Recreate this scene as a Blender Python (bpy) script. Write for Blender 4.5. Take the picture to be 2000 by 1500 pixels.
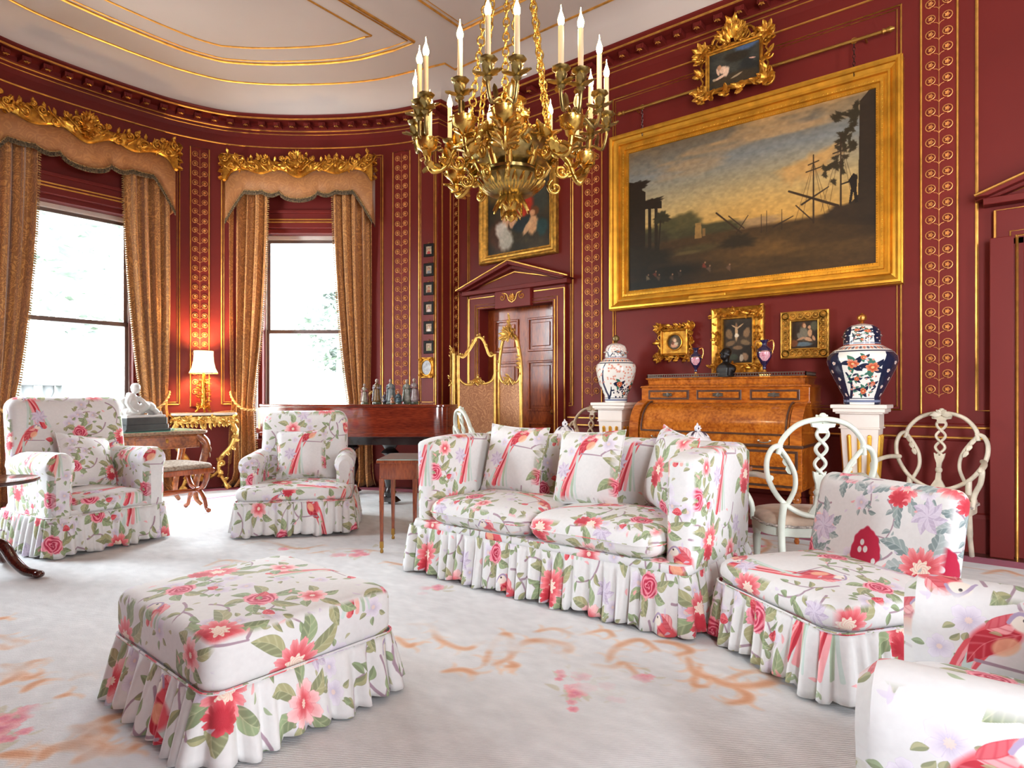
import bpy, math, random
import numpy as np
from mathutils import Vector, Matrix, Quaternion
for o in list(bpy.data.objects): bpy.data.objects.remove(o)
SC = bpy.context.scene; COL = SC.collection
R = math.radians; PI = math.pi
# ---------------------------------------------------------------- camera
F, YAW, HY, CAMZ = 1216.1, 51.718, 771.3, 1.2
FW = (math.sin(R(YAW)), math.cos(R(YAW))); RT = (math.cos(R(YAW)), -math.sin(R(YAW)))
cam = bpy.data.cameras.new('camera'); co = bpy.data.objects.new('camera', cam); COL.objects.link(co)
cam.sensor_width = 36; cam.lens = F / 2000 * 36; cam.shift_y = (HY - 750) / 2000; cam.clip_start = .02; cam.clip_end = 400
co.location = (0, 0, CAMZ); co.rotation_euler = (R(90), 0, -R(YAW)); SC.camera = co
# ---------------------------------------------------------------- world, exposure, lamps
vs = SC.view_settings; vs.view_transform = 'Standard'; vs.look = 'None'; vs.gamma = 1; vs.use_curve_mapping = False
vs.exposure = 0.9
W = bpy.data.worlds.new('sky'); SC.world = W; W.use_nodes = True
wn = W.node_tree; wn.nodes.clear()
def wnode(t, **k):
    n = wn.nodes.new(t)
    for a, b in k.items(): setattr(n, a, b)
    return n
wo = wnode('ShaderNodeOutputWorld'); wb = wnode('ShaderNodeBackground'); wt = wnode('ShaderNodeTexCoord')
ws = wnode('ShaderNodeSeparateXYZ'); wr = wnode('ShaderNodeValToRGB')
wn.links.new(wt.outputs['Generated'], ws.inputs[0]); wn.links.new(ws.outputs['Z'], wr.inputs[0])
wr.color_ramp.elements[0].position = 0.0; wr.color_ramp.elements[0].color = (.93, .96, 1, 1)
wr.color_ramp.elements[1].position = 1.0; wr.color_ramp.elements[1].color = (.76, .87, 1, 1)
wn.links.new(wr.outputs[0], wb.inputs[0]); wb.inputs[1].default_value = 22.0
wn.links.new(wb.outputs[0], wo.inputs[0])
def area(name, loc, target, sx, sy, power, col=(1, 1, 1), portal=False, spread=180):
    l = bpy.data.lights.new(name, 'AREA'); l.shape = 'RECTANGLE'; l.size = sx; l.size_y = sy; l.energy = power; l.color = col
    l.spread = R(spread)
    o = bpy.data.objects.new(name, l); COL.objects.link(o); o.location = loc
    o.rotation_euler = (Vector(target) - Vector(loc)).to_track_quat('-Z', 'Y').to_euler()
    if portal: l.cycles.is_portal = True
    return o
def point(name, loc, power, col, rad=.02):
    l = bpy.data.lights.new(name, 'POINT'); l.energy = power; l.color = col; l.shadow_soft_size = rad
    o = bpy.data.objects.new(name, l); COL.objects.link(o); o.location = loc; return o
# fill sky light from unseen openings added to the rear and side walls (built below)
LXW = -.63
area('portal_rear', (1.55, -5.1, 2.1), (1.55, 0, 2.1), .9, 3.0, 10, portal=True)
area('portal_side', (LXW - .1, -2.0, 2.1), (3, -2.0, 2.1), 1.0, 3.0, 10, portal=True)
# ---------------------------------------------------------------- helpers
def ray(px, py):
    a = (px - 1000) / F
    return FW[0] + RT[0] * a, FW[1] + RT[1] * a, (HY - py) / F
def floor_pt(px, py, z=0.):
    dx, dy, dz = ray(px, py); t = (z - CAMZ) / dz; return dx * t, dy * t
def wall_pt(px, py, X=5.93):
    dx, dy, dz = ray(px, py); t = X / dx; return dy * t, CAMZ + dz * t
def depth_pt(px, py, d):
    dx, dy, dz = ray(px, py); return dx * d, dy * d, CAMZ + dz * d

def link(o, parent=None):
    COL.objects.link(o)
    if parent is not None: o.parent = parent
    return o
def tag(o, label=None, cat=None, group=None, kind=None):
    if label: o['label'] = label
    if cat: o['category'] = cat
    if group: o['group'] = group
    if kind: o['kind'] = kind
    return o
def thing(name, label, cat, loc=(0, 0, 0), rz=0., group=None):
    o = bpy.data.objects.new(name, None); o.empty_display_size = .1; COL.objects.link(o)
    o.location = loc; o.rotation_euler = (0, 0, rz)
    return tag(o, label, cat, group)
def dup(o, loc, rz=None, label=None):
    def cp(s, par):
        c = s.copy(); COL.objects.link(c)
        if par is not None: c.parent = par
        for ch in [q for q in KIDS.get(s.name, [])]: cp(ch, c)
        return c
    KIDS = {}
    for q in bpy.data.objects:
        if q.parent is not None: KIDS.setdefault(q.parent.name, []).append(q)
    r = cp(o, None); r.location = loc
    if rz is not None: r.rotation_euler = (0, 0, rz)
    if label: r['label'] = label
    return r

class MB:
    def __init__(s): s.v, s.f, s.uv = [], [], {}
    def add(s, vs, fs, uv=None):
        b = len(s.v); s.v += [tuple(map(float, q)) for q in vs]; s.f += [tuple(b + i for i in q) for q in fs]
        if uv:
            for i, q in enumerate(uv): s.uv[b + i] = q
        return s
    def box(s, cx, cy, cz, sx, sy, sz, rz=0., top=(1, 1)):
        x, y, z = sx / 2, sy / 2, sz / 2; c, n = math.cos(rz), math.sin(rz); vs = []
        for k, q in ((-1, 1), (1, top)):
            tx, ty = (1, 1) if k == -1 else top
            for (a, b) in ((-1, -1), (1, -1), (1, 1), (-1, 1)):
                u, v = a * x * tx, b * y * ty; vs.append((cx + u * c - v * n, cy + u * n + v * c, cz + k * z))
        return s.add(vs, [(3, 2, 1, 0), (4, 5, 6, 7), (0, 1, 5, 4), (1, 2, 6, 5), (2, 3, 7, 6), (3, 0, 4, 7)])
    def rings(s, rings, closed=True, caps=True, uvs=None):
        n = len(rings[0]); vs = [p for r in rings for p in r]; fs = []
        for k in range(len(rings) - 1):
            for i in range(n if closed else n - 1):
                j = (i + 1) % n; a = k * n
                fs.append((a + i, a + j, a + n + j, a + n + i))
        if caps and closed:
            fs.append(tuple(reversed(range(n)))); fs.append(tuple(range((len(rings) - 1) * n, len(rings) * n)))
        return s.add(vs, fs, uvs)
    def tube(s, pts, r, n=8, closed=False, flat=1.0, up=None):
        P = [Vector(p) for p in pts]; m = len(P); rs = r if hasattr(r, '__len__') else [r] * m
        T = []
        for i in range(m):
            a = P[(i - 1) % m] if (closed or i) else P[0]; b = P[(i + 1) % m] if (closed or i < m - 1) else P[-1]
            t = (b - a); T.append(t.normalized() if t.length > 1e-9 else Vector((0, 0, 1)))
        nv = Vector(up) if up else (Vector((0, 0, 1)) if abs(T[0].z) < .9 else Vector((1, 0, 0)))
        nv = (nv - T[0] * nv.dot(T[0])).normalized(); rings = []
        for i in range(m):
            nv = nv - T[i] * nv.dot(T[i])
            nv = nv.normalized() if nv.length > 1e-6 else T[i].orthogonal().normalized()
            bn = T[i].cross(nv)
            rings.append([P[i] + (nv * math.cos(2 * PI * k / n) * flat + bn * math.sin(2 * PI * k / n)) * rs[i] for k in range(n)])
        if closed: rings.append(rings[0])
        return s.rings(rings, caps=not closed)
    def lathe(s, prof, n=24, c=(0, 0, 0), flute=None, sx=1., sy=1., caps=True, uv=False):
        rings, uvs = [], []
        zs = [p[1] for p in prof]; m = n + 1 if uv else n
        for (r, z) in prof:
            ring = []
            for k in range(m):
                a = 2 * PI * k / n; rr = r * (flute(a, z) if flute else 1)
                ring.append((c[0] + rr * math.cos(a) * sx, c[1] + rr * math.sin(a) * sy, c[2] + z)); uvs.append((k / n, (z - zs[0]) / (zs[-1] - zs[0])))
            rings.append(ring)
        return s.rings(rings, closed=not uv, caps=caps and not uv, uvs=uvs if uv else None)
    def sphere(s, c, rx, ry=None, rz=None, n=12, m=8):
        ry = ry or rx; rz = rz or rx
        prof = [(math.sin(PI * k / m), -math.cos(PI * k / m)) for k in range(m + 1)]
        return s.rings([[(c[0] + r * rx * math.cos(2 * PI * i / n), c[1] + r * ry * math.sin(2 * PI * i / n), c[2] + z * rz) for i in range(n)] for (r, z) in [(max(p, .02), q) for p, q in prof]])
    def grid(s, fn, nu, nv, uvfn=None, back=False):
        vs = [fn(i / nu, j / nv) for j in range(nv + 1) for i in range(nu + 1)]
        fs = [(j * (nu + 1) + i, j * (nu + 1) + i + 1, (j + 1) * (nu + 1) + i + 1, (j + 1) * (nu + 1) + i) for j in range(nv) for i in range(nu)]
        if back: fs = [tuple(reversed(q)) for q in fs]
        return s.add(vs, fs, [uvfn(i / nu, j / nv) for j in range(nv + 1) for i in range(nu + 1)] if uvfn else None)
    def prism(s, poly, a, b, fr=None):
        """poly in (u, w); extruded from a to b along the third axis; fr maps (u, t, w) to a point"""
        fr = fr or (lambda u, t, w: (u, t, w)); n = len(poly)
        vs = [fr(p[0], a, p[1]) for p in poly] + [fr(p[0], b, p[1]) for p in poly]
        return s.add(vs, [tuple(range(n)), tuple(reversed(range(n, 2 * n)))] + [(i, n + i, n + (i + 1) % n, (i + 1) % n) for i in range(n)])
    def leaf(s, p, d, nrm, L, Wd, curl=.3, n=5):
        p, d, nrm = Vector(p), Vector(d).normalized(), Vector(nrm); nrm = (nrm - d * nrm.dot(d)).normalized(); sd = d.cross(nrm)
        rings = []
        for i in range(n + 1):
            t = i / n; w = Wd * (math.sin(PI * min(.97, .12 + .86 * t)) ** .8) * (.82 + .18 * (i % 2)); c = p + d * L * t + nrm * (L * (curl * t * t + .10 * math.sin(PI * t)))
            h = Wd * .5
            rings.append([c - sd * w, c - sd * w * .45 + nrm * h * .7, c + nrm * h * .35, c + sd * w * .45 + nrm * h * .7, c + sd * w, c - nrm * h * .3])
        return s.rings(rings)
    def scroll(s, c, u, v, r, turns=1.3, th=.01, a0=0., sgn=1, n=18, k=7, tail=0.):
        c, u, v = Vector(c), Vector(u), Vector(v); pts, rs = [], []
        for i in range(n + 1):
            t = i / n; a = a0 + sgn * 2 * PI * turns * t; rr = r * (1 - .82 * t)
            pts.append(c + u * rr * math.cos(a) + v * rr * math.sin(a)); rs.append(th * (1.05 - .45 * t))
        nrm = u.cross(v)
        s.tube(pts, rs, k, up=nrm); s.sphere(pts[-1], th * 1.5, n=8, m=5)
        return s
    def build(s, name, mat, parent=None, smooth=True, ang=35, bevel=0., seg=2, sub=0, solid=0., loc=None, rot=None):
        me = bpy.data.meshes.new(name); me.from_pydata(s.v, [], s.f); me.update()
        if s.uv:
            lay = me.uv_layers.new(name='UVMap'); li = np.zeros(len(me.loops), np.int32); me.loops.foreach_get('vertex_index', li)
            U = np.zeros((len(s.v), 2), np.float32)
            for i, q in s.uv.items(): U[i] = q
            lay.data.foreach_set('uv', U[li].ravel())
        if mat: me.materials.append(mat)
        o = bpy.data.objects.new(name, me); link(o, parent)
        if smooth:
            me.shade_smooth()
            if ang < 180: me.set_sharp_from_angle(angle=R(ang))
        if loc is not None: o.location = loc
        if rot is not None: o.rotation_euler = rot
        if solid: m = o.modifiers.new('solid', 'SOLIDIFY'); m.thickness = solid; m.offset = 0
        if bevel: m = o.modifiers.new('bevel', 'BEVEL'); m.width = bevel; m.segments = seg; m.limit_method = 'ANGLE'; m.angle_limit = R(40)
        if sub: m = o.modifiers.new('sub', 'SUBSURF'); m.levels = sub; m.render_levels = sub
        return o
def rrect(w, d, r, k=5, cx=0., cy=0.):
    out = []
    for (sx, sy, a0) in ((1, -1, -PI / 2), (1, 1, 0), (-1, 1, PI / 2), (-1, -1, PI)):
        for i in range(k + 1):
            a = a0 + PI / 2 * i / k; out.append((cx + sx * (w / 2 - r) + r * math.cos(a), cy + sy * (d / 2 - r) + r * math.sin(a)))
    return out
def spline(pts, n=10, closed=False):
    P = [Vector(p) for p in pts]; m = len(P); out = []
    for i in range(m if closed else m - 1):
        a, b, c, d = P[(i - 1) % m] if closed or i else P[0] * 2 - P[1], P[i], P[(i + 1) % m], P[(i + 2) % m] if closed or i < m - 2 else P[m - 1] * 2 - P[m - 2]
        for k in range(n):
            t = k / n
            out.append(.5 * ((2 * b) + (c - a) * t + (2 * a - 5 * b + 4 * c - d) * t * t + (3 * b - a - 3 * c + d) * t ** 3))
    if not closed: out.append(P[-1])
    return out
# ---------------------------------------------------------------- materials
def nt(name):
    m = bpy.data.materials.new(name); m.use_nodes = True; t = m.node_tree; b = t.nodes['Principled BSDF']; return m, t, b
def nod(t, ty, ins=None, **k):
    n = t.nodes.new(ty)
    for a, b in k.items(): setattr(n, a, b)
    for a, b in (ins or {}).items():
        if hasattr(b, 'links') or isinstance(b, bpy.types.NodeSocket): t.links.new(b, n.inputs[a])
        else: n.inputs[a].default_value = b
    return n
def lin(c):
    return tuple((x / 12.92 if x <= .04045 else ((x + .055) / 1.055) ** 2.4) for x in [q / 255 for q in c[:3]]) + (1,)
def bump(t, b, h, strength=.3, dist=.004):
    n = nod(t, 'ShaderNodeBump', {'Height': h, 'Strength': strength, 'Distance': dist}); t.links.new(n.outputs[0], b.inputs['Normal'])
def mat(name, c, rough=.5, metal=0., var=.12, scale=6., bmp=0., bscale=60., spec=.5, coat=0., c2=None, trans=0., sheen=0., stretch=(1, 1, 1), det=4):
    m, t, b = nt(name); tc = nod(t, 'ShaderNodeTexCoord'); mp = nod(t, 'ShaderNodeMapping', {'Vector': tc.outputs['Object'], 'Scale': stretch})
    n = nod(t, 'ShaderNodeTexNoise', {'Vector': mp.outputs[0], 'Scale': scale, 'Detail': det})
    a = lin(c); d = lin(c2) if c2 else tuple(x * (1 - var * 1.6) for x in a[:3]) + (1,); e = a if c2 else tuple(min(1, x * (1 + var)) for x in a[:3]) + (1,)
    r = nod(t, 'ShaderNodeValToRGB', {0: n.outputs[0]}); r.color_ramp.elements[0].color = d; r.color_ramp.elements[1].color = e
    r.color_ramp.elements[0].position = .32; r.color_ramp.elements[1].position = .68
    t.links.new(r.outputs[0], b.inputs['Base Color']); b.inputs['Roughness'].default_value = rough; b.inputs['Metallic'].default_value = metal
    b.inputs['Specular IOR Level'].default_value = spec; b.inputs['Coat Weight'].default_value = coat; b.inputs['Transmission Weight'].default_value = trans
    b.inputs['Coat Roughness'].default_value = .08
    if sheen: b.inputs['Sheen Weight'].default_value = sheen
    if bmp:
        n2 = nod(t, 'ShaderNodeTexNoise', {'Vector': mp.outputs[0], 'Scale': bscale, 'Detail': 3}); bump(t, b, n2.outputs[0], bmp)
    return m
def emit(name, c, s):
    m, t, b = nt(name); b.inputs['Base Color'].default_value = lin(c); b.inputs['Emission Color'].default_value = lin(c); b.inputs['Emission Strength'].default_value = s; return m
def wood(name, c1, c2, scale=3., rough=.25, coat=.5, axis=(1, 1, 12), burl=False):
    m, t, b = nt(name); tc = nod(t, 'ShaderNodeTexCoord'); mp = nod(t, 'ShaderNodeMapping', {'Vector': tc.outputs['Object'], 'Scale': axis})
    n = nod(t, 'ShaderNodeTexNoise', {'Vector': mp.outputs[0], 'Scale': scale, 'Detail': 7, 'Distortion': 1.6 if burl else .5})
    n2 = nod(t, 'ShaderNodeTexNoise', {'Vector': mp.outputs[0], 'Scale': scale * 9, 'Detail': 3})
    mx = nod(t, 'ShaderNodeMath', {0: n.outputs[0], 1: n2.outputs[0]}, operation='ADD'); hf = nod(t, 'ShaderNodeMath', {0: mx.outputs[0], 1: .5}, operation='MULTIPLY')
    r = nod(t, 'ShaderNodeValToRGB', {0: hf.outputs[0]}); r.color_ramp.elements[0].color = lin(c2); r.color_ramp.elements[1].color = lin(c1)
    r.color_ramp.elements[0].position = .38; r.color_ramp.elements[1].position = .62
    t.links.new(r.outputs[0], b.inputs['Base Color']); b.inputs['Roughness'].default_value = rough; b.inputs['Coat Weight'].default_value = coat; b.inputs['Coat Roughness'].default_value = .1
    return m
def picture(name, img, rough=.35, coat=.2, mode='UV', scale=1., off=(0, 0, 0), blend=.22, bmp=0., proj='FLAT', bscale=400., scalev=None):
    m, t, b = nt(name); tc = nod(t, 'ShaderNodeTexCoord')
    mp = nod(t, 'ShaderNodeMapping', {'Vector': tc.outputs[mode], 'Scale': scalev or (scale,) * 3, 'Location': off})
    i = nod(t, 'ShaderNodeTexImage', {'Vector': mp.outputs[0]}, image=img, projection=proj)
    if proj == 'BOX': i.projection_blend = blend
    t.links.new(i.outputs[0], b.inputs['Base Color']); b.inputs['Roughness'].default_value = rough; b.inputs['Coat Weight'].default_value = coat
    b.inputs['Specular IOR Level'].default_value = .3
    if bmp:
        n2 = nod(t, 'ShaderNodeTexNoise', {'Vector': mp.outputs[0], 'Scale': bscale, 'Detail': 3}); bump(t, b, n2.outputs[0], bmp)
    return m
# ---------------------------------------------------------------- painted patterns (numpy, in memory)
def S8(r, g, b):
    return np.array([r, g, b], dtype=np.float32) / 255.0

class Painter:
    """a small raster painter; coordinates in units, origin bottom left, optional wrap-around"""
    def __init__(s, w, h, ppu, base, wrap=True, x0=0.0, y0=0.0):
        s.w, s.h, s.p, s.wrap, s.x0, s.y0 = w, h, ppu, wrap, x0, y0
        s.c = np.empty((h, w, 3), np.float32); s.c[:] = base
    def win(s, xa, xb, ya, yb):
        i0, i1 = int((xa - s.x0) * s.p) - 1, int((xb - s.x0) * s.p) + 2
        j0, j1 = int((ya - s.y0) * s.p) - 1, int((yb - s.y0) * s.p) + 2
        if not s.wrap:
            i0, j0, i1, j1 = max(i0, 0), max(j0, 0), min(i1, s.w), min(j1, s.h)
        if i1 <= i0 or j1 <= j0: return None
        ii, jj = np.arange(i0, i1), np.arange(j0, j1)
        X, Y = np.meshgrid(s.x0 + (ii + .5) / s.p, s.y0 + (jj + .5) / s.p)
        return np.ix_(jj % s.h, ii % s.w), X.astype(np.float32), Y.astype(np.float32)
    def mix(s, ix, m, col):
        m = np.clip(m, 0, 1)[..., None]
        s.c[ix] = s.c[ix] * (1 - m) + col * m
    def stroke(s, pts, w0, w1, col, a=1.0, soft=1.2):
        pts = [np.array(p, np.float32) for p in pts]; n = len(pts) - 1
        for k in range(n):
            p, q = pts[k], pts[k + 1]
            wa, wb = w0 + (w1 - w0) * k / n, w0 + (w1 - w0) * (k + 1) / n
            wm = max(wa, wb) + 2 / s.p
            W = s.win(min(p[0], q[0]) - wm, max(p[0], q[0]) + wm, min(p[1], q[1]) - wm, max(p[1], q[1]) + wm)
            if W is None: continue
            ix, X, Y = W
            d = q - p; L = float(d @ d) + 1e-12
            t = np.clip(((X - p[0]) * d[0] + (Y - p[1]) * d[1]) / L, 0, 1)
            dist = np.hypot(X - p[0] - t * d[0], Y - p[1] - t * d[1])
            s.mix(ix, ((wa + (wb - wa) * t) - dist) * s.p / soft + .5, col * np.ones(3, np.float32) if a == 1 else col) if a == 1 else \
                s.mix(ix, np.clip(((wa + (wb - wa) * t) - dist) * s.p / soft + .5, 0, 1) * a, col)
    def leaf(s, x, y, ang, L, Wd, col, vein=None, dark=None, a=1.0, lobes=0):
        W = s.win(x - L - Wd, x + L + Wd, y - L - Wd, y + L + Wd)
        if W is None: return
        ix, X, Y = W
        ca, sa = math.cos(ang), math.sin(ang)
        u = ((X - x) * ca + (Y - y) * sa) / L; v = (-(X - x) * sa + (Y - y) * ca) + .12 * L * np.sin(np.pi * np.clip(u, 0, 1))
        uu = np.clip(u, 0, 1)
        env = Wd * np.sin(np.pi * uu ** .8) ** .9
        if lobes: env = env * (.72 + .28 * np.abs(np.sin(lobes * np.pi * uu)))
        m = (env - np.abs(v)) * s.p + .3
        m = np.where((u < 0) | (u > 1), 0, m)
        s.mix(ix, np.clip(m, 0, 1) * a, col)
        if dark is not None:
            s.mix(ix, np.clip(np.minimum(m, v * s.p + .2), 0, 1) * .55 * a, dark)
            s.mix(ix, np.clip(np.minimum(m, 2 - m), 0, 1) * .5 * a, dark)
        if vein is not None:
            st = (.5 + .5 * np.sin((u * 26 - np.abs(v) / Wd * 7))) ** 6
            s.mix(ix, np.clip(np.minimum(m, 1 - np.abs(v) * s.p * .8), 0, 1) * .8 * a, vein)
            s.mix(ix, np.clip(m, 0, 1) * st * .4 * a, vein)
    def flower(s, x, y, R, n, dark, mid, light, ph=0., core=None, corer=.3, sq=1., tilt=0., a=1., deep=.35):
        W = s.win(x - R * 1.1, x + R * 1.1, y - R * 1.1, y + R * 1.1)
        if W is None: return
        ix, X, Y = W
        dx, dy = X - x, Y - y
        ca, sa = math.cos(tilt), math.sin(tilt)
        dx, dy = dx * ca + dy * sa, (-dx * sa + dy * ca) / sq
        r = np.hypot(dx, dy); th = np.arctan2(dy, dx) + ph
        lob = np.abs(np.cos(n * th / 2)) ** .55
        edge = R * ((1 - deep) + deep * lob) * (.93 + .07 * np.sin(th * 3 + ph * 5) + .03 * np.sin(th * n * 3))
        t = r / edge
        m = np.clip((edge - r) * s.p + .4, 0, 1)
        tt = np.clip(t, 0, 1)[..., None]
        col = np.where(tt < .55, dark + (mid - dark) * tt / .55, mid + (light - mid) * (tt - .55) / .45)
        st = (.5 + .5 * np.sin(th * n * 4 + 3 * np.sin(t * 5)))[..., None]
        col = col * (1 - .3 * st * (1 - tt)) + light * (.3 * st * (1 - tt))
        s.mix(ix, m * a, col)
        s.mix(ix, m * np.clip(1.3 - lob * 4, 0, 1) * (t > .3) * .55 * a, dark)
        s.mix(ix, np.clip(np.minimum(m, 1.6 - (edge - r) * s.p), 0, 1) * .3 * a, dark)
        if core is not None:
            m2 = np.clip((R * corer * (.85 + .15 * np.sin(th * 9)) - r) * s.p + .5, 0, 1)
            s.mix(ix, m2 * a, core)
            s.mix(ix, m2 * (.5 + .5 * np.sin(r * 9 / R * 6 + th * 7)) * .25 * a, mid)
    def rose(s, x, y, R, dark, mid, light, sq=.95):
        s.flower(x, y, R, 9, dark, mid, light, .4, sq=sq, deep=.18)
        W = s.win(x - R, x + R, y - R, y + R)
        if W is None: return
        ix, X, Y = W
        r = np.hypot(X - x, (Y - y) / sq); th = np.arctan2(Y - y, X - x)
        spir = np.sin(r / R * 22 + th * 1.0 + 1.6 * np.sin(3 * th + r / R * 6))
        m = np.clip((R * .82 - r) * s.p, 0, 1)
        s.mix(ix, m * np.clip(spir * 2 - .6, 0, 1) * .75, light)
        s.mix(ix, m * np.clip(-spir * 2 - .5, 0, 1) * .7, dark)
    def poly(s, pts, col, a=1.0):
        P = np.array(pts, np.float32)
        W = s.win(P[:, 0].min(), P[:, 0].max(), P[:, 1].min(), P[:, 1].max())
        if W is None: return
        ix, X, Y = W
        ins = np.zeros(X.shape, bool); n = len(P)
        for i in range(n):
            (xa, ya), (xb, yb) = P[i], P[(i + 1) % n]
            if ya == yb: continue
            c = (ya > Y) != (yb > Y)
            ins ^= c & (X < (xb - xa) * (Y - ya) / (yb - ya) + xa)
        s.mix(ix, ins * a, col)
    def blob(s, x, y, rx, ry, col, a=1.0, ang=0., soft=.25, nz=0.):
        R = max(rx, ry) * 1.3
        W = s.win(x - R, x + R, y - R, y + R)
        if W is None: return
        ix, X, Y = W
        ca, sa = math.cos(ang), math.sin(ang)
        u = ((X - x) * ca + (Y - y) * sa) / rx; v = (-(X - x) * sa + (Y - y) * ca) / ry
        r = np.hypot(u, v)
        if nz: th = np.arctan2(v, u); r = r * (1 + nz * (np.sin(3 * th + x * 40) * .6 + np.sin(7 * th + y * 60) * .4 + .3 * np.sin(13 * th + x * 90)))
        s.mix(ix, np.clip((1 - r) / soft, 0, 1) * a, col)
    def image(s, name):
        im = bpy.data.images.new(name, s.w, s.h, alpha=False)
        buf = np.ones((s.h, s.w, 4), np.float32); buf[..., :3] = np.clip(s.c, 0, 1)
        im.pixels.foreach_set(buf.ravel()); im.update(); im.pack()
        return im

def fbm(h, w, seed, base=4, octs=5, asp=1.0):
    rs = np.random.RandomState(seed); out = np.zeros((h, w), np.float32); amp = 1.; tot = 0
    for o in range(octs):
        gy, gx = max(2, int(base * 2 ** o)), max(2, int(base * asp * 2 ** o))
        g = rs.rand(gy + 1, gx + 1).astype(np.float32)
        yy = np.linspace(0, gy - 1e-3, h); xx = np.linspace(0, gx - 1e-3, w)
        j, i = yy.astype(int), xx.astype(int); fy, fx = (yy - j)[:, None], (xx - i)[None]
        fy, fx = fy * fy * (3 - 2 * fy), fx * fx * (3 - 2 * fx)
        a = g[j][:, i] * (1 - fx) + g[j][:, i + 1] * fx; b = g[j + 1][:, i] * (1 - fx) + g[j + 1][:, i + 1] * fx
        out += amp * (a * (1 - fy) + b * fy); tot += amp; amp *= .5
    return out / tot

def bez(p0, p1, p2, n=9):
    return [tuple((1 - t) ** 2 * np.array(p0) + 2 * t * (1 - t) * np.array(p1) + t * t * np.array(p2)) for t in np.linspace(0, 1, n)]

RED, ROSE, PINK, CREAM = S8(190, 50, 64), S8(222, 92, 100), S8(242, 166, 168), S8(245, 236, 215)
OLIVE, GREEN, DGREEN, LILAC, DLILAC, TWIG = S8(174, 172, 130), S8(154, 172, 132), S8(118, 128, 98), S8(214, 204, 220), S8(172, 156, 184), S8(168, 144, 156)
WHITE = S8(224, 224, 222)

def parrot(P, x, y, k, f=1, pal=(RED, ROSE, PINK)):
    d, m, l = pal
    for i, (dx, c, w) in enumerate([(-.30, S8(205, 220, 214), .036), (-.08, S8(176, 196, 170), .028), (-.23, m, .058), (-.15, l, .036), (-.20, d, .018), (-.26, l, .012), (-.02, S8(200, 216, 208), .022)]):
        P.stroke(bez((x - f * .02 * k, y - .02 * k), (x - f * .12 * k, y - .18 * k), (x + f * dx * k - f * .03 * k, y - .62 * k)), w * k, w * .55 * k, c)
    P.blob(x + f * .06 * k, y + .06 * k, .15 * k, .085 * k, m, ang=.7 * f)
    P.leaf(x + f * .16 * k, y + .10 * k, math.pi / 2 + f * (math.pi / 2 + .75), .30 * k, .062 * k, d, l, d)
    P.blob(x + f * .1 * k, y + .02 * k, .075 * k, .05 * k, S8(240, 190, 150), .8, ang=.7 * f)
    P.leaf(x + f * .02 * k, y + .10 * k, math.pi / 2 - f * .9, .16 * k, .045 * k, l, d, d)
    P.blob(x + f * .17 * k, y + .16 * k, .062 * k, .055 * k, S8(238, 228, 214))
    P.stroke(bez((x + f * .11 * k, y + .15 * k), (x + f * .16 * k, y + .26 * k), (x + f * .24 * k, y + .12 * k)), .008 * k, .008 * k, DLILAC)
    P.blob(x + f * .175 * k, y + .17 * k, .01 * k, .01 * k, S8(60, 50, 50))
    P.stroke([(x - f * .02 * k, y - .08 * k), (x + f * .26 * k, y - .10 * k)], .009 * k, .006 * k, TWIG)

def sprig(P, x, y, k, rs, greens, flower=None):
    a0 = rs.rand() * 6.28
    for i in range(5):
        a = a0 + i * 1.25 + rs.rand() * .4
        P.leaf(x, y, a, k * (.8 + .5 * rs.rand()), k * .24, greens[i % 2], greens[2], greens[3])

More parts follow.
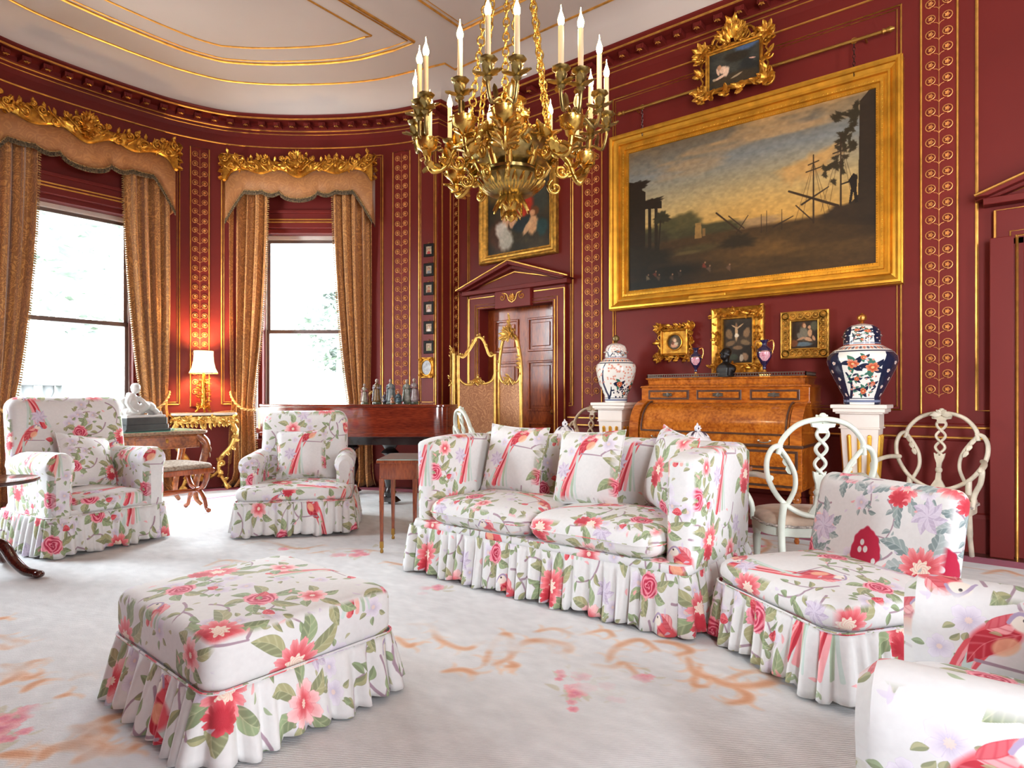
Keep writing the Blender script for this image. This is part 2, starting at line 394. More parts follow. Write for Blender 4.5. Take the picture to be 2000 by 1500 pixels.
def chintz(name, seed, big=False):
    N = 1000; P = Painter(N, N, N, WHITE); rs = np.random.RandomState(seed)
    gr = (OLIVE, GREEN, S8(206, 208, 168), DGREEN) if not big else (S8(150, 166, 164), S8(172, 184, 182), S8(215, 222, 220), S8(104, 124, 126))
    k = 1.5 if big else 1.0
    for i in range(15):                                   # twigs
        x, y, a = rs.rand(), rs.rand(), rs.rand() * 6.28
        q = (x + .16 * math.cos(a), y + .16 * math.sin(a)); c = (x + .1 * math.cos(a + .8), y + .1 * math.sin(a + .8))
        P.stroke(bez((x, y), c, q), .0045, .0025, TWIG)
        for t in (.3, .55, .8, 1.):
            b = bez((x, y), c, q, 21)[int(t * 20)]
            P.leaf(b[0], b[1], a + (1 if rs.rand() > .5 else -1) * (.5 + rs.rand()), .035 + .02 * rs.rand(), .010, gr[rs.randint(2)], None, gr[3])
    for i in range(26):                                   # pale outlined blossoms
        x, y = rs.rand(), rs.rand()
        P.flower(x, y, .028 + .018 * rs.rand(), 5, DLILAC, LILAC, S8(232, 226, 236), rs.rand() * 6, S8(236, 210, 190), .22, a=.75)
        for q in range(3):
            a = rs.rand() * 6.28; P.leaf(x + .03 * math.cos(a), y + .03 * math.sin(a), a, .03, .008, gr[rs.randint(2)], None, gr[3], .9)
    if not big:
        parrot(P, .30, .76, .46); parrot(P, .82, .26, .46, -1); parrot(P, .84, .92, .36, 1, (S8(200, 70, 80), S8(226, 110, 110), S8(240, 180, 170)))
    spots = [(.56, .60, .072, 0), (.10, .36, .066, 0), (.55, .10, .060, 1), (.97, .55, .056, 1), (.36, .27, .056, 2), (.70, .78, .05, 2), (.15, .93, .05, 1), (.43, .90, .055, 0), (.05, .68, .045, 2), (.68, .43, .05, 1)]
    for (x, y, R, t) in spots:
        R *= k if big else 1.22
        for q in range(6):
            a = q * 1.05 + rs.rand() * .5
            P.leaf(x + R * .55 * math.cos(a), y + R * .55 * math.sin(a), a + .3, R * (1.0 + .5 * rs.rand()), R * .3, gr[q % 2], gr[2], gr[3], lobes=4 if big else 0)
        if t == 0:
            P.flower(x, y, R, 13, RED, ROSE, PINK, rs.rand(), CREAM, .42, .86, rs.rand())
            P.flower(x - .2 * R, y - .6 * R, R * .62, 9, RED, RED, ROSE, rs.rand(), sq=.8)
        elif t == 1:
            P.rose(x, y, R * .85, S8(176, 34, 64), S8(220, 84, 108), S8(246, 176, 186))
        else:
            P.flower(x, y, R, 8, S8(200, 60, 80), PINK, S8(250, 214, 212), rs.rand(), S8(196, 50, 72), .25, .9)
            P.flower(x, y, R * .6, 6, RED, ROSE, PINK, rs.rand(), CREAM, .3)
    for i in range(70):
        x, y, a = rs.rand(), rs.rand(), rs.rand() * 6.3; P.leaf(x, y, a, .02 + .012 * rs.rand(), .005, (gr[0], gr[1], LILAC, PINK)[i % 4], None, None, .8)
    for i in range(9):                                    # buds and lilac heads
        x, y = rs.rand(), rs.rand()
        if i % 3 == 0:
            for q in range(7):
                a = q * .9; P.leaf(x, y, a, .05 * k, .014 * k, LILAC, S8(230, 224, 236), DLILAC, .9)
        else:
            P.leaf(x, y, rs.rand() * 6, .045, .016, ROSE, PINK, RED); P.leaf(x, y, rs.rand() * 6, .03, .01, gr[0], None, gr[3])
    if big:
        for (x, y) in ((.30, .62), (.80, .30)):
            P.blob(x, y, .075, .09, S8(186, 32, 66), soft=.08, nz=.08)
            for q in range(7): P.blob(x + .045 * math.cos(q * 2.4) * (q % 3) / 1.6, y + .06 * math.sin(q * 2.4) * (q % 3) / 1.6, .012, .015, WHITE)
    n = fbm(N, N, seed + 5, 90, 2)
    P.c *= (.985 + .03 * n)[..., None]
    return P.image(name)

def harbour_painting(name):
    W, H = 760, 460; P = Painter(W, H, 400, WHITE, False)                 # 1.9 x 1.15 units
    y = np.linspace(0, 1, H)[:, None, None]; x = np.linspace(0, 1, W)[None, :, None]
    lo, mi, hi, tp = S8(206, 158, 78), S8(196, 168, 112), S8(132, 134, 130), S8(112, 96, 74)
    t = np.clip((y - .33) / .67, 0, 1)
    sky = np.where(t < .3, lo + (mi - lo) * t / .3, np.where(t < .7, mi + (hi - mi) * (t - .3) / .4, hi + (tp - hi) * (t - .7) / .3))
    sky = sky + (S8(226, 170, 84) - sky) * np.exp(-((x - .62) / .3) ** 2 - ((y - .36) / .2) ** 2) * .7
    cl = fbm(H, W, 3, 3, 5, 1.2)[..., None]; cl2 = fbm(H, W, 8, 9, 4, .35)[..., None]
    sky = sky + (S8(186, 146, 92) - sky) * np.clip((cl - .5) * 4, 0, .75) * np.clip((y - .5) * 3, 0, 1)
    sky = sky + (S8(196, 152, 98) - sky) * np.clip((cl2 - .55) * 5, 0, .7) * np.clip((y - .62) * 4, 0, 1)
    P.c[:] = sky
    P.blob(1.50, .74, .24, .10, S8(214, 160, 88), .8, .3, .5, .3); P.blob(1.36, .70, .12, .07, S8(206, 158, 92), .8, .2, .5, .3)
    for (cx, cy, rx, ry, c, a) in ((1.0, .395, .34, .05, S8(150, 122, 98), .6), (.35, .42, .38, .12, S8(92, 82, 44), 1), (.50, .47, .19, .11, S8(86, 78, 44), 1), (.36, .46, .12, .08, S8(78, 72, 40), 1), (.70, .39, .34, .08, S8(70, 64, 36), 1), (.20, .38, .24, .1, S8(60, 52, 32), 1)):
        P.blob(cx, cy, rx, ry, c, a, 0, .3, .12)
    sea = np.clip((.335 - y) * 40, 0, 1); n = fbm(H, W, 11, 10, 4, .3)[..., None]
    P.c[:] = P.c; seac = S8(66, 46, 24) * (.7 + .6 * n) + (S8(150, 104, 44) - S8(66, 46, 24)) * np.exp(-((x - .72) / .3) ** 2 - ((y - .14) / .14) ** 2) * (.3 + .9 * n)
    P.c[:] = P.c * (1 - sea) + seac * sea
    P.blob(.62, .27, .26, .045, S8(92, 78, 40), .8, 0, .6); P.blob(.50, .25, .2, .02, S8(132, 108, 58), .5, 0, .6)
    P.poly([(.60, .35), (.66, .35), (.655, .47), (.605, .47)], S8(156, 118, 62)); P.poly([(.665, .36), (.69, .36), (.69, .42), (.665, .42)], S8(134, 100, 54))
    D = S8(40, 28, 16)
    P.poly([(0, .22), (.155, .22), (.16, .80), (.05, .86), (0, .86)], D); P.blob(.08, .86, .11, .05, D, 1, 0, .2, .25)
    for xx in (.185, .245): P.poly([(xx, .25), (xx + .03, .25), (xx + .028, .66), (xx, .66)], D)
    P.poly([(.15, .66), (.31, .64), (.31, .70), (.15, .72)], D); P.blob(.23, .71, .1, .03, D, 1, 0, .3, .3)
    P.blob(.31, .56, .08, .055, S8(52, 46, 26), 1, 0, .25, .25); P.stroke([(.28, .3), (.30, .54)], .008, .006, D)
    P.blob(.12, .25, .30, .12, S8(44, 34, 20), 1, 0, .3, .2); P.blob(.36, .12, .5, .08, S8(30, 24, 14), .9, 0, .6); P.blob(.2, .04, .4, .06, S8(30, 32, 26), .8, 0, .6)
    P.poly([(1.62, .30), (1.9, .25), (1.9, 1.15), (1.86, 1.15), (1.80, 1.09), (1.79, .47), (1.72, .40), (1.64, .38)], S8(50, 36, 22))
    P.blob(1.72, .36, .2, .07, S8(56, 40, 24), 1, 0, .3, .15); P.blob(1.55, .25, .36, .1, S8(84, 58, 28), .9, 0, .6, .1)
    rs = np.random.RandomState(4)
    for i in range(46):
        a = rs.rand(); P.blob(1.80 - .24 * a * rs.rand() - .02, 1.02 - .45 * a + .1 * rs.rand(), .030, .018, S8(52, 42, 22), .95, rs.rand() * 3, .4, .3)
    for i in range(14): P.blob(1.62 + .14 * rs.rand(), 1.0 + .05 * rs.rand(), .034, .014, S8(52, 42, 22), .9, -.5, .4, .3)
    M = S8(58, 40, 24)
    for (mx, y0, y1) in ((1.50, .33, .80), (1.68, .38, .90)):
        P.stroke([(mx, y0), (mx, y1)], .006, .004, M)
        for (f, L) in ((.78, .05), (.88, .035)):
            yy = y0 + (y1 - y0) * f; P.stroke([(mx - L, yy - .006), (mx + L, yy + .01)], .004, .004, M)
        for dx in (-.13, -.08, .08, .12): P.stroke([(mx, y1 - .05), (mx + dx, y0 + .02)], .0014, .0014, M, .7)
    P.stroke([(1.33, .58), (1.66, .42)], .007, .009, M); P.stroke([(1.42, .47), (1.60, .56)], .007, .004, M); P.stroke([(1.38, .47), (1.5, .34)], .004, .004, M)
    for (mx, h) in ((1.13, .45), (1.17, .47), (1.28, .46)): P.stroke([(mx, .32), (mx, h)], .003, .002, M)
    P.stroke([(1.22, .345), (1.36, .40)], .007, .003, M)
    P.stroke([(.78, .52), (.98, .34)], .006, .006, M); P.stroke([(.88, .48), (1.0, .37)], .004, .004, M); P.stroke([(.94, .34), (1.03, .46)], .004, .003, M)
    P.blob(.95, .28, .16, .06, S8(48, 36, 20), .9, 0, .4, .2)
    P.poly([(1.73, .42), (1.745, .52), (1.73, .58), (1.76, .62), (1.785, .6), (1.78, .5), (1.79, .42), (1.77, .42), (1.76, .5), (1.745, .42)], S8(34, 24, 16))
    P.stroke([(1.74, .57), (1.68, .56)], .006, .004, S8(34, 24, 16))
    for (fx, fy, c) in ((.18, .09, S8(140, 120, 90)), (.25, .11, S8(120, 60, 40)), (.28, .08, S8(100, 76, 56)), (.68, .13, S8(150, 60, 40)), (.72, .10, S8(120, 90, 70)), (.88, .09, S8(140, 100, 76)), (.40, .07, S8(90, 66, 46)), (.47, .09, S8(70, 52, 36))):
        P.blob(fx, fy, .018, .026, c, .9, .6, .5, .3); P.blob(fx + .008, fy + .025, .008, .009, S8(176, 130, 96), .9)
    P.c *= (.78 + .20 * fbm(H, W, 21, 60, 2))[..., None] * (1 - .18 * np.clip((.36 - y) * 8, 0, 1))
    return P.image(name)

def figure_painting(name, seed, bg, figs, W=240, H=300):
    """bg two colours; figs: list of (x, y, rx, ry, angle, colour) soft brush blobs, unit width"""
    P = Painter(W, H, W, WHITE, False)
    n = fbm(H, W, seed, 4, 5)[..., None]
    P.c[:] = bg[0] + (bg[1] - bg[0]) * np.clip((n - .3) * 2, 0, 1)
    for (x, y, rx, ry, a, c) in figs: P.blob(x, y, rx, ry, S8(*c), .95, a, .35, .08)
    P.c *= (.88 + .24 * fbm(H, W, seed + 2, 30, 3))[..., None]
    return P.image(name)

def porcelain(name, seed, panel):
    W, H = 720, 300; P = Painter(W, H, 300, S8(236, 234, 226)); rs = np.random.RandomState(seed)      # 2.4 around x 1 high
    NAVY, IRON, SALM, LEAF = S8(32, 38, 62), S8(196, 84, 52), S8(206, 130, 108), S8(60, 110, 92)
    def bloom(x, y, R):
        for q in range(5): a = q * 1.3 + rs.rand(); P.leaf(x, y, a, R * 2.1, R * .5, (NAVY, LEAF)[q % 2])
        P.flower(x, y, R, 7, S8(150, 50, 34), IRON, S8(226, 150, 110), rs.rand(), S8(236, 200, 140), .28)
    if panel:
        for x0 in (0., .8, 1.6):
            P.poly([(x0 - .12, .0), (x0 + .12, 0), (x0 + .17, .66), (x0 + .10, .86), (x0 - .10, .86), (x0 - .17, .66)], NAVY)
            for q in range(5): P.flower(x0 + .05 * (-1) ** q, .16 + q * .13, .034, 5, SALM, S8(230, 214, 196), WHITE, rs.rand())
            P.stroke(bez((x0 + .16, .12), (x0 + .30, .30), (x0 + .20, .52)), .03, .012, NAVY)
            for q in range(26): P.blob(x0 + .2 + rs.rand() * .40, .14 + .5 * rs.rand(), .045, .016, NAVY if q % 2 else LEAF, .95, rs.rand(), .2, .25)
            bloom(x0 + .30, .66, .075); bloom(x0 + .52, .60, .085); bloom(x0 + .42, .22, .06); bloom(x0 + .42, .76, .04); bloom(x0 + .56, .34, .045); bloom(x0 + .33, .42, .04)
            for q in range(26):
                P.flower(x0 + .2 + rs.rand() * .4, .12 + .62 * rs.rand(), .018, 5, IRON, SALM, WHITE, rs.rand())
    else:
        for x0 in (.2, 1.4):
            P.stroke(bez((x0, .08), (x0 - .16, .4), (x0 + .02, .86), 14), .045, .010, S8(70, 72, 92)); P.stroke(bez((x0, .1), (x0 + .1, .2), (x0 + .12, .34)), .03, .012, NAVY)
            for q in range(80): P.flower(x0 - .3 + 1.1 * rs.rand(), .40 + .46 * rs.rand(), .026, 5, SALM, S8(222, 160, 142), S8(240, 214, 200), rs.rand(), SALM, .3)
            for q in range(40): P.blob(x0 + .12 + .8 * rs.rand(), .1 + .32 * rs.rand(), .024, .02, NAVY, 1, rs.rand(), .2, .2)
            bloom(x0 + .32, .40, .07); bloom(x0 + .66, .34, .065); bloom(x0 + .5, .2, .04); bloom(x0 + .9, .3, .05)
    for q in range(44):                                                  # shoulder band
        x = q / 44 * 2.4
        P.flower(x, .93, .03, 5, (IRON, NAVY)[q % 2], (SALM, S8(90, 96, 120))[q % 2], S8(236, 214, 190), rs.rand())
    P.stroke([(0, .875), (2.4, .875)], .009, .009, NAVY); P.stroke([(0, .985), (2.4, .985)], .008, .008, IRON)
    P.stroke([(0, .055), (2.4, .055)], .02, .02, S8(120, 130, 156)); P.stroke([(0, .1), (2.4, .1)], .006, .006, NAVY)
    return P.image(name)

CX0, CY0, CPPU = -0.8, -4.0, 170.0
def carpet_image(name, marks):
    """marks drawn by the caller in world metres"""
    P = Painter(int(6.7 * CPPU), int(12.3 * CPPU), CPPU, S8(214, 215, 214), False, CX0, CY0)
    n = fbm(P.h, P.w, 31, 8, 5)[..., None]; n2 = fbm(P.h, P.w, 33, 200, 2)[..., None]
    P.c *= (.92 + .10 * n + .06 * n2)
    marks(P)
    P.c *= (.965 + .07 * fbm(P.h, P.w, 35, 160, 2))[..., None]
    return P.image(name)
# ---------------------------------------------------------------- shared materials
PAINT = mat('crimson_paint', (108, 33, 28), .5, var=.06, scale=1.2, bmp=.05, bscale=120, spec=.22)
PAINTD = mat('crimson_paint_strip', (116, 34, 27), .5, var=.08, scale=3, spec=.22)
GOLDL = mat('gilt_line', (226, 170, 84), .34, .75, var=.14, scale=14)
GOLDS = mat('gilt_scrollwork', (226, 160, 92), .4, .5, var=.14, scale=14)
GILT = mat('carved_gilding', (228, 172, 66), .33, .80, c2=(164, 106, 38), scale=22, bmp=.25, bscale=90)  # brown noise: worn gilt, also standing in for shade in the crevices
GILTF = mat('frame_gilding', (216, 158, 52), .36, .78, var=.14, scale=9, bmp=.12, bscale=70)
GILTO = mat('old_gilding', (196, 146, 62), .42, .72, var=.3, scale=18, bmp=.3, bscale=80)
BRASS = mat('brass', (188, 146, 74), .3, .9, var=.15)
PLASTER = mat('ceiling_plaster', (200, 188, 178), .7, var=.03, scale=.9)
FLOORW = wood('floor_boards', (84, 44, 30), (44, 22, 18), 2.2, .3, .2, (1, 9, 1))
MAHOG = wood('mahogany', (170, 82, 34), (106, 44, 18), 2.0, .22, .3, (6, 6, .7))
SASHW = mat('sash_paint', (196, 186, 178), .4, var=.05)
SASHD = mat('sash_dark_paint', (96, 76, 70), .4, var=.05)  # darker paint of the two sliding sashes
DARKW = mat('ebonised_wood', (34, 24, 22), .25, var=.2, coat=.4)
GLASS = None
def make_glass():
    m, t, b = nt('window_glass'); t.nodes.remove(b)
    o = t.nodes['Material Output']; g = nod(t, 'ShaderNodeBsdfGlossy', {'Roughness': .02}); tr = nod(t, 'ShaderNodeBsdfTransparent', {'Color': (.97, .985, .98, 1)})
    fr = nod(t, 'ShaderNodeFresnel', {'IOR': 1.25}); mx = nod(t, 'ShaderNodeMixShader', {0: fr.outputs[0], 1: tr.outputs[0], 2: g.outputs[0]})
    t.links.new(mx.outputs[0], o.inputs[0]); return m
GLASS = make_glass()
# ---------------------------------------------------------------- plan
WX, EY, ZC = 5.93, 5.65, 5.1
XM = 2.65; LX = 2 * XM - WX
half = [(5.64, 5.65), (5.49, 6.19), (5.23, 6.72), (4.83, 7.30), (4.46, 7.71), (4.06, 8.02), (3.52, 8.21), (3.05, 8.265)]
bp = half + [(XM, 8.275)] + [(2 * XM - x, y) for x, y in reversed(half)]
BOW = [Vector((p[0], p[1])) for p in spline([(x, y, 0) for x, y in bp], 8)]
BS = [0.]
for a, b in zip(BOW, BOW[1:]): BS.append(BS[-1] + (b - a).length)
BL = BS[-1]
def bow(s, off=0.):
    s = min(max(s, 0), BL - 1e-6)
    k = int(np.searchsorted(BS, s, side='right') - 1); k = min(max(k, 0), len(BOW) - 2)
    t = (s - BS[k]) / (BS[k + 1] - BS[k]); p = BOW[k].lerp(BOW[k + 1], t)
    d0 = (BOW[min(k + 1, len(BOW) - 1)] - BOW[max(k - 1, 0)]).normalized(); d1 = (BOW[min(k + 2, len(BOW) - 1)] - BOW[k]).normalized(); d = d0.lerp(d1, t).normalized()
    n = Vector((-d.y, d.x)); q = p + n * off          # n points into the room
    return q.x, q.y, d, n
def bow_s(px, off=0.):
    dx, dy, _ = ray(px, HY); best = None
    for i in range(1200):
        s = BL * i / 1200; x, y, d, n = bow(s, off); e = abs(x * dy - y * dx)
        if x * dx + y * dy > 5 and (best is None or e < best[0]): best = (e, s)
    return best[1]
OUTLINE = [Vector((WX, -5)), Vector((WX, EY))] + [Vector(p) for p in BOW] + [Vector((LX, EY)), Vector((LX, -5))]
def offset(path, d, closed=False):
    out = []; n = len(path)
    for i, p in enumerate(path):
        a = path[(i - 1) % n] if (closed or i) else None; b = path[(i + 1) % n] if (closed or i < n - 1) else None
        ns = []
        if a is not None: t = (p - a).normalized(); ns.append(Vector((-t.y, t.x)))
        if b is not None: t = (b - p).normalized(); ns.append(Vector((-t.y, t.x)))
        m = sum(ns, Vector((0, 0))).normalized(); out.append(p + m * (d / max(.3, m.dot(ns[0]))))
    return out
def sweep(prof, path, closed=False):
    mb = MB(); rows = [[(q.x, q.y, z) for q in offset(path, d, closed)] for d, z in prof]
    n = len(path)
    for r in rows: mb.v += r
    for k in range(len(rows) - 1):
        for i in range(n - (0 if closed else 1)):
            j = (i + 1) % n; mb.f.append((k * n + i, k * n + j, (k + 1) * n + j, (k + 1) * n + i))
    return mb
# ---------------------------------------------------------------- walls
def flat_wall(name, p0, d, L, th, holes, z1=ZC):
    """boxes around rectangular holes; th > 0 thickens to the right of the direction d (outside)"""
    mb = MB(); d = Vector(d).normalized(); n = Vector((d.y, -d.x)); ang = math.atan2(d.y, d.x)
    us = sorted({0, L} | {h[0] for h in holes} | {h[1] for h in holes}); zs = sorted({0, z1} | {h[2] for h in holes} | {h[3] for h in holes})
    for a, b in zip(us, us[1:]):
        for c, e in zip(zs, zs[1:]):
            if any(h[0] - 1e-6 <= a and b <= h[1] + 1e-6 and h[2] - 1e-6 <= c and e <= h[3] + 1e-6 for h in holes): continue
            q = Vector(p0) + d * (a + b) / 2 + n * th / 2; mb.box(q.x, q.y, (c + e) / 2, b - a, th, e - c, ang)
    return tag(mb.build(name, PAINT, smooth=False), kind='structure')
D1Y, D1H, D1Z = 4.615, .575, 2.28
D2Y = -.73
wallR = flat_wall('wall_right', (WX, -5), (0, 1), 10.65, .25, [(D1Y - D1H + 5, D1Y + D1H + 5, 0, D1Z), (D2Y - .64 + 5, D2Y + .64 + 5, 0, 2.36)])
wallE = flat_wall('wall_end_right', (WX + .25, EY), (-1, 0), .54, .3, [])
tag(flat_wall('wall_end_left', (-.34, EY), (-1, 0), .54, .3, []), kind='structure')
flat_wall('wall_left', (LX, EY), (0, -1), 10.65, .25, [(EY + 1.5, EY + 2.5, .6, 3.6)])  # unseen side opening added so sky light fills the foreground
flat_wall('wall_back', (LX - .25, -5), (1, 0), WX - LX + .5, .25, [(1.98, 2.88, .6, 3.6)])  # unseen rear opening added for fill light
W1S = BL / 2 + .14; W2S = bow_s(595); W3S = BL - W2S
HWIN, ZS, ZH = .66, .60, 3.42
mb = MB(); NS = 200; zs = [0, ZS, ZH, ZC]; ss = sorted([BL * i / NS for i in range(NS + 1)] + [w + k * HWIN for w in (W1S, W2S, W3S) for k in (-1, 1)])
def inwin(s): return any(abs(s - w) < HWIN for w in (W1S, W2S, W3S))
for off in (0., -.36):
    idx = {}
    for i, s in enumerate(ss):
        x, y, d, n = bow(s, off)
        for k, z in enumerate(zs): idx[i, k] = len(mb.v); mb.v.append((x, y, z))
    for i in range(len(ss) - 1):
        for k in range(3):
            if k == 1 and inwin((ss[i] + ss[i + 1]) / 2): continue
            mb.f.append((idx[i, k], idx[i, k + 1], idx[i + 1, k + 1], idx[i + 1, k]))
for w in (W1S, W2S, W3S):                                   # reveals
    for k in (-1, 1):
        a, b = bow(w + k * HWIN)[:2], bow(w + k * HWIN, -.36)[:2]
        mb.add([(*a, ZS), (*b, ZS), (*b, ZH), (*a, ZH)], [(0, 1, 2, 3)])
    for z in (ZS, ZH):
        A = [bow(w - HWIN + 2 * HWIN * i / 12)[:2] for i in range(13)]; B = [bow(w - HWIN + 2 * HWIN * i / 12, -.36)[:2] for i in range(13)]
        mb.add([(*p, z) for p in A] + [(*p, z) for p in B], [(i, i + 1, 14 + i, 13 + i) for i in range(12)])
wallB = tag(mb.build('wall_bow', PAINT, ang=30), kind='structure')
# floor and ceiling
fo = OUTLINE + []
mb = MB(); mb.add([(p.x, p.y, 0) for p in offset(fo, -.2)] + [(p.x, p.y, -.12) for p in offset(fo, -.2)], [tuple(range(len(fo))), tuple(reversed(range(len(fo), 2 * len(fo))))])
tag(mb.build('floor', FLOORW, smooth=False), kind='structure')
OUT2 = OUTLINE
c5 = offset(OUT2, .5)
mb = sweep([(.2, 4.83), (.215, 4.90), (.26, 4.97), (.34, 5.05), (.5, ZC)], OUT2)
n0 = len(mb.v); mb.v += [(p.x, p.y, ZC) for p in c5]; mb.f.append(tuple(reversed(range(n0, n0 + len(c5)))))
ceil = tag(mb.build('ceiling', PLASTER, ang=60), kind='structure')
ocl = offset(OUTLINE, -.3); MB().add([(p.x, p.y, ZC + .12) for p in ocl], [tuple(range(len(ocl)))]).build('ceiling_void', PLASTER, ceil, smooth=False)
def line3(mb, pts, r=.010, closed=False, n=6): mb.tube([tuple(p) for p in pts], r, n, closed)
def ceil_line(pts, r, closed): m = MB(); line3(m, [(p[0], p[1], ZC - r * .4) for p in pts], r, closed); m.build('gilt_moulding', GOLDL, ceil)
ceil_line(c5, .013, False)
def bow_path(off, n=70):
    out = []
    for i in range(n + 1):
        x, y, d, nn = bow(BL * i / n, off); out.append((x, y))
    return out
rect = [(XM - 2.24, 4.52), (XM + 2.24, 4.52), (XM + 2.24, -3.6), (XM - 2.24, -3.6)]
ceil_line(rect, .016, True); ceil_line([(XM - 2.19, 4.47), (XM + 2.19, 4.47), (XM + 2.19, -3.55), (XM - 2.19, -3.55)], .006, True)
for off, yb, r in ((.98, 5.10, .017), (1.04, 5.15, .008), (1.32, 5.38, .011)):
    pts = [p for p in bow_path(off) if p[1] > yb]
    xr = pts[0][0] + .03; pts = [(xr, yb)] + pts + [(2 * XM - xr, yb)]; ceil_line(pts, r, True)
# ---------------------------------------------------------------- cornice
cor = tag(sweep([(0, 4.60), (.012, 4.69), (.035, 4.70), (.05, 4.715), (.05, 4.765), (.10, 4.775), (.19, 4.782), (.19, 4.81), (.215, 4.825), (.22, 4.84), (.19, 4.85)], OUTLINE).build('trim_1', PAINT, smooth=False), kind='structure')
for (d, z, r, nm) in ((.03, 4.705, .011, 0), (.19, 4.797, .011, 0), (.008, 4.665, .006, 0), (.006, 4.49, .009, 0)):
    m = MB(); line3(m, [(p.x, p.y, z) for p in offset(OUTLINE, d)], r); m.build('gilt_moulding', GOLDL, cor)
blk = MB(); blk.box(0, .055, 0, .085, .13, .05); blk.box(0, .125, -.01, .05, .02, .03)
bm_ = blk.build('modillion', PAINT, cor, smooth=False, bevel=.004, seg=1)
leafb = MB()
for a in range(5): leafb.leaf((0, .12, -.026), (math.cos(a * 1.26), math.sin(a * 1.26), -.2), (0, 0, -1), .03, .012, .2, 3)
bml = leafb.build('rosette', GOLDL, bm_)
def walk(path, step, start=0.):
    d = start
    for a, b in zip(path, path[1:]):
        L = (b - a).length; t = (b - a) / L
        while d < L: yield a + t * d, t; d += step
        d -= L
k = 0
for q, t in walk(offset(OUTLINE, .05), .2, .1):
    if q.y < -1.2 or (q.x < 0 and q.y < 6): continue
    n = Vector((-t.y, t.x)); rz = math.atan2(-n.x, n.y)
    if k == 0: o, o2 = bm_, bml
    else:
        o = bm_.copy(); COL.objects.link(o); o.parent = cor; o2 = bml.copy(); COL.objects.link(o2); o2.parent = o
    o.location = (q.x, q.y, 4.742); o.rotation_euler = (0, 0, rz); k += 1
# ---------------------------------------------------------------- baseboard, dado lines
BASEP = [(0, .30), (.02, .29), (.03, .26), (.03, 0)]; DADOP = [(0, .98), (.014, .97), (.014, .85), (0, .84)]
i0 = OUTLINE.index(OUTLINE[1])
for nm, pth in (('baseboard_rear', [Vector((WX, -5)), Vector((WX, D2Y - .8))]), ('baseboard_right', [Vector((WX, D2Y + .8)), Vector((WX, D1Y - .75))]), ('baseboard_bow', [Vector((WX, D1Y + .75))] + OUTLINE[1:])):
    base = tag(sweep(BASEP, pth).build(nm, PAINT, smooth=False), kind='structure')
dado = tag(sweep(DADOP, [Vector((WX, D2Y + .8)), Vector((WX, D1Y - .75))]).build('trim_2', PAINT, smooth=False), kind='structure')
tag(sweep(DADOP, [Vector((WX, D1Y + .75)), Vector((WX, EY))]).build('trim_3', PAINT, smooth=False), kind='structure')
def wl(y0, y1, z, parent=dado, r=.009, d=.02): m = MB(); line3(m, [(WX - d, y0, z), (WX - d, y1, z)], r); m.build('gilt_moulding', GOLDL, parent)
for z in (.948, .868):
    wl(D1Y + .75, EY - .02, z); wl(D2Y + .80, D1Y - .75, z)
m = MB()
def ysy(px): return wall_pt(px, HY)[0]
def wrect(pa, pb, z0, z1, r=.010, d=.004, parent=None, double=True):
    ya, yb = ysy(pa), ysy(pb)
    for q in ((0, r), (.028, r * .6)) if double else ((0, r),):
        m = MB(); line3(m, [(WX - d, ya - q[0], z0 + q[0]), (WX - d, yb + q[0], z0 + q[0]), (WX - d, yb + q[0], z1 - q[0]), (WX - d, ya - q[0], z1 - q[0])], q[1], True); m.build('panel_moulding', GOLDL, parent or wallR, ang=80)
wrect(1198, 1760, 1.08, 4.37); ya, yb = ysy(914.5), ysy(1119)
for q, rr in ((0, .010), (.028, .0045)):
    m = MB(); line3(m, [(WX - .004, ya - .10, 1.08 + q), (WX - .004, ya - q, 1.08 + q), (WX - .004, ya - q, 4.37 - q), (WX - .004, yb + q, 4.37 - q), (WX - .004, yb + q, 1.08 + q), (WX - .004, yb + .05, 1.08 + q)], rr); m.build('panel_moulding', GOLDL, wallR, ang=80)
y0 = ysy(1908)
m = MB(); line3(m, [(WX - .004, y0, 4.37), (WX - .004, y0, 1.08), (WX - .004, y0 - .16, 1.08)], .011); m.build('panel_moulding', GOLDL, wallR)
# ---------------------------------------------------------------- carved strips: a pair of scrolls repeated up a sunk panel
def scroll_pair():
    m = MB()
    for s in (-1, 1):
        pts = []
        for i in range(15):
            t = i / 14; a = -PI * .5 + s * 0 + t * 2 * PI * 1.05; r = .036 * (1 - .25 * t)
            pts.append((s * (.054 + r * math.cos(a) * 1.0), -.006, .005 + r * math.sin(a) * .95))
        m.tube(pts, .0036, 5)
        for q in range(5): m.leaf((s * .054, -.004, .005), (math.cos(q * 1.26), -.3, math.sin(q * 1.26)), (0, -1, 0), .021, .009, .1, 2)
        m.tube(spline([(0, -.005, -.052), (s * .012, -.006, -.036), (s * .034, -.006, -.028)], 3), .0024, 5)
    m.tube([(0, -.005, -.061), (0, -.005, .061)], .0024, 5)
    return m
SP = scroll_pair().build('scroll_pair', GOLDS, None); SPM = SP.data; bpy.data.objects.remove(SP)
def carved_strip(parent, loc, rz, w, z0, z1):
    m = MB(); m.box(0, .004, (z0 + z1) / 2, w, .012, z1 - z0)
    st = m.build('carved_strip', PAINTD, parent, smooth=False, loc=loc, rot=(0, 0, rz))
    m = MB(); m.tube([(-w / 2, -.006, z0), (w / 2, -.006, z0), (w / 2, -.006, z1), (-w / 2, -.006, z1)], .0085, 6, True); m.build('bead', GOLDL, st, ang=80)
    n = int((z1 - z0 - .05) / .122)
    for i in range(n):
        o = bpy.data.objects.new('scroll_pair', SPM); link(o, st); o.location = (0, 0, z1 - .09 - i * .122)
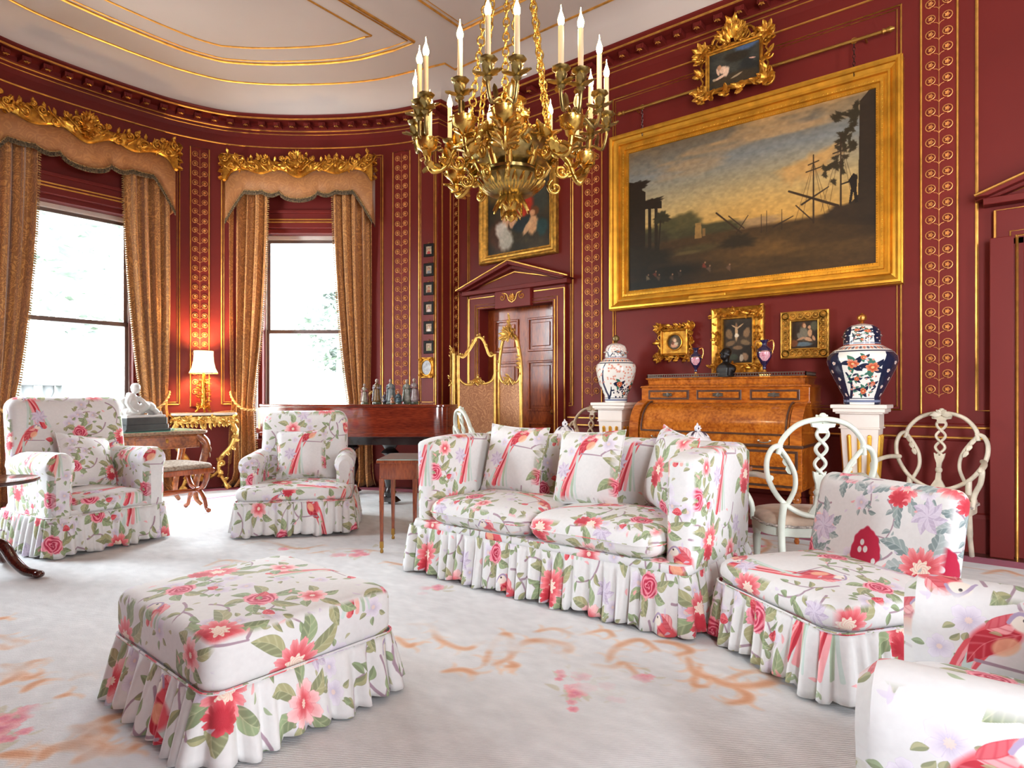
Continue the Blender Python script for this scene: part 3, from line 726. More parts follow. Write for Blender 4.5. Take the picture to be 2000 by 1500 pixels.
for (a, b) in ((877, 896), (1138, 1176), (1799, 1870)):
    ya, yb = ysy(a), ysy(b); carved_strip(wallR, (WX, (ya + yb) / 2, 0), -PI / 2, ya - yb, 1.05, 4.38)
def bow_frame(s, off=0.):
    x, y, d, n = bow(s, off); return (x, y, 0), math.atan2(n.x, -n.y)   # local x = viewer's right, local y = outward
for (a, b) in ((372, 409), (768, 801)):
    sa, sb = bow_s(a), bow_s(b); loc, rz = bow_frame((sa + sb) / 2); carved_strip(wallB, loc, rz, abs(sa - sb), 1.05, 4.38)
def bow_rect(sa, sb, z0, z1, r=.010):
    for q, rr in ((0, r), (.028, r * .45)):
        a, b = min(sa, sb) + q, max(sa, sb) - q; pts = []
        for i in range(9): x, y, _, _ = bow(a + (b - a) * i / 8, .004); pts.append((x, y, z0 + q))
        for i in range(9): x, y, _, _ = bow(b + (a - b) * i / 8, .004); pts.append((x, y, z1 - q))
        m = MB(); line3(m, pts, rr, True); m.build('panel_moulding', GOLDL, wallB, ang=80)
bow_rect(bow_s(350), W1S - .80 if bow_s(350) > W1S else W1S - .80, 1.08, 4.36); bow_rect(bow_s(433), W2S + .80, 1.08, 4.36)
bow_rect(bow_s(748), W2S - .80, 1.08, 4.36); bow_rect(bow_s(819), bow_s(862) if bow_s(862) > .02 else .03, 1.08, 4.36)
m = MB(); line3(m, [(5.86, EY - .004, 1.08), (5.86, EY - .004, 4.37)], .010); line3(m, [(5.71, EY - .004, 1.08), (5.71, EY - .004, 4.37)], .010); m.build('panel_moulding', GOLDL, wallE)
for z in (.948, .868):
    for (a, b) in ((.02, W2S - HWIN - .1), (W2S + HWIN + .1, W1S - HWIN - .1)):
        m = MB(); line3(m, [(*bow(a + (b - a) * i / 20, .012)[:2], z) for i in range(21)], .009); m.build('gilt_moulding', GOLDL, wallB)
# ---------------------------------------------------------------- sash windows
def sash_window(name, s):
    loc, rz = bow_frame(s); root = thing(name, None, None, loc, rz); tag(root, kind='structure'); h = HWIN
    m = MB()                                               # painted lining and architrave with gilt lines
    for k in (-1, 1): m.box(k * (h + .05), -.015, (ZS + ZH) / 2 + .02, .10, .03, ZH - ZS + .2); m.box(k * (h - .03), .14, (ZS + ZH) / 2, .06, .12, ZH - ZS)
    m.box(0, -.02, ZH + .10, 2 * h + .36, .04, .20); m.box(0, -.035, ZH + .21, 2 * h + .44, .07, .04); m.box(0, .12, ZH - .02, 2 * h, .16, .06)
    m.build('architrave', PAINT, root, smooth=False, bevel=.005)
    m = MB()
    for z, d in ((ZH + .20, -.045), (ZH + .11, -.045), (ZH + .075, -.045)): m.tube([(-h - .1, d, z), (h + .1, d, z)], .009, 6)
    for k in (-1, 1): m.tube([(k * (h + .05), -.034, ZS), (k * (h + .05), -.034, ZH)], .008, 6)
    m.build('gilt_moulding', GOLDL, root)
    m = MB()
    for k in (-1, 1): m.box(k * (h - .035), .24, (ZS + ZH) / 2, .07, .10, ZH - ZS)
    m.box(0, .24, ZH - .05, 2 * h, .10, .10); m.build('sash_frame', SASHW, root, smooth=False, bevel=.006)
    zm = 2.04
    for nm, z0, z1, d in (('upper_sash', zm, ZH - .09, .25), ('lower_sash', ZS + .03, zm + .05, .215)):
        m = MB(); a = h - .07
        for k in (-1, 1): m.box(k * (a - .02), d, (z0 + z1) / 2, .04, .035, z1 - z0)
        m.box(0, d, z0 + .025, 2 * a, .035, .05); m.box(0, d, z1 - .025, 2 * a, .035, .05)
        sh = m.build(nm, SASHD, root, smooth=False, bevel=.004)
        m = MB(); m.box(0, d, (z0 + z1) / 2, 2 * a - .06, .004, z1 - z0 - .06); m.build('pane', GLASS, sh, smooth=False)
    m = MB(); m.box(0, .12, ZS - .015, 2 * h + .24, .30, .05); m.box(0, -.01, ZS - .10, 2 * h + .14, .03, .12); m.build('sill', PAINT, root, smooth=False, bevel=.006)
    c = Vector(loc) + Vector((-math.sin(rz), math.cos(rz), 0)) * .42
    tgt = Vector(loc) - Vector((-math.sin(rz), math.cos(rz), 0)) * 2
    area('portal', (c.x, c.y, (ZS + ZH) / 2), (tgt.x, tgt.y, (ZS + ZH) / 2), 2 * h, ZH - ZS, 10, portal=True)
    return root
for i, s in enumerate((W1S, W2S, W3S)): sash_window('window_%d' % (i + 1), s)
# ---------------------------------------------------------------- doors
def pediment(root, hw, z0, zb, za, tab, mt=PAINT):
    m = MB()
    for k in (-1, 1): m.box(k * (hw - .105), -.02, z0 / 2, .17, .04, z0)
    m.box(0, -.02, z0 + .09, 2 * hw - .04, .04, .18 + (zb - z0 - .2)); m.box(0, -.05, zb - .02, 2 * hw + .1, .12, .05)
    fr = lambda u, t, w: (u, t, w)
    L = hw + .1
    for a, b, dep in ((0, .05, .17), (.05, .09, .10)):
        for k in (-1, 1):
            P = [(k * L, zb + .01 - a * .2), (0, za - a), (0, za - b), (k * (L - (b) * 1.6), zb + .01)]
            m.prism(P, -dep, 0, fr)
    m.prism([(-L + .1, zb), (L - .1, zb), (0, za - .05)], -.03, 0, fr)
    o = m.build('surround', mt, root, smooth=False, bevel=.004, seg=1)
    m = MB()
    for k in (-1, 1):
        m.tube([(k * L, -.17, zb + .02), (0, -.17, za)], .010, 6); m.tube([(k * (L - .22), -.034, zb + .045), (0, -.034, za - .12)], .009, 6)
        m.tube([(k * .30, -.045, zb - .085), (k * (hw - .02), -.045, zb - .085), (k * (hw - .02), -.045, .3)], .009, 6)
    m.build('gilt_moulding', GOLDL, root)
    if tab:
        m = MB(); m.box(0, -.05, z0 + .09, .54, .06, .24); t = m.build('tablet', PAINTD, root, smooth=False, bevel=.005)
        m = MB()
        for k in (-1, 1):
            m.scroll((k * .15, -.085, z0 + .10), (1, 0, 0), (0, 0, 1), .05, 1.2, .007, PI / 2, k); m.tube(spline([(k * .15, -.083, z0 + .15), (k * .08, -.083, z0 + .13), (k * .05, -.083, z0 + .06), (0, -.083, z0 + .03)], 5), .006, 6)
        for q in range(10): m.leaf((0, -.083, z0 + .09), (math.cos(q * .63), 0, math.sin(q * .63)), (0, -1, 0), .05, .014, .1, 3)
        m.sphere((0, -.085, z0 + .09), .018); m.build('gilt_relief', GOLDL, t)
d1 = tag(thing('door_1', None, None, (WX, D1Y, 0), -PI / 2), kind='structure')
pediment(d1, .745, D1Z, 2.50, 2.80, True)
def gold_arch(root, h, z, d=-.006):
    for q, rr in ((0.012, .012), (.05, .006)):
        m = MB(); m.tube([(-h - q, d - .036, 0), (-h - q, d - .036, z + q), (h + q, d - .036, z + q), (h + q, d - .036, 0)], rr, 6); m.build('gilt_moulding', GOLDL, root, ang=80)
gold_arch(d1, D1H, D1Z)
m = MB(); dep = .17; m.box(0, dep, D1Z / 2, 2 * D1H, .045, D1Z); leafd = m.build('door_leaf', MAHOG, d1, smooth=False)
for k in (-1, 1):
    for (z0, z1) in ((.20, .86), (1.02, 1.60), (1.74, 2.12)):
        m = MB(); cx = k * .265; w = .36; zc = (z0 + z1) / 2; h = z1 - z0
        for (bx, bz, bw, bh) in ((0, h / 2, w, .03), (0, -h / 2, w, .03), (w / 2, 0, .03, h), (-w / 2, 0, .03, h)): m.box(cx + bx, dep - .03, zc + bz, bw + (.03 if bw == w else 0), .022, bh)
        m.box(cx, dep - .026, zc, w - .09, .016, h - .09, 0)
        m.build('door_panel', MAHOG, leafd, smooth=False, bevel=.008)
m = MB(); m.sphere((.47, dep - .08, 1.0), .03); m.tube([(.47, dep - .08, 1.0), (.47, dep - .02, 1.0)], .012); m.build('door_knob', BRASS, leafd)
m = MB()
for k in (-1, 1): m.box(k * (D1H + .005), .10, D1Z / 2, .02, .22, D1Z)
m.box(0, .10, D1Z + .005, 2 * D1H, .22, .02); m.build('door_lining', PAINT, d1, smooth=False)
d2 = tag(thing('door_2', None, None, (WX, D2Y, 0), -PI / 2), kind='structure')
pediment(d2, .80, 2.36, 2.66, 3.02, False); gold_arch(d2, .64, 2.36)
for k in (-1, 1): m = MB(); m.box(k * .74, -.06, 1.18, .14, .12, 2.36); m.build('pilaster', PAINT, d2, smooth=False, bevel=.006)
m = MB(); m.box(0, .17, 1.18, 1.28, .045, 2.36); lf = m.build('door_leaf', MAHOG, d2, smooth=False)
for k in (-1, 1):
    for (z0, z1) in ((.2, .9), (1.05, 1.65), (1.8, 2.2)): m = MB(); m.box(k * .27, .14, (z0 + z1) / 2, .34, .03, z1 - z0); m.build('door_panel', MAHOG, lf, smooth=False, bevel=.012)
# ---------------------------------------------------------------- outside the windows
LAWN = mat('lawn', (128, 138, 112), .9, var=.12, scale=.6); STONE = mat('weathered_stone', (84, 86, 86), .8, var=.1, scale=3)
m = MB(); m.box(2.6, 13.2, -.55, 40, 9.6, .3); tag(m.build('terrace', STONE, smooth=False), kind='structure')
def hill(u, v):
    x = -60 + 150 * u; y = 16 + 90 * v; return (x, y, -1.2 + .10 * (y - 16) + .5 * math.sin(x * .07) + .4 * math.sin(y * .11 + x * .03) + 2.5 * max(0, v - .5))
m = MB(); m.grid(hill, 60, 40); tag(m.build('lawn', LAWN, ang=180), kind='structure')
bal = thing('stone_balustrade', 'grey stone balustrade of the terrace seen through the bow window behind the floral armchair', 'balustrade', (1.6, 13.2, .45))
m = MB(); m.box(0, 0, -.37, 4.2, .34, .98); m.build('plinth', STONE, bal, smooth=False, bevel=.015)
m = MB(); m.box(0, 0, .98, 4.3, .36, .14); m.build('coping', STONE, bal, smooth=False, bevel=.02)
bm = MB(); bm.lathe([(.09, .12), (.09, .18), (.05, .22), (.12, .40), (.10, .52), (.05, .70), (.09, .80), (.09, .91)], 12)
b0 = bm.build('baluster', STONE, bal)
for i in range(14):
    o = b0 if i == 0 else b0.copy()
    if i: link(o, bal)
    o.location = (-1.95 + i * .3, 0, 0)
m = MB(); m.box(2.3, 0, .10, .4, .4, 1.9); m.build('pier', STONE, bal, smooth=False, bevel=.02)
LEAFM = mat('hazy_foliage', (104, 112, 106), .9, var=.2, scale=2.); BARK = mat('bark', (120, 110, 100), .9, var=.2)
def tree(loc, h, w, label, seed):
    rs = random.Random(seed); t = thing('tree', label, 'tree', loc)
    m = MB(); m.tube(spline([(0, 0, -.5), (.1, 0, h * .3), (0, .1, h * .7)], 4), [.3] * 5 + [.2] * 4, 8); m.build('trunk', BARK, t)
    m = MB()
    for i in range(900):
        a, b = rs.random() * 6.28, rs.random(); zz = .25 + .75 * b; rr = w * math.sin(PI * min(1, .15 + .8 * b)) * (.35 + .65 * rs.random())
        p = Vector((rr * math.cos(a), rr * math.sin(a), h * zz)); s_ = .28 + .4 * rs.random()
        d = Vector((rs.uniform(-1, 1), rs.uniform(-1, 1), rs.uniform(-.6, .6))); e = d.cross(Vector((rs.uniform(-1, 1), rs.uniform(-1, 1), 1))).normalized() * s_; d = d.normalized() * s_
        m.add([p - d, p + e * .5, p + d, p - e * .5], [(0, 1, 2, 3)])
    m.build('foliage', LEAFM, t, smooth=False)
tree((12.5, 36, .8), 13, 5.5, 'tall hazy tree on the lawn seen at the right side of the centre bow window', 1)
tree((38, 52, 2.5), 9, 4.5, 'small distant tree on the hill seen through the narrower window by the piano', 2)
for i, (x, y, w) in enumerate(((27, 64, 5), (50, 66, 5.), (62, 58, 5))):
    tree((x, y, 3), 4.2, w, ['low hazy clump of trees on the hill crest, farthest from the piano', 'low hazy clump of trees in the middle of the hill crest', 'low hazy clump of trees on the hill crest, beside the curtain near the piano'][i], 5 + i)
# ---------------------------------------------------------------- carpet
CZ = .014
CORAL, CORAL2, CPINK, CLEAF, CRIM = S8(206, 146, 104), S8(226, 186, 154), S8(226, 130, 140), S8(190, 182, 150), S8(150, 24, 70)
def carpet_marks(P):
    C0 = P.c.copy()
    rq = random.Random(9)
    def fp(z, ox, oy, sc): return [floor_pt(ox + a / sc, oy + b / sc) for a, b in z]
    def stroke(z, ox, oy, sc, w, c=CORAL, a=.66):
        q = spline([(x, y, 0) for x, y in fp(z, ox, oy, sc)], 6); n = len(q) - 1
        for k in range(1, n, 3):
            d_ = (q[k + 1] - q[k - 1]).normalized(); nn = Vector((-d_.y, d_.x, 0)) * rq.choice((-1, 1)); b_ = q[k] + nn * .07 + d_ * .05; P.stroke(bez(tuple(q[k][:2]), tuple((q[k] + nn * .03 + d_ * .06)[:2]), tuple(b_[:2]), 6), .009, .003, CORAL2, a * .7, 4.)
        for k in range(n):
            t = (k + .5) / n; ww = w * .62 * (.30 + .70 * math.sin(PI * min(1, t * 1.05)))
            P.stroke([q[k][:2], q[k + 1][:2]], ww, ww, c, a, 6.)
    R_, L_ = (760, 1100, 1.613), (0, 1080, 3.571)
    for z, w in (([(60, 200), (130, 205), (160, 250), (240, 280), (300, 255)], .016), ([(300, 330), (330, 260), (372, 232), (385, 300), (330, 330)], .018), ([(395, 292), (420, 262), (480, 252), (560, 268), (562, 288), (535, 292)], .026),
                 ([(690, 320), (715, 275), (790, 250), (850, 285)], .020), ([(640, 330), (700, 338), (735, 322)], .016), ([(840, 255), (900, 262), (950, 285), (905, 300)], .020),
                 ([(940, 305), (960, 350), (1010, 372), (1090, 398), (1190, 390), (1212, 368), (1150, 350), (1060, 376)], .024), ([(1085, 400), (1130, 425), (1122, 445), (1060, 455)], .018), ([(170, 352), (230, 345), (275, 360)], .014),
                 ([(20, 240), (60, 270), (80, 262)], .014), ([(460, 225), (520, 215), (580, 232)], .012), ([(600, 235), (680, 220), (710, 240)], .012), ([(380, 320), (400, 332), (370, 336)], .014), ([(980, 330), (960, 390), (1000, 400)], .012)):
        stroke(z, *R_, w * 1.9, CORAL2, .3); stroke(z, *R_, w)
    for z, w in (([(-40, 590), (90, 630), (160, 650), (60, 685), (0, 660)], .020), ([(20, 800), (80, 822), (150, 830), (220, 782), (290, 770)], .016), ([(-30, 870), (130, 862), (180, 900), (290, 862)], .018), ([(0, 945), (100, 892), (140, 850)], .018), ([(165, 992), (230, 940), (320, 905)], .014),
                 ([(490, 1240), (620, 1252), (740, 1185), (840, 1160)], .028), ([(580, 1312), (640, 1300), (700, 1255), (800, 1280)], .026), ([(290, 1465), (350, 1402), (480, 1368), (620, 1372), (700, 1402), (850, 1425), (965, 1368)], .030), ([(540, 1482), (640, 1432), (690, 1392)], .026), ([(0, 1440), (110, 1430), (230, 1442)], .018), ([(-20, 480), (40, 470)], .02), ([(500, 905), (560, 880), (620, 870)], .012), ([(400, 1030), (480, 1010)], .010)):
        stroke(z, *L_, w * 1.9, CORAL2, .35); stroke(z, *L_, w)
    O = (0, 0, 1)
    for z, w in (([(470, 1068), (520, 1060), (580, 1075), (640, 1066)], .03), ([(600, 1085), (680, 1075), (740, 1080)], .03), ([(400, 1110), (440, 1098), (500, 1104)], .02), ([(1470, 1050), (1500, 1062), (1490, 1080), (1450, 1085)], .03), ([(1440, 1045), (1480, 1040), (1510, 1050)], .03), ([(1920, 1125), (1960, 1118), (2000, 1130)], .03), ([(840, 1120), (790, 1108), (750, 1100)], .02), ([(1220, 1300), (1250, 1330)], .012)):
        stroke(z, *O, w)
    rs = np.random.RandomState(3)
    for (px, py, r, n) in ((1145, 1342, .075, 7), (1130, 1372, .05, 3), (1212, 1372, .04, 3), (1262, 1330, .05, 4), (8, 1408, .10, 4), (850, 1155, .07, 4), (685, 1085, .10, 5), (430, 1108, .06, 3), (560, 1078, .07, 3), (1480, 1070, .07, 4), (60, 1390, .06, 3), (1100, 1325, .04, 3), (15, 1452, .05, 3)):
        x, y = floor_pt(px, py)
        for i in range(n * 2): P.leaf(x + r * rs.randn() * .8, y + r * rs.randn() * .8, rs.rand() * 6.3, r * 1.2, r * .22, CLEAF, None, None, .6)
        for i in range(n): P.flower(x + r * rs.randn() * .55, y + r * rs.randn() * .55, r * (.45 + .3 * rs.rand()), 6, S8(206, 84, 120), CPINK, S8(240, 190, 190), rs.rand() * 6, a=.8)
    P.stroke([(-.8, 7.14), (6, 7.14)], .03, .03, S8(190, 70, 116), .85, 3); P.stroke([(5.30, -4), (5.30, 5.1)], .012, .012, CORAL, .4, 4)
    wr = np.clip((fbm(P.h, P.w, 77, 26, 4) - .47) * 5, 0, .85)[..., None]; P.c[:] = P.c * (1 - wr) + C0 * wr
    edge = [(p.x, p.y) for p in offset(OUTLINE, .34)]
    for a, b in zip(edge, edge[1:]): P.stroke([a, b], .11, .11, CRIM, 1., 2.)
CARPET = picture('carpet_pile', carpet_image('carpet_design', carpet_marks), .92, 0, 'UV')
t = CARPET.node_tree; b = t.nodes['Principled BSDF']; tc = nod(t, 'ShaderNodeTexCoord'); wv = nod(t, 'ShaderNodeTexWave', {'Vector': tc.outputs['Object'], 'Scale': 42., 'Distortion': 1.4, 'Detail': 1., 'Detail Scale': 3.}, bands_direction='DIAGONAL')
bump(t, b, wv.outputs[0], .35, .004); b.inputs['Sheen Weight'].default_value = .15
mb = MB(); rim = [q for q in offset(OUTLINE, .24)]; rim[0].y = rim[-1].y = -3.8; n = len(rim)
cw, ch = int(6.7 * CPPU) / CPPU, int(12.3 * CPPU) / CPPU
uv = [((p.x - CX0) / cw, (p.y - CY0) / ch) for p in rim] * 2
mb.add([(p.x, p.y, CZ) for p in rim] + [(p.x, p.y, .001) for p in rim], [tuple(range(n))] + [(i, n + i, n + (i + 1) % n, (i + 1) % n) for i in range(n)], uv)
tag(mb.build('carpet', CARPET, smooth=False), 'large cream carpet with coral scrolls, pink roses and a crimson border', 'carpet')
# ---------------------------------------------------------------- chintz
IMC, IMC2 = chintz('chintz_print', 1), chintz('chintz_print_large', 7, True)
_c = {}
def CH(off=(0, 0, 0), sc=1.2, img=None, uv=False):
    k = (off, sc, id(img), uv)
    if k not in _c:
        _c[k] = picture('chintz_cotton', img or IMC, .82, 0, 'UV' if uv else 'Object', 1 / sc, off, .18, .08, 'FLAT' if uv else 'BOX', 60)
        _c[k].node_tree.nodes['Principled BSDF'].inputs['Sheen Weight'].default_value = .1
    return _c[k]
def vring(z, w, d, r, cx=0., cy=0., k=5): return [(x, y, z) for x, y in rrect(w, d, min(r, w / 2 - .001, d / 2 - .001), k, cx, cy)]
def puff(w, d, z0, z1, r=.08, cy=0., cx=0., crown=.03, e=.045, k=6):
    """a stuffed slab: rounded edges, slightly domed top"""
    m = MB(); rg = []
    for i in range(5): a = PI / 2 * i / 4; rg.append(vring(z0 + e - e * math.cos(a), w - 2 * e * (1 - math.sin(a)), d - 2 * e * (1 - math.sin(a)), r, cx, cy, k))
    for i in range(5): a = PI / 2 * i / 4; rg.append(vring(z1 - e + e * math.sin(a), w - 2 * e * (1 - math.cos(a)), d - 2 * e * (1 - math.cos(a)), r, cx, cy, k))
    for f in (.75, .5, .25, .02): rg.append(vring(z1 + crown * (1 - f * f), (w - 2 * e) * f, (d - 2 * e) * f, r * f, cx, cy, k))
    return m.rings(rg)
def upright(w, t, z0, z1, r, cy=0., rake=0., camber=0., wt=None, cx=0., nz=9, thin=.8):
    """an upholstered back: slab standing on z0, top rolled over"""
    m = MB(); rg = []; wt = wt or w
    for i in range(nz + 1):
        f = i / nz; z = z0 + (z1 - r - z0) * f; rg.append(vring(z, w + (wt - w) * f, t * (1 - (1 - thin) * f), .06, cx, cy + rake * (z - z0)))
    tt = t * thin
    for i in range(1, 7):
        a = PI / 2 * i / 6; z = z1 - r + r * math.sin(a); q = r * (1 - math.cos(a)); ww = wt - 2 * q * .8; td = max(.012, tt - tt * (1 - math.cos(a)) * .97)
        rg.append([(x, y, zz + camber * (1 - (2 * (x - cx) / wt) ** 2) * math.sin(a)) for x, y, zz in vring(z, ww, td, .055 * math.cos(a) + .005, cx, cy + rake * (z - z0))])
    return m.rings(rg)
def roll_arm(x0, x1, y0, y1, z0, h0, h1, side, flare=0.):
    """rolled arm lofted from the front y0 to the back y1; side -1 left, 1 right"""
    m = MB(); rg = []; w = x1 - x0; rad = w * .52; n = 10
    def sec(h, sc, y, dx):
        cx, cz = (x0 + x1) / 2 + dx, h - rad; P = []
        pts = [(-w * .40, z0), (-w * .42, cz - rad * .6)] + [(-rad * math.cos(a) , cz - z0 + z0 + rad * math.sin(a)) for a in [-.5 + (PI + 1.) * i / n for i in range(n + 1)]] + [(w * .42, cz - rad * .6), (w * .40, z0)]
        for u, z in pts: P.append((cx + u * sc, y, z0 + (z - z0) * (1 - (1 - sc) * .25) if sc < 1 else z))
        return P
    for i, (f, sc) in enumerate([(0, .55), (0.004, .80), (.02, .94), (.06, 1), (.25, 1), (.5, 1), (.75, 1), (1, 1)]):
        y = y0 + (y1 - y0) * f; rg.append(sec(h0 + (h1 - h0) * f, sc, y - (.018 if i == 0 else 0), side * flare * (1 - f)))
    if y1 > y0: rg = [list(reversed(r)) for r in rg]
    return m.rings(rg)
def skirt(w, d, r, z0, z1, seed, amp=.028, flare=.03, per=.075, closed=True, cx=0., cy=0.):
    P = rrect(w, d, r, 6, cx, cy); P.append(P[0]); L = [0.]
    for a, b in zip(P, P[1:]): L.append(L[-1] + math.dist(a, b))
    n = int(L[-1] / .0105); rs = np.random.RandomState(seed); ph = np.cumsum(rs.uniform(.55, 1.45, int(L[-1] / per) + 4)); 
    def at(s):
        s = s % L[-1]; k = min(int(np.searchsorted(L, s, side='right') - 1), len(P) - 2); t = (s - L[k]) / (L[k + 1] - L[k] + 1e-9)
        a, b = P[k], P[k + 1]; d_ = math.dist(a, b) + 1e-9; return a[0] + (b[0] - a[0]) * t, a[1] + (b[1] - a[1]) * t, (b[1] - a[1]) / d_, -(b[0] - a[0]) / d_
    tot = ph[-2]
    W_ = []
    for i in range(n + 1):
        q = (i % n) / n * tot; k = int(np.searchsorted(ph, q)); lo = ph[k - 1] if k else 0.; f = (q - lo) / (ph[k] - lo); W_.append((math.sin(PI * f) ** 1.3, rs.uniform(.6, 1.2) if False else .65 + .5 * ((k * 7919) % 13) / 13, k))
    def fn(u, v):
        i = int(round(u * n)); x, y, nx, ny = at(u * L[-1]); p, g, k = W_[i]
        f = v; a = (.004 + .012 * min(1, f * 6) + amp * f ** .8) * g; o = flare * f + a * (p - .35) + .003 * math.sin(i * 2.1) * max(0, 1 - f * 5)
        z = z1 + (z0 - z1) * f + (f == 1) * .012 * math.sin(k * 2.3) * 0 + f * .014 * math.sin(k * 1.7)
        return (x + nx * o, y + ny * o, max(z, CZ * .6))
    m = MB(); m.grid(fn, n, 9, lambda u, v: (u * L[-1] * 1.45 / 1.2, (z1 + (z0 - z1) * v) / 1.2), back=False)
    return m
def pillow(name, label, cat, loc, rot, s, t, matl, group=None, sh=1.):
    m = MB(); n = 16
    for sd in (-1, 1):
        def fn(u, v):
            a, b = 2 * u - 1, 2 * v - 1; k = .07; x = a * (1 - k * (1 - b * b)) * s / 2; z = b * (1 - k * (1 - a * a)) * s / 2 * sh
            th = t / 2 * (max(0, (1 - a ** 4) * (1 - b ** 4))) ** .55 * (1 + .08 * math.sin(5 * a + 2 * b)); return (x, sd * th, z)
        m.grid(fn, n, n, back=sd > 0)
    P = []
    for i in range(40):
        q = i / 10; k = int(q); f = q - k; a, b = [(2 * f - 1, -1), (1, 2 * f - 1), (1 - 2 * f, 1), (-1, 1 - 2 * f)][k]; P.append((a * (1 - .07 * (1 - b * b)) * s / 2, 0, b * (1 - .07 * (1 - a * a)) * s / 2 * sh))
    o = m.build(name, matl, None, ang=180); o.location = loc; o.rotation_euler = rot; tag(o, label, cat, group)
    m = MB(); m.tube(P, .005, 5, True); m.build('piping', matl, o)
    return o
CAST = mat('castor_brass', (120, 92, 60), .35, .8)
def castor(root, x, y):
    m = MB(); m.lathe([(.018, .06), (.02, .10), (.02, .14)], 10); m.tube([(-.012, 0, .028), (.012, 0, .028)], .028, 12); m.box(0, 0, .05, .02, .03, .04)
    m.build('castor', CAST, root, loc=(x, y, 0))
def armchair(label, loc, rz, W=.84, D=.86, seat=.43, arm=(.74, .72), back=1.15, bw=None, aw=.18, seed=1, off=(0, 0, 0), setback=0., flare=0., camber=.01, rake=.16, group=None, sflare=.03):
    t = thing('armchair', label, 'armchair', loc, rz, group); c = CH(off); cu = CH(off, uv=True); bw = bw or W - .04
    sm = .29; f = -D / 2; bk = D / 2
    m = MB(); m.rings([vring(.10, W - .10, D - .10, .07), vring(sm, W - .03, D - .03, .07), vring(sm + .04, W - .05, D - .05, .07)]); m.build('base', c, t)
    sw = W - 2 * aw + .05 if setback == 0 else W
    m = puff(sw, D - .16, sm, seat, .09, cy=-.08, crown=.025, e=.05)
    if setback: m.v = [(x * (1 if y < f + setback + .06 else (W - 2 * aw + .04) / W), y, z) for x, y, z in m.v]
    m.build('seat', c, t)
    upright(bw, .20, sm, back, .10, cy=bk - .20, rake=rake, camber=camber).build('backrest', c, t)
    for s in (-1, 1):
        x0, x1 = (W / 2 - aw, W / 2) if s > 0 else (-W / 2, -W / 2 + aw)
        roll_arm(x0, x1, f + .02 + setback, bk - .12, sm - .01, arm[0], arm[1], s, flare).build('arm', c, t)
    skirt(W, D, .07, .022, sm + .005, seed, flare=sflare).build('skirt', cu, t, ang=180, solid=.003)
    m = MB(); m.tube([(x, y, sm + .004) for x, y in rrect(W + .005, D + .005, .07, 5)], .005, 5, True); m.build('piping', c, t)
    for sx in (-1, 1):
        for sy in (-1, 1): castor(t, sx * (W / 2 - .08), sy * (D / 2 - .08))
    return t
a1c = Vector((1.865, 5.405)); r1 = R(6.); armchair('floral armchair in front of the centre window, beside the dark tripod table', (a1c.x - math.sin(r1) * .43, a1c.y + math.cos(r1) * .43, CZ), r1, .86, .86, .43, (.765, .74), 1.165, .84, .19, 3, (.1, .35, .2))
r2 = math.atan2(-.70, .72) + 0.06; f2 = Vector((2.95, 4.66)); armchair('floral armchair with narrower back, standing in front of the grand piano', (f2.x - math.sin(r2) * .45, f2.y + math.cos(r2) * .45, CZ), r2, .94, .90, .41, (.66, .68), 1.02, .78, .17, 5, (.45, .1, .55), setback=.20, flare=.015, camber=.035, rake=.20)
armchair('floral armchair at the corner nearest the viewer, partly cut off, one rolled arm in front', (1.88, -.19, CZ), PI, .98, .86, .42, (.64, .65), 1.0, .90, .19, 8, (.62, .5, .36))
# slipper chair
def slipper(loc, rz):
    t = thing('slipper_chair', 'low armless floral chair with large grey leaved print on its back, beside the sofa', 'chair', loc, rz)
    W_, D_ = .78, .84; c = CH((.2, .4, .1)); cu = CH((.2, .4, .1), uv=True)
    m = MB(); m.rings([vring(.10, W_ - .1, D_ - .1, .07), vring(.28, W_ - .03, D_ - .03, .07)]); m.build('base', c, t)
    puff(W_, D_ - .12, .27, .395, .10, cy=-.06, crown=.03, e=.055).build('seat', c, t)
    upright(W_ - .03, .16, .28, .785, .07, cy=D_ / 2 - .20, cx=-.05, rake=.20, camber=-.01, wt=W_ - .02).build('backrest', CH((.35, .12, .2), 1.1, IMC2), t)
    skirt(W_, D_, .08, .022, .285, 12).build('skirt', cu, t, ang=180, solid=.003)
    m = MB(); m.tube([(x, y, .285) for x, y in rrect(W_ + .005, D_ + .005, .08, 5)], .005, 5, True); m.build('piping', c, t)
    for sx in (-1, 1):
        for sy in (-1, 1): castor(t, sx * (W_ / 2 - .08), sy * (D_ / 2 - .08))
    return t
rzs = math.atan2(-.82, -.57); slipper((2.78 + .82 * .44, .82 - .57 * .44, CZ), rzs)
# ottoman
ot = thing('ottoman', 'large square floral ottoman stool with ruffled skirt in the middle of the carpet', 'ottoman', (1.33, 2.37, CZ), R(-2))
c, cu = CH((.62, .2, .4)), CH((.62, .2, .4), uv=True)
puff(.75, .85, .215, .415, .07, crown=.02, e=.05).build('cushion_top', c, ot)
m = MB(); m.rings([vring(.05, .67, .77, .06), vring(.235, .73, .83, .06)]); m.build('base', c, ot)
skirt(.75, .85, .06, .016, .235, 21, .036, .045, .085).build('skirt', cu, ot, ang=180, solid=.003)
m = MB(); m.tube([(x, y, .236) for x, y in rrect(.755, .855, .06, 5)], .005, 5, True); m.build('piping', c, ot)
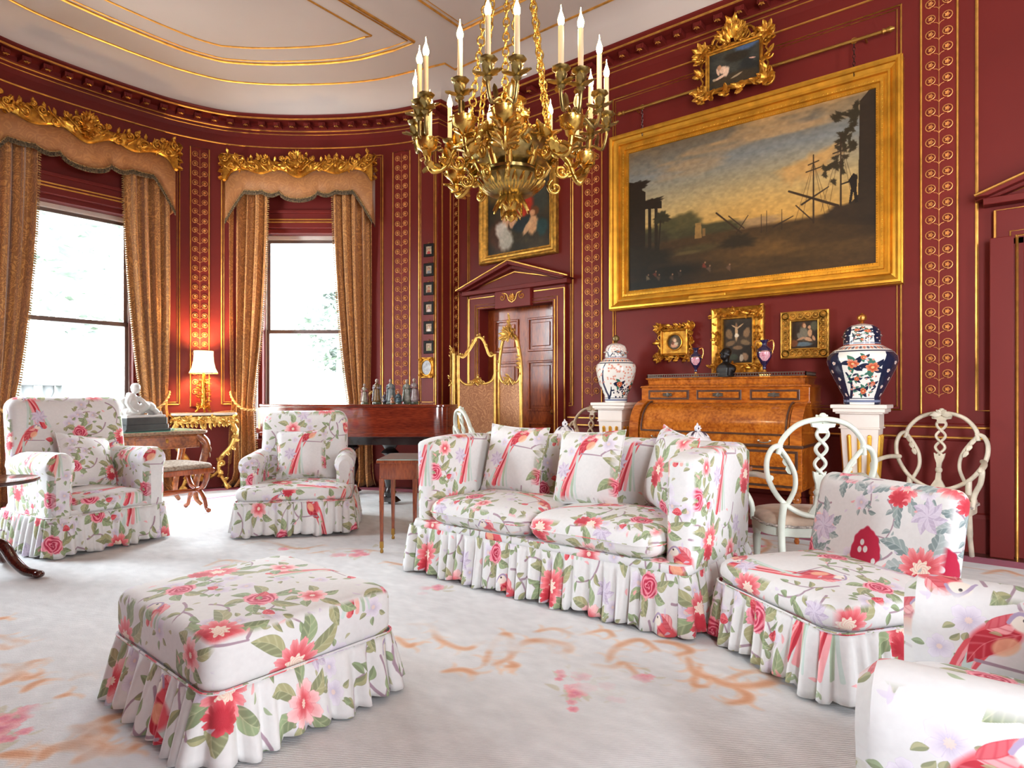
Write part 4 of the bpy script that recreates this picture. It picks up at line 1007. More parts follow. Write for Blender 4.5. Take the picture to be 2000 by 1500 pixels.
# sofa
sf = thing('sofa', 'two seat floral box sofa with arms as high as its back, facing the ottoman', 'sofa', (3.36, 2.195, CZ), -PI / 2)
W_, D_ = 2.0, .94; c, cu = CH((.0, .27, .0)), CH((.0, .27, .0), uv=True)
m = MB(); m.rings([vring(.10, W_ - .1, D_ - .1, .07), vring(.30, W_ - .02, D_ - .02, .07), vring(.34, W_ - .04, D_ - .04, .07)]); m.build('base', c, sf)
upright(W_, .20, .30, .905, .06, cy=D_ / 2 - .11, rake=.03, nz=8, thin=.9).build('backrest', c, sf)
for s in (-1, 1):
    m = upright(.17, D_ - .08, .295, .90, .055, cx=s * (W_ / 2 - .085), cy=.04, rake=0, nz=8, thin=1.); m.v = [(x + s * .02 * max(0, z - .3), y, z) for x, y, z in m.v]; m.build('arm', c, sf)
for s in (-1, 1):
    m = puff(W_ / 2 - .175, D_ - .20, .335, .50, .12, cy=-.11, cx=s * (W_ / 4 - .088), crown=.03, e=.078); m.build('seat_cushion', c, sf)
    P = [(x, y, .415) for x, y in rrect(W_ / 2 - .172, D_ - .197, .12, 6, s * (W_ / 4 - .088), -.11)]; m = MB(); m.tube(P, .005, 5, True); m.build('piping', c, sf)
skirt(W_, D_, .05, .018, .305, 33, .034, .035, .09).build('skirt', cu, sf, ang=180, solid=.003)
# cushions
G = 'floral cushions on the sofa'
pillow('cushion', 'floral cushion at the sofa back, in front of the folding screen', 'cushion', (3.50, 2.74, .735), (R(-14), R(2), -PI / 2 + .05), .50, .16, CH((.27, .0, .64), 1.15), G)
pillow('cushion', 'floral cushion at the middle of the sofa back, in front of the left porcelain jar', 'cushion', (3.42, 2.08, .735), (R(-17), R(-3), -PI / 2 - .04), .49, .16, CH((.30, .0, .66), 1.15), G)
pillow('cushion', 'floral cushion leaning in the sofa corner against the arm beside the slipper chair', 'cushion', (3.44, 1.53, .745), (R(-12), R(6), -PI / 2 - .75), .50, .16, CH((.56, .3, .60), 1.15), G)
pillow('cushion', 'floral cushion lying back in the armchair by the centre window', 'cushion', (1.86, 5.93, .66), (R(-24), R(8), r1 + .25), .46, .16, CH((.3, .0, 52), 1.15))
q2 = Vector((f2.x - math.sin(r2) * .53, f2.y + math.cos(r2) * .53)); pillow('cushion', 'floral cushion standing in the armchair before the piano', 'cushion', (q2.x, q2.y, .655), (R(-14), R(-2), r2), .45, .15, CH((.26, .0, .63), 1.15))
# ---------------------------------------------------------------- pelmets, curtains
def brocade(name, c1, c2, sc=9.):
    m, t, b = nt(name); tc = nod(t, 'ShaderNodeTexCoord'); n0 = nod(t, 'ShaderNodeTexNoise', {'Vector': tc.outputs['Object'], 'Scale': 3., 'Detail': 2})
    mp = nod(t, 'ShaderNodeVectorMath', {0: tc.outputs['Object'], 1: n0.outputs['Color']}, operation='ADD'); v = nod(t, 'ShaderNodeTexVoronoi', {'Vector': mp.outputs[0], 'Scale': sc}, feature='SMOOTH_F1')
    s = nod(t, 'ShaderNodeMath', {0: v.outputs['Distance'], 1: 26.}, operation='MULTIPLY'); s2 = nod(t, 'ShaderNodeMath', {0: s.outputs[0]}, operation='SINE')
    r = nod(t, 'ShaderNodeValToRGB', {0: s2.outputs[0]}); r.color_ramp.elements[0].color = lin(c2); r.color_ramp.elements[1].color = lin(c1); r.color_ramp.elements[0].position = .2; r.color_ramp.elements[1].position = .6
    n = nod(t, 'ShaderNodeTexNoise', {'Vector': tc.outputs['Object'], 'Scale': 160., 'Detail': 2}); bump(t, b, n.outputs[0], .25)
    t.links.new(r.outputs[0], b.inputs['Base Color']); b.inputs['Roughness'].default_value = .6; b.inputs['Sheen Weight'].default_value = .3; return m
BROC = brocade('gold_brocade', (204, 146, 78), (158, 104, 54), 13.); BROCV = brocade('valance_brocade', (174, 118, 62), (160, 104, 54), 9.)
TASSEL = mat('dark_tassels', (96, 78, 52), .7, var=.6, scale=60)
FRINGE = mat('gold_fringe', (168, 128, 74), .6, var=.5, scale=60); ROPE = mat('gold_rope', (200, 160, 96), .5, var=.2)
def rng_leaf(m, rs, c, rad, n, u=(1, 0, 0), v=(0, 0, 1), nr=(0, -1, 0), L=.06):
    u, v, nr = Vector(u), Vector(v), Vector(nr)
    for i in range(n):
        a = rs.random() * 6.28; d = u * math.cos(a) + v * math.sin(a) + nr * rs.uniform(.1, .5); m.leaf(Vector(c) + (u * math.cos(a) + v * math.sin(a)) * rad * rs.random(), d, nr, L * rs.uniform(.7, 1.3), L * .30, .35, 4)
HP = .95
def val_bottom(x):
    a = abs(x)
    if a < .24: return 3.845 - .105 * math.sqrt(max(0, 1 - (a / .24) ** 2))
    if a < .47: return 3.845 - .04 * math.sin(PI * (a - .24) / .23)
    if a < .70: return 3.85 - .012 * math.sin(PI * (a - .47) / .23)
    return 3.85 - .38 * ((a - .70) / (HP - .70)) ** 1.15
def pelmet(s, label):
    loc, rz = bow_frame(s); t = thing('pelmet', label, 'pelmet', loc, rz, None); yf = -.24
    path = [(-HP, .10)] + [(-HP, yf)] + [(-HP + 2 * HP * i / 76, yf) for i in range(1, 76)] + [(HP, yf), (HP, .10)]
    m = MB()
    for k, (x, y) in enumerate(path):
        zb = val_bottom(x) - (.04 if y > yf else 0)
        m.v += [(x, y, 4.16), (x, y - .004 * math.sin(x * 40) * (y == yf), (4.16 + zb) / 2), (x, y, zb)]
    m.f = [(3 * k + q, 3 * k + q + 1, 3 * k + q + 4, 3 * k + q + 3) for k in range(len(path) - 1) for q in range(2)]
    m.build('valance', BROCV, t, ang=60, solid=.012)
    m = MB(); rs = random.Random(int(s * 100))
    for k in range(1, len(path) - 1):
        for q in range(2):
            (x, y), (x2, y2) = path[k], path[k + 1]; f = q / 2; x, y = x + (x2 - x) * f, y + (y2 - y) * f; z = val_bottom(x)
            m.lathe([(.003, 0), (.010, -.012), (.005, -.02), (.011, -.05), (.002, -.056)], 5, (x, y - .008, z + .006))
    tag(m.build('fringe', TASSEL, t, ang=180), kind='stuff')
    m = MB(); m.tube([(x, y - .006, val_bottom(x) + .005) for x, y in path[1:-1]], .009, 5); m.build('braid', FRINGE, t, ang=180)
    # gilt carving
    m = MB(); n = 60; top = lambda x: 4.235 + .025 * math.cos(x * 13) + .05 * math.exp(-(x / .16) ** 2) + .07 * math.exp(-((abs(x) - .90) / .10) ** 2)
    bot = lambda x: 4.085 + .03 * math.cos(x * 13 + PI) - .05 * math.exp(-(x / .18) ** 2) - .10 * math.exp(-((abs(x) - .95) / .05) ** 2)
    rg = []
    for i in range(n + 1):
        x = -HP - .015 + 2 * (HP + .015) * i / n; zt, zb = top(x), bot(x); rg.append([(x, yf - .02, zb), (x, yf - .05, zb + .015), (x, yf - .045 - .03 * abs(math.sin(x * 6.5)), (zt + zb) / 2), (x, yf - .04, zt - .015), (x, yf - .02, zt), (x, yf - .005, (zt + zb) / 2)])
    m.rings(rg); m.build('gilt_board', GILT, t, ang=50)
    m = MB()
    for sd in (-1, 1):
        for (x, z, r, tn, a0) in ((.10, 4.20, .055, 1.4, 0), (.30, 4.13, .06, 1.3, 2), (.42, 4.21, .05, 1.4, 4), (.58, 4.14, .065, 1.4, 1), (.72, 4.20, .055, 1.3, 3), (.84, 4.14, .06, 1.4, 5), (.93, 4.25, .05, 1.3, 2), (.20, 4.25, .035, 1.2, 3), (.50, 4.25, .03, 1.2, 1), (.78, 4.27, .03, 1.2, 0)):
            m.scroll((sd * x, yf - .065, z), (sd, 0, 0), (0, 0, 1), r, tn, .013, a0, 1)
        for k in range(6): x = .06 + .16 * k; m.tube(spline([(sd * x, yf - .06, 4.09 + .02 * (k % 2)), (sd * (x + .06), yf - .085, 4.14), (sd * (x + .12), yf - .07, 4.20), (sd * (x + .15), yf - .06, 4.25 + .02 * (k % 2))], 4), [.012] * 6 + [.008] * 7, 6)
        for k in range(34): x = rs.uniform(.05, .95); rng_leaf(m, rs, (sd * x, yf - .06, rs.uniform(4.09, top(x) + .0)), .01, 1, L=.055)
        for k in range(9): x = .1 + .1 * k; m.leaf((sd * x, yf - .04, top(x) - .01), (rs.uniform(-.6, .6), -.2, 1), (0, -1, 0), .07, .022, .3)
        for k in range(12): z = 4.32 - .03 * k; m.leaf((sd * (HP + .02), yf - .02 + .01 * (k % 2), z), (sd * .5, -.4, -.8 + .5 * (k % 3)), (sd, -.3, 0), .06, .022, .3)
        for k in range(16): y = yf + .02 + .02 * k; m.leaf((sd * (HP + .015), y, 4.12 + .12 * rs.random()), (sd * .2, rs.uniform(-1, 1), rs.uniform(-1, 1)), (sd, 0, 0), .06, .02, .3)
    rng_leaf(m, rs, (0, yf - .075, 4.19), .07, 30, L=.07); m.sphere((0, yf - .08, 4.17), .05, .03, .06)
    for k in range(7): a = PI * (k + .5) / 7; m.leaf((0, yf - .06, 4.25), (math.cos(a), -.2, math.sin(a)), (0, -1, 0), .10, .025, .35)
    for k in range(5): a = PI + PI * (k + .5) / 5; m.leaf((0, yf - .06, 4.10), (math.cos(a), -.2, math.sin(a)), (0, -1, 0), .08, .024, .3)
    tag(m.build('gilt_carving', GILT, t, ang=60), kind='stuff')
    return t
s = BL / 2
W1C = W1S
pelmet(W1S, 'gilt carved pelmet with scalloped brown valance over the centre bow window, half cut off'); pelmet(W2S, 'gilt carved pelmet with scalloped brown valance over the narrow window by the piano')
def curtain(s, side, label, tie=1.06, seed=1):
    loc, rz = bow_frame(s); t = thing('curtain', label, 'curtain', loc, rz, 'brocade window curtains'); rs = np.random.RandomState(seed); ph = rs.rand(4) * 6
    def edge(z):
        if z > tie: f = max(0, (3.95 - z) / (3.95 - tie)); xi = .43 + .20 * f ** 2.2; xo = .93 - .03 * f ** 2
        else: f = max(0, (tie - z) / tie); xi = .63 - .06 * f ** .6; xo = .90 + .05 * f ** .6
        return xi, xo
    def fn(u, v):
        z = 3.98 - v * 3.965; xi, xo = edge(max(z, 0)); g = 1 - .45 * math.exp(-((z - tie) / .22) ** 2); w = xo - xi
        q = u * 2 * PI * 4.0; x = xi + w * (u + .018 * math.sin(2 * q + ph[0])); y = -.13 + .056 * g * (math.sin(q + ph[1] + .25 * math.sin(z * 2)) + .35 * math.sin(2.3 * q + ph[2] + z))
        if z < .12: y -= (.12 - z) * .8 * (1 + math.sin(q)); x += (.12 - z) * .6 * (u - .3)
        return (side * x, y, max(z, CZ + .004))
    m = MB(); m.grid(fn, 66, 46, back=side > 0); m.build('drape', BROC, t, ang=180, solid=.006)
    m = MB()
    for k in range(150):
        p = Vector(fn(0, k / 150)); d = Vector((-side * (.8 + .3 * rs.rand()), -.2, -.5 + .3 * rs.rand())); m.leaf(p, d, (0, -1, 0), .035, .010, -.2, 2)
    tag(m.build('edge_fringe', FRINGE, t, ang=180), kind='stuff')
    xi, xo = edge(tie); R1 = []
    for i in range(49):
        a = PI * (1.0 * i / 48) + PI; x = (xi + xo) / 2 + (xo - xi) * .60 * math.cos(a) * (1 if True else 1); y = -.13 + .13 * math.sin(a); R1.append(Vector((side * x, y, tie - .06 + .20 * max(0, (x - xi) / (xo - xi)) ** 2)))
    m = MB()
    for h in (0, PI):
        pts = []
        for i, p in enumerate(R1): a = i * .8 + h; pts.append(p + Vector((0, .010 * math.cos(a), .010 * math.sin(a))))
        m.tube(pts, .011, 6)
    m.build('tieback_rope', ROPE, t, ang=180)
    return t
curtain(W1S, -1, 'brown gold brocade curtain left of the centre bow window', seed=1); curtain(W1S, 1, 'brown gold brocade curtain between the centre window and the gilt console lamp', seed=2)
curtain(W2S, -1, 'brown gold brocade curtain with rope tieback just right of the lit lamp', seed=3); curtain(W2S, 1, 'brown gold brocade curtain behind the figurines on the piano', seed=4)
# ---------------------------------------------------------------- pictures
def rect_frame(m, w, h, prof, zc=0.):
    rg = [[(-w / 2 + i, y, zc - h / 2 + i), (w / 2 - i, y, zc - h / 2 + i), (w / 2 - i, y, zc + h / 2 - i), (-w / 2 + i, y, zc + h / 2 - i)] for i, y in prof]
    return m.rings(rg, caps=False)
def canvas(t, w, h, y, mt, name='canvas'):
    m = MB(); m.add([(-w / 2, y, -h / 2), (w / 2, y, -h / 2), (w / 2, y, h / 2), (-w / 2, y, h / 2)], [(0, 1, 2, 3)], [(0, 0), (1, 0), (1, 1), (0, 1)])
    m.add([(-w / 2, y + .02, -h / 2), (w / 2, y + .02, -h / 2), (w / 2, y + .02, h / 2), (-w / 2, y + .02, h / 2)], [(3, 2, 1, 0)], [(0, 0)] * 4)
    return m.build(name, mt, t, smooth=False)
def wall_item(name, label, cat, pl, pr, yl, yr, X, group=None):
    """pl, pr left and right pixel columns; yl, yr (top, bottom) rows on each"""
    a, zt1 = wall_pt(pl, yl[0], X); _, zb1 = wall_pt(pl, yl[1], X); b, zt2 = wall_pt(pr, yr[0], X); _, zb2 = wall_pt(pr, yr[1], X)
    zt, zb = (zt1 + zt2) / 2, (zb1 + zb2) / 2
    t = thing(name, label, cat, (WX - .004, (a + b) / 2, (zt + zb) / 2), -PI / 2, group); return t, a - b, zt - zb
OIL = lambda n, im: picture(n, im, .5, 0, 'UV', 1., bmp=.03)
t, w, h = wall_item('landscape_painting', 'huge wide harbour landscape painting with ruins and ships in a gilt frame', 'painting', 1189, 1763, (270, 606), (100, 553), 5.82)
m = MB(); rect_frame(m, w, h, [(0, 0), (0, -.09), (.010, -.095), (.012, -.122), (.03, -.126), (.046, -.112), (.05, -.092), (.085, -.072), (.088, -.088), (.105, -.086), (.11, -.06), (.135, -.052), (.138, -.066), (.160, -.066), (.166, -.044), (.195, -.040), (.20, -.02), (.20, 0)]); m.build('frame', GILTF, t, ang=25)
m = MB()
for i, r, st in ((.148, .011, .034), (.188, .006, .02)):
    W2, H2 = w - 2 * i, h - 2 * i
    for k in range(int(W2 / st)):
        for s in (-1, 1): m.sphere((-W2 / 2 + (k + .5) * st, -.06 if i < .16 else -.046, s * H2 / 2), r * .7, r, r, 6, 4)
    for k in range(int(H2 / st)):
        for s in (-1, 1): m.sphere((s * W2 / 2, -.06 if i < .16 else -.046, -H2 / 2 + (k + .5) * st), r, r, r * .7, 6, 4)
tag(m.build('egg_moulding', GILTF, t, ang=180), kind='stuff')
canvas(t, w - .39, h - .39, -.028, OIL('harbour_oil', harbour_painting('harbour')))
m = MB(); m.box(-w / 2 + w * .40, -.105, -h / 2 + .045, .36, .02, .045); m.build('name_plate', GILTF, t, smooth=False, bevel=.004)
def blobs(*a): return [(x, y, rx, ry, an, c) for x, y, rx, ry, an, c in a]
FIG1 = blobs((.5, 1.0, .5, .3, 0, (54, 44, 34)), (.15, 1.0, .2, .25, .4, (92, 72, 40)), (.80, .75, .2, .3, 0, (58, 60, 52)), (.20, .30, .22, .3, 0, (74, 44, 32)), (.60, .72, .16, .24, .2, (170, 44, 26)), (.52, .55, .12, .10, .3, (182, 48, 28)), (.55, .40, .2, .14, 0, (36, 46, 52)), (.34, .62, .13, .16, .2, (214, 168, 128)), (.30, .50, .07, .16, -.1, (208, 158, 120)), (.42, .52, .06, .12, .4, (212, 166, 126)), (.40, .44, .05, .09, 0, (206, 156, 120)), (.34, .80, .075, .085, 0, (150, 104, 70)), (.36, .79, .05, .065, 0, (204, 150, 112)), (.5, .90, .07, .08, 0, (190, 140, 104)), (.24, .34, .12, .2, .3, (206, 198, 186)), (.30, .2, .14, .2, 0, (176, 170, 156)), (.74, .36, .09, .18, -.1, (204, 154, 110)), (.66, .34, .05, .16, -.6, (204, 158, 116)), (.77, .56, .075, .09, 0, (104, 60, 32)), (.73, .54, .05, .06, 0, (200, 144, 104)), (.88, .3, .1, .16, 0, (34, 60, 60)))
t, w, h = wall_item('figure_painting', 'upright old oil painting of figures in red drapery, hung above the door pediment', 'painting', 935, 1085, (330, 517), (292, 494), 5.86)
m = MB(); rect_frame(m, w, h, [(0, 0), (0, -.06), (.01, -.075), (.03, -.07), (.05, -.05), (.07, -.055), (.09, -.035), (.11, -.03), (.115, -.01), (.115, 0)]); m.build('frame', GILTO, t, ang=25)
canvas(t, w - .22, h - .22, -.016, OIL('figure_oil', figure_painting('figures', 5, (S8(40, 34, 26), S8(74, 62, 44)), FIG1)))
def carved_frame(t, w, h, iw, ih, rs, crest=0., mt=GILT, open_=True, L=.07, dens=1.):
    """inner sight moulding and a rim of pierced leaves and scrolls"""
    m = MB(); a = .035; rect_frame(m, iw + 2 * a, ih + 2 * a, [(0, 0), (0, -.045), (.008, -.055), (.02, -.05), (.028, -.035), (a, -.03), (a, 0)]); m.build('sight_moulding', mt, t, ang=25)
    m = MB(); X, Z = (iw / 2 + w / 2) / 2 + .01, (ih / 2 + h / 2) / 2 + .01; per = [(-X, -Z), (X, -Z), (X, Z), (-X, Z)]
    for k in range(4):
        p, q = Vector((per[k][0], -.03, per[k][1])), Vector((per[(k + 1) % 4][0], -.03, per[(k + 1) % 4][1])); d = (q - p); n = max(3, int(d.length / (L * 1.25) * dens)); e = d.normalized(); o = Vector((e.z, 0, -e.x))
        m.tube([p + d * i / 12 + o * .012 * math.sin(i * 2.1) for i in range(13)], .011, 6)
        for i in range(n):
            c = p + d * (i + .5) / n; s = 1 if i % 2 else -1
            m.scroll(c + o * s * .008, e * s, o, L * .42, 1.2, L * .11, rs.random() * 3, s)
            for j in range(3): m.leaf(c + o * rs.uniform(-.01, .02), e * rs.uniform(-1, 1) + o * rs.uniform(-.5, 1) + Vector((0, -.3, 0)), (0, -1, 0), L * rs.uniform(.7, 1.1), L * .28, .35, 4)
        for j in range(7): a_ = j * .9; m.leaf(p, (math.cos(a_), -.3, math.sin(a_)), (0, -1, 0), L * 1.0, L * .3, .35, 4)
        m.scroll(p - e * .01, e, o, L * .6, 1.4, L * .14, 1., 1)
    if crest:
        for j in range(26): a_ = rs.uniform(.1, PI - .1); m.leaf((.5 * crest * math.cos(a_) * rs.random(), -.05, h / 2 - .02 + crest * .25 * rs.random()), (math.cos(a_), -.25, math.sin(a_)), (0, -1, 0), crest * .55, crest * .14, .3, 4)
        for s in (-1, 1):
            m.scroll((s * crest * .55, -.05, h / 2 + .01), (s, 0, 0), (0, 0, 1), crest * .34, 1.4, .014, 0, 1); m.scroll((s * crest * .22, -.05, h / 2 + crest * .5), (s, 0, 0), (0, 0, 1), crest * .22, 1.3, .012, 0, 1)
            m.leaf((0, -.05, h / 2 + crest * .5), (s * .5, -.2, 1), (0, -1, 0), crest * .5, crest * .16, .4)
    tag(m.build('carving', mt, t, ang=60), kind='stuff')
t, w, h = wall_item('small_painting', 'small dark reclining figure painting in a pierced gilt rococo frame near the ceiling', 'painting', 1362, 1510, (104, 196), (52, 158), 5.80)
t.location.x -= .10
rs = random.Random(5); iw, ih = w * .66, h * .70
carved_frame(t, w, h, iw, ih, rs, .22, GILT, L=.10)
canvas(t, iw, ih, -.02, OIL('recliner_oil', figure_painting('recliner', 9, (S8(40, 42, 40), S8(74, 72, 62)), blobs((.75, .75, .3, .14, 0, (74, 96, 130)), (.55, .55, .3, .12, -.1, (44, 38, 28)), (.5, .12, .6, .14, 0, (62, 50, 34)), (.27, .36, .1, .09, .5, (226, 190, 160)), (.34, .3, .07, .12, -.3, (230, 196, 168)), (.22, .22, .16, .035, .3, (224, 186, 156)), (.2, .43, .05, .06, 0, (190, 140, 104)), (.17, .34, .03, .1, .3, (220, 180, 150)), (.86, .42, .08, .02, -.2, (206, 160, 140)), (.55, .16, .14, .025, .3, (160, 140, 110)), (.1, .2, .05, .03, 0, (170, 150, 120))), 260, 190)))
m = MB(); m.box(0, .05, 0, iw * .8, .10, ih * .8); m.build('hanging_block', DARKW, t, smooth=False)
t, w, h = wall_item('tondo_painting', 'small square gilt openwork frame around a round portrait, leftmost above the bureau', 'painting', 1277, 1357, (632, 710), (627, 704), 5.88)
carved_frame(t, w * .92, h * .92, w * .52, h * .52, random.Random(7), 0, GILT, L=.065)
m = MB(); rg = []
for i in range(33):
    a = 2 * PI * i / 32; k = max(abs(math.cos(a)), abs(math.sin(a))); rg.append([(r * math.cos(a) / (k if q else 1), y, r * math.sin(a) / (k if q else 1)) for r, y, q in ((w * .165, -.02, 0), (w * .175, -.042, 0), (w * .195, -.045, 0), (w * .205, -.034, 0), (w * .27, -.034, 1), (w * .27, -.01, 1))])
m.rings(rg, closed=False, caps=False); m.build('spandrel', GILT, t, ang=40)
m = MB(); m.add([(0, -.022, 0)] + [(w * .172 * math.cos(2 * PI * i / 32), -.022, w * .172 * math.sin(2 * PI * i / 32)) for i in range(32)], [(0, 1 + i, 1 + (i + 1) % 32) for i in range(32)], [(.5, .5)] + [(.5 + .5 * math.cos(2 * PI * i / 32), .5 + .5 * math.sin(2 * PI * i / 32)) for i in range(32)])
m.build('portrait', OIL('tondo_oil', figure_painting('tondo', 12, (S8(60, 48, 34), S8(96, 78, 52)), blobs((.45, .7, .2, .16, 0, (150, 110, 70)), (.5, .62, .13, .15, .3, (222, 180, 150)), (.45, .3, .3, .2, 0, (206, 150, 120)), (.6, .4, .16, .12, .4, (196, 180, 150)), (.35, .45, .1, .14, 0, (110, 60, 40))), 140, 140)), t, smooth=False)
t, w, h = wall_item('devotional_painting', 'upright dark devotional painting in a leafy gilt frame, middle one above the bureau', 'painting', 1388, 1490, (602, 735), (596, 726), 5.86)
m = MB(); rect_frame(m, w, h, [(0, 0), (0, -.05), (.01, -.06), (.02, -.055), (.05, -.035), (.085, -.03), (.09, -.042), (.105, -.04), (.11, -.02), (.11, 0)]); m.build('frame', GILT, t, ang=25)
m = MB(); rs = random.Random(11)
for k in range(150):
    e = rs.randrange(4); f = rs.uniform(-.5, .5); a = w / 2 - .055; b_ = h / 2 - .055; c = ((f * w, -.036, b_), (f * w, -.036, -b_), (a, -.036, f * h), (-a, -.036, f * h))[e]; rng_leaf(m, rs, c, .02, 1, L=.05)
m.build('carved_leaves', GILT, t, ang=60)
canvas(t, w - .21, h - .21, -.018, OIL('devotion_oil', figure_painting('devotion', 15, (S8(38, 30, 22), S8(70, 54, 36)), blobs((.45, 1.0, .06, .34, 0, (184, 148, 108)), (.40, 1.18, .16, .03, -.5, (180, 144, 104)), (.58, 1.20, .16, .03, .6, (180, 144, 104)), (.46, .9, .09, .08, 0, (206, 190, 164)), (.45, 1.22, .05, .06, 0, (120, 84, 54)), (.2, .95, .14, .2, .3, (120, 92, 62)), (.8, .98, .13, .2, -.3, (126, 96, 66)), (.25, .65, .2, .1, .3, (110, 84, 56)), (.75, .66, .2, .1, -.3, (112, 88, 60)), (.5, .5, .2, .08, 0, (116, 86, 58)), (.75, .2, .12, .16, .4, (150, 118, 90)), (.62, .16, .08, .14, 0, (176, 160, 140)), (.35, .2, .2, .12, 0, (54, 58, 44))), 200, 290)))
t, w, h = wall_item('madonna_painting', 'small mother and child painting in a knotted gilt frame, rightmost above the bureau', 'painting', 1524, 1618, (610, 703), (603, 695), 5.87)
m = MB(); rect_frame(m, w, h, [(0, 0), (0, -.045), (.01, -.05), (.07, -.04), (.078, -.05), (.088, -.045), (.09, -.02), (.09, 0)]); m.build('frame', GILTO, t, ang=25)
m = MB()
for e in range(4):
    Lg = (w if e < 2 else h) - .08; n = int(Lg / .055); o = (h if e < 2 else w) / 2 - .042
    for k in range(n + 1):
        f = -Lg / 2 + Lg * k / n; c = [(f, -.045, o), (f, -.045, -o), (o, -.045, f), (-o, -.045, f)][e]; m.tube([(c[0] + .028 * math.cos(a * PI / 5), -.047, c[2] + .028 * math.sin(a * PI / 5)) for a in range(10)], .009, 6, True); m.sphere(c, .013, .012, .013, 8, 5)
m.build('guilloche', GILTO, t, ang=60)
canvas(t, w - .17, h - .17, -.016, OIL('madonna_oil', figure_painting('mother', 19, (S8(44, 32, 22), S8(66, 50, 34)), blobs((.85, .8, .18, .2, 0, (86, 84, 64)), (.45, .55, .2, .3, .1, (116, 108, 90)), (.46, .84, .10, .12, 0, (110, 66, 40)), (.48, .82, .07, .10, .2, (196, 148, 108)), (.30, .45, .1, .16, .5, (110, 104, 90)), (.35, .36, .18, .05, .3, (176, 130, 96)), (.68, .55, .10, .17, 0, (196, 148, 108)), (.66, .76, .07, .08, 0, (194, 144, 104)), (.62, .33, .18, .08, -.3, (196, 150, 112)), (.82, .36, .06, .12, .4, (190, 142, 104)), (.45, .16, .36, .10, 0, (92, 108, 116)), (.1, .2, .16, .16, 0, (120, 72, 44))), 200, 200)))
# rod with hooks and chains
ya, za = wall_pt(1220, 217, 5.83); yb, zb = wall_pt(1722, 66, 5.83); zr = (za + zb) / 2
t = thing('picture_rail_rod', 'long brass picture rod with finials and hanging chains above the harbour landscape', 'rod', (5.83, (ya + yb) / 2, zr), -PI / 2); L = abs(ya - yb) / 2
m = MB(); m.tube([(-L, 0, 0), (L, 0, 0)], .014, 10); m.build('rod', BRASS, t)
for s in (-1, 1):
    m = MB(); m.lathe([(.012, 0), (.024, .01), (.016, .03), (.026, .06), (.012, .09)], 10); o = m.build('finial', BRASS, t, loc=(s * L, 0, 0), rot=(0, s * PI / 2, 0))
    m = MB(); m.tube([(s * (L - .12), 0, 0), (s * (L - .12), .095, 0)], .010, 6); m.tube([(s * (L - .2) + .022 * math.cos(a * .5), 0, .022 * math.sin(a * .5)) for a in range(13)], .005, 5); m.build('hook', BRASS, t)
    m = MB()
    for k in range(9): m.tube([(s * (L - .2) + (.009 * math.cos(a * .785) if k % 2 else 0), 0 if k % 2 else .009 * math.cos(a * .785), -.04 - .03 * k + .018 * math.sin(a * .785)) for a in range(8)], .003, 4, True)
    m.build('chain', DARKW, t)
MATT = lambda n, im: picture(n, im, .7, 0, 'UV')
MFRAME = mat('black_frame', (26, 20, 18), .6, var=.2, spec=.2)
# miniatures on the pier
sm = bow_s(838); loc, rz = bow_frame(sm)
dpt = loc[0] * FW[0] + loc[1] * FW[1]
FACE = [(206, 150, 124), (198, 140, 110), (196, 128, 96), (208, 160, 140), (222, 190, 170), (204, 176, 146)]
NM = ['topmost black framed miniature portrait in the column beside the corner', 'second black framed miniature from the top of the column', 'third miniature from the top, reddish portrait in black frame', 'fourth miniature from the top, pale pink portrait in black frame', 'fifth miniature from the top, whitest portrait in black frame', 'lowest black framed miniature, just above the gilt oval frame']
for i, py in enumerate((489, 527, 564, 602, 640, 678)):
    z = CAMZ + (HY - py) / F * dpt; t = thing('miniature', NM[i], 'miniature', (loc[0], loc[1], z), rz, 'miniatures hung in a column')
    m = MB(); rect_frame(m, .15, .165, [(0, 0), (0, -.018), (.006, -.022), (.03, -.02), (.034, -.012), (.034, 0)]); m.build('frame', MFRAME, t, ang=25)
    canvas(t, .085, .10, -.012, MATT('miniature_oil', figure_painting('mini%d' % i, 30 + i, (S8(150, 130, 110), S8(196, 176, 150)), blobs((.5, .75, .2, .22, 0, (90, 66, 50)), (.5, .70, .15, .2, 0, FACE[i]), (.5, .2, .36, .3, 0, ((170, 60, 60), (120, 120, 130), (150, 90, 70), (210, 190, 190), (220, 214, 206), (150, 150, 110))[i])), 60, 72)), 'portrait')
    m = MB(); m.tube([(.012 * math.cos(a * .785), -.006, .09 + .012 * math.sin(a * .785)) for a in range(8)], .003, 4, True); m.build('ring', BRASS, t)
z = CAMZ + (HY - 718) / F * dpt; x, y, _, _ = bow(sm + .03); t = thing('oval_miniature', 'gilt frame with a grey oval picture below the black framed miniatures', 'miniature', (x, y, z), rz)
m = MB(); rg = []
for i in range(33):
    a = 2 * PI * i / 32; k = max(abs(math.cos(a)) / .105, abs(math.sin(a)) / .13); rg.append([(.07 * q * math.cos(a), yy, .092 * q * math.sin(a)) for q, yy in ((.98, -.012), (1.03, -.026), (1.12, -.028), (1.16, -.02))] + [(math.cos(a) / k, yy, math.sin(a) / k) for yy in (-.03, 0)])
m.rings(rg, closed=False, caps=False)
for sx in (-1, 1):
    for sz in (-1, 1):
        for q in range(4): m.leaf((sx * .08, -.028, sz * .10), (math.cos(q * 1.5), -.2, math.sin(q * 1.5)), (0, -1, 0), .04, .014, .2, 3)
m.build('frame', GILT, t, ang=40)
m = MB(); m.add([(0, -.014, 0)] + [(.071 * math.cos(2 * PI * i / 32), -.014, .093 * math.sin(2 * PI * i / 32)) for i in range(32)], [(0, 1 + i, 1 + (i + 1) % 32) for i in range(32)]); m.build('portrait', mat('grisaille', (150, 148, 150), .4, var=.25, scale=30), t, smooth=False)
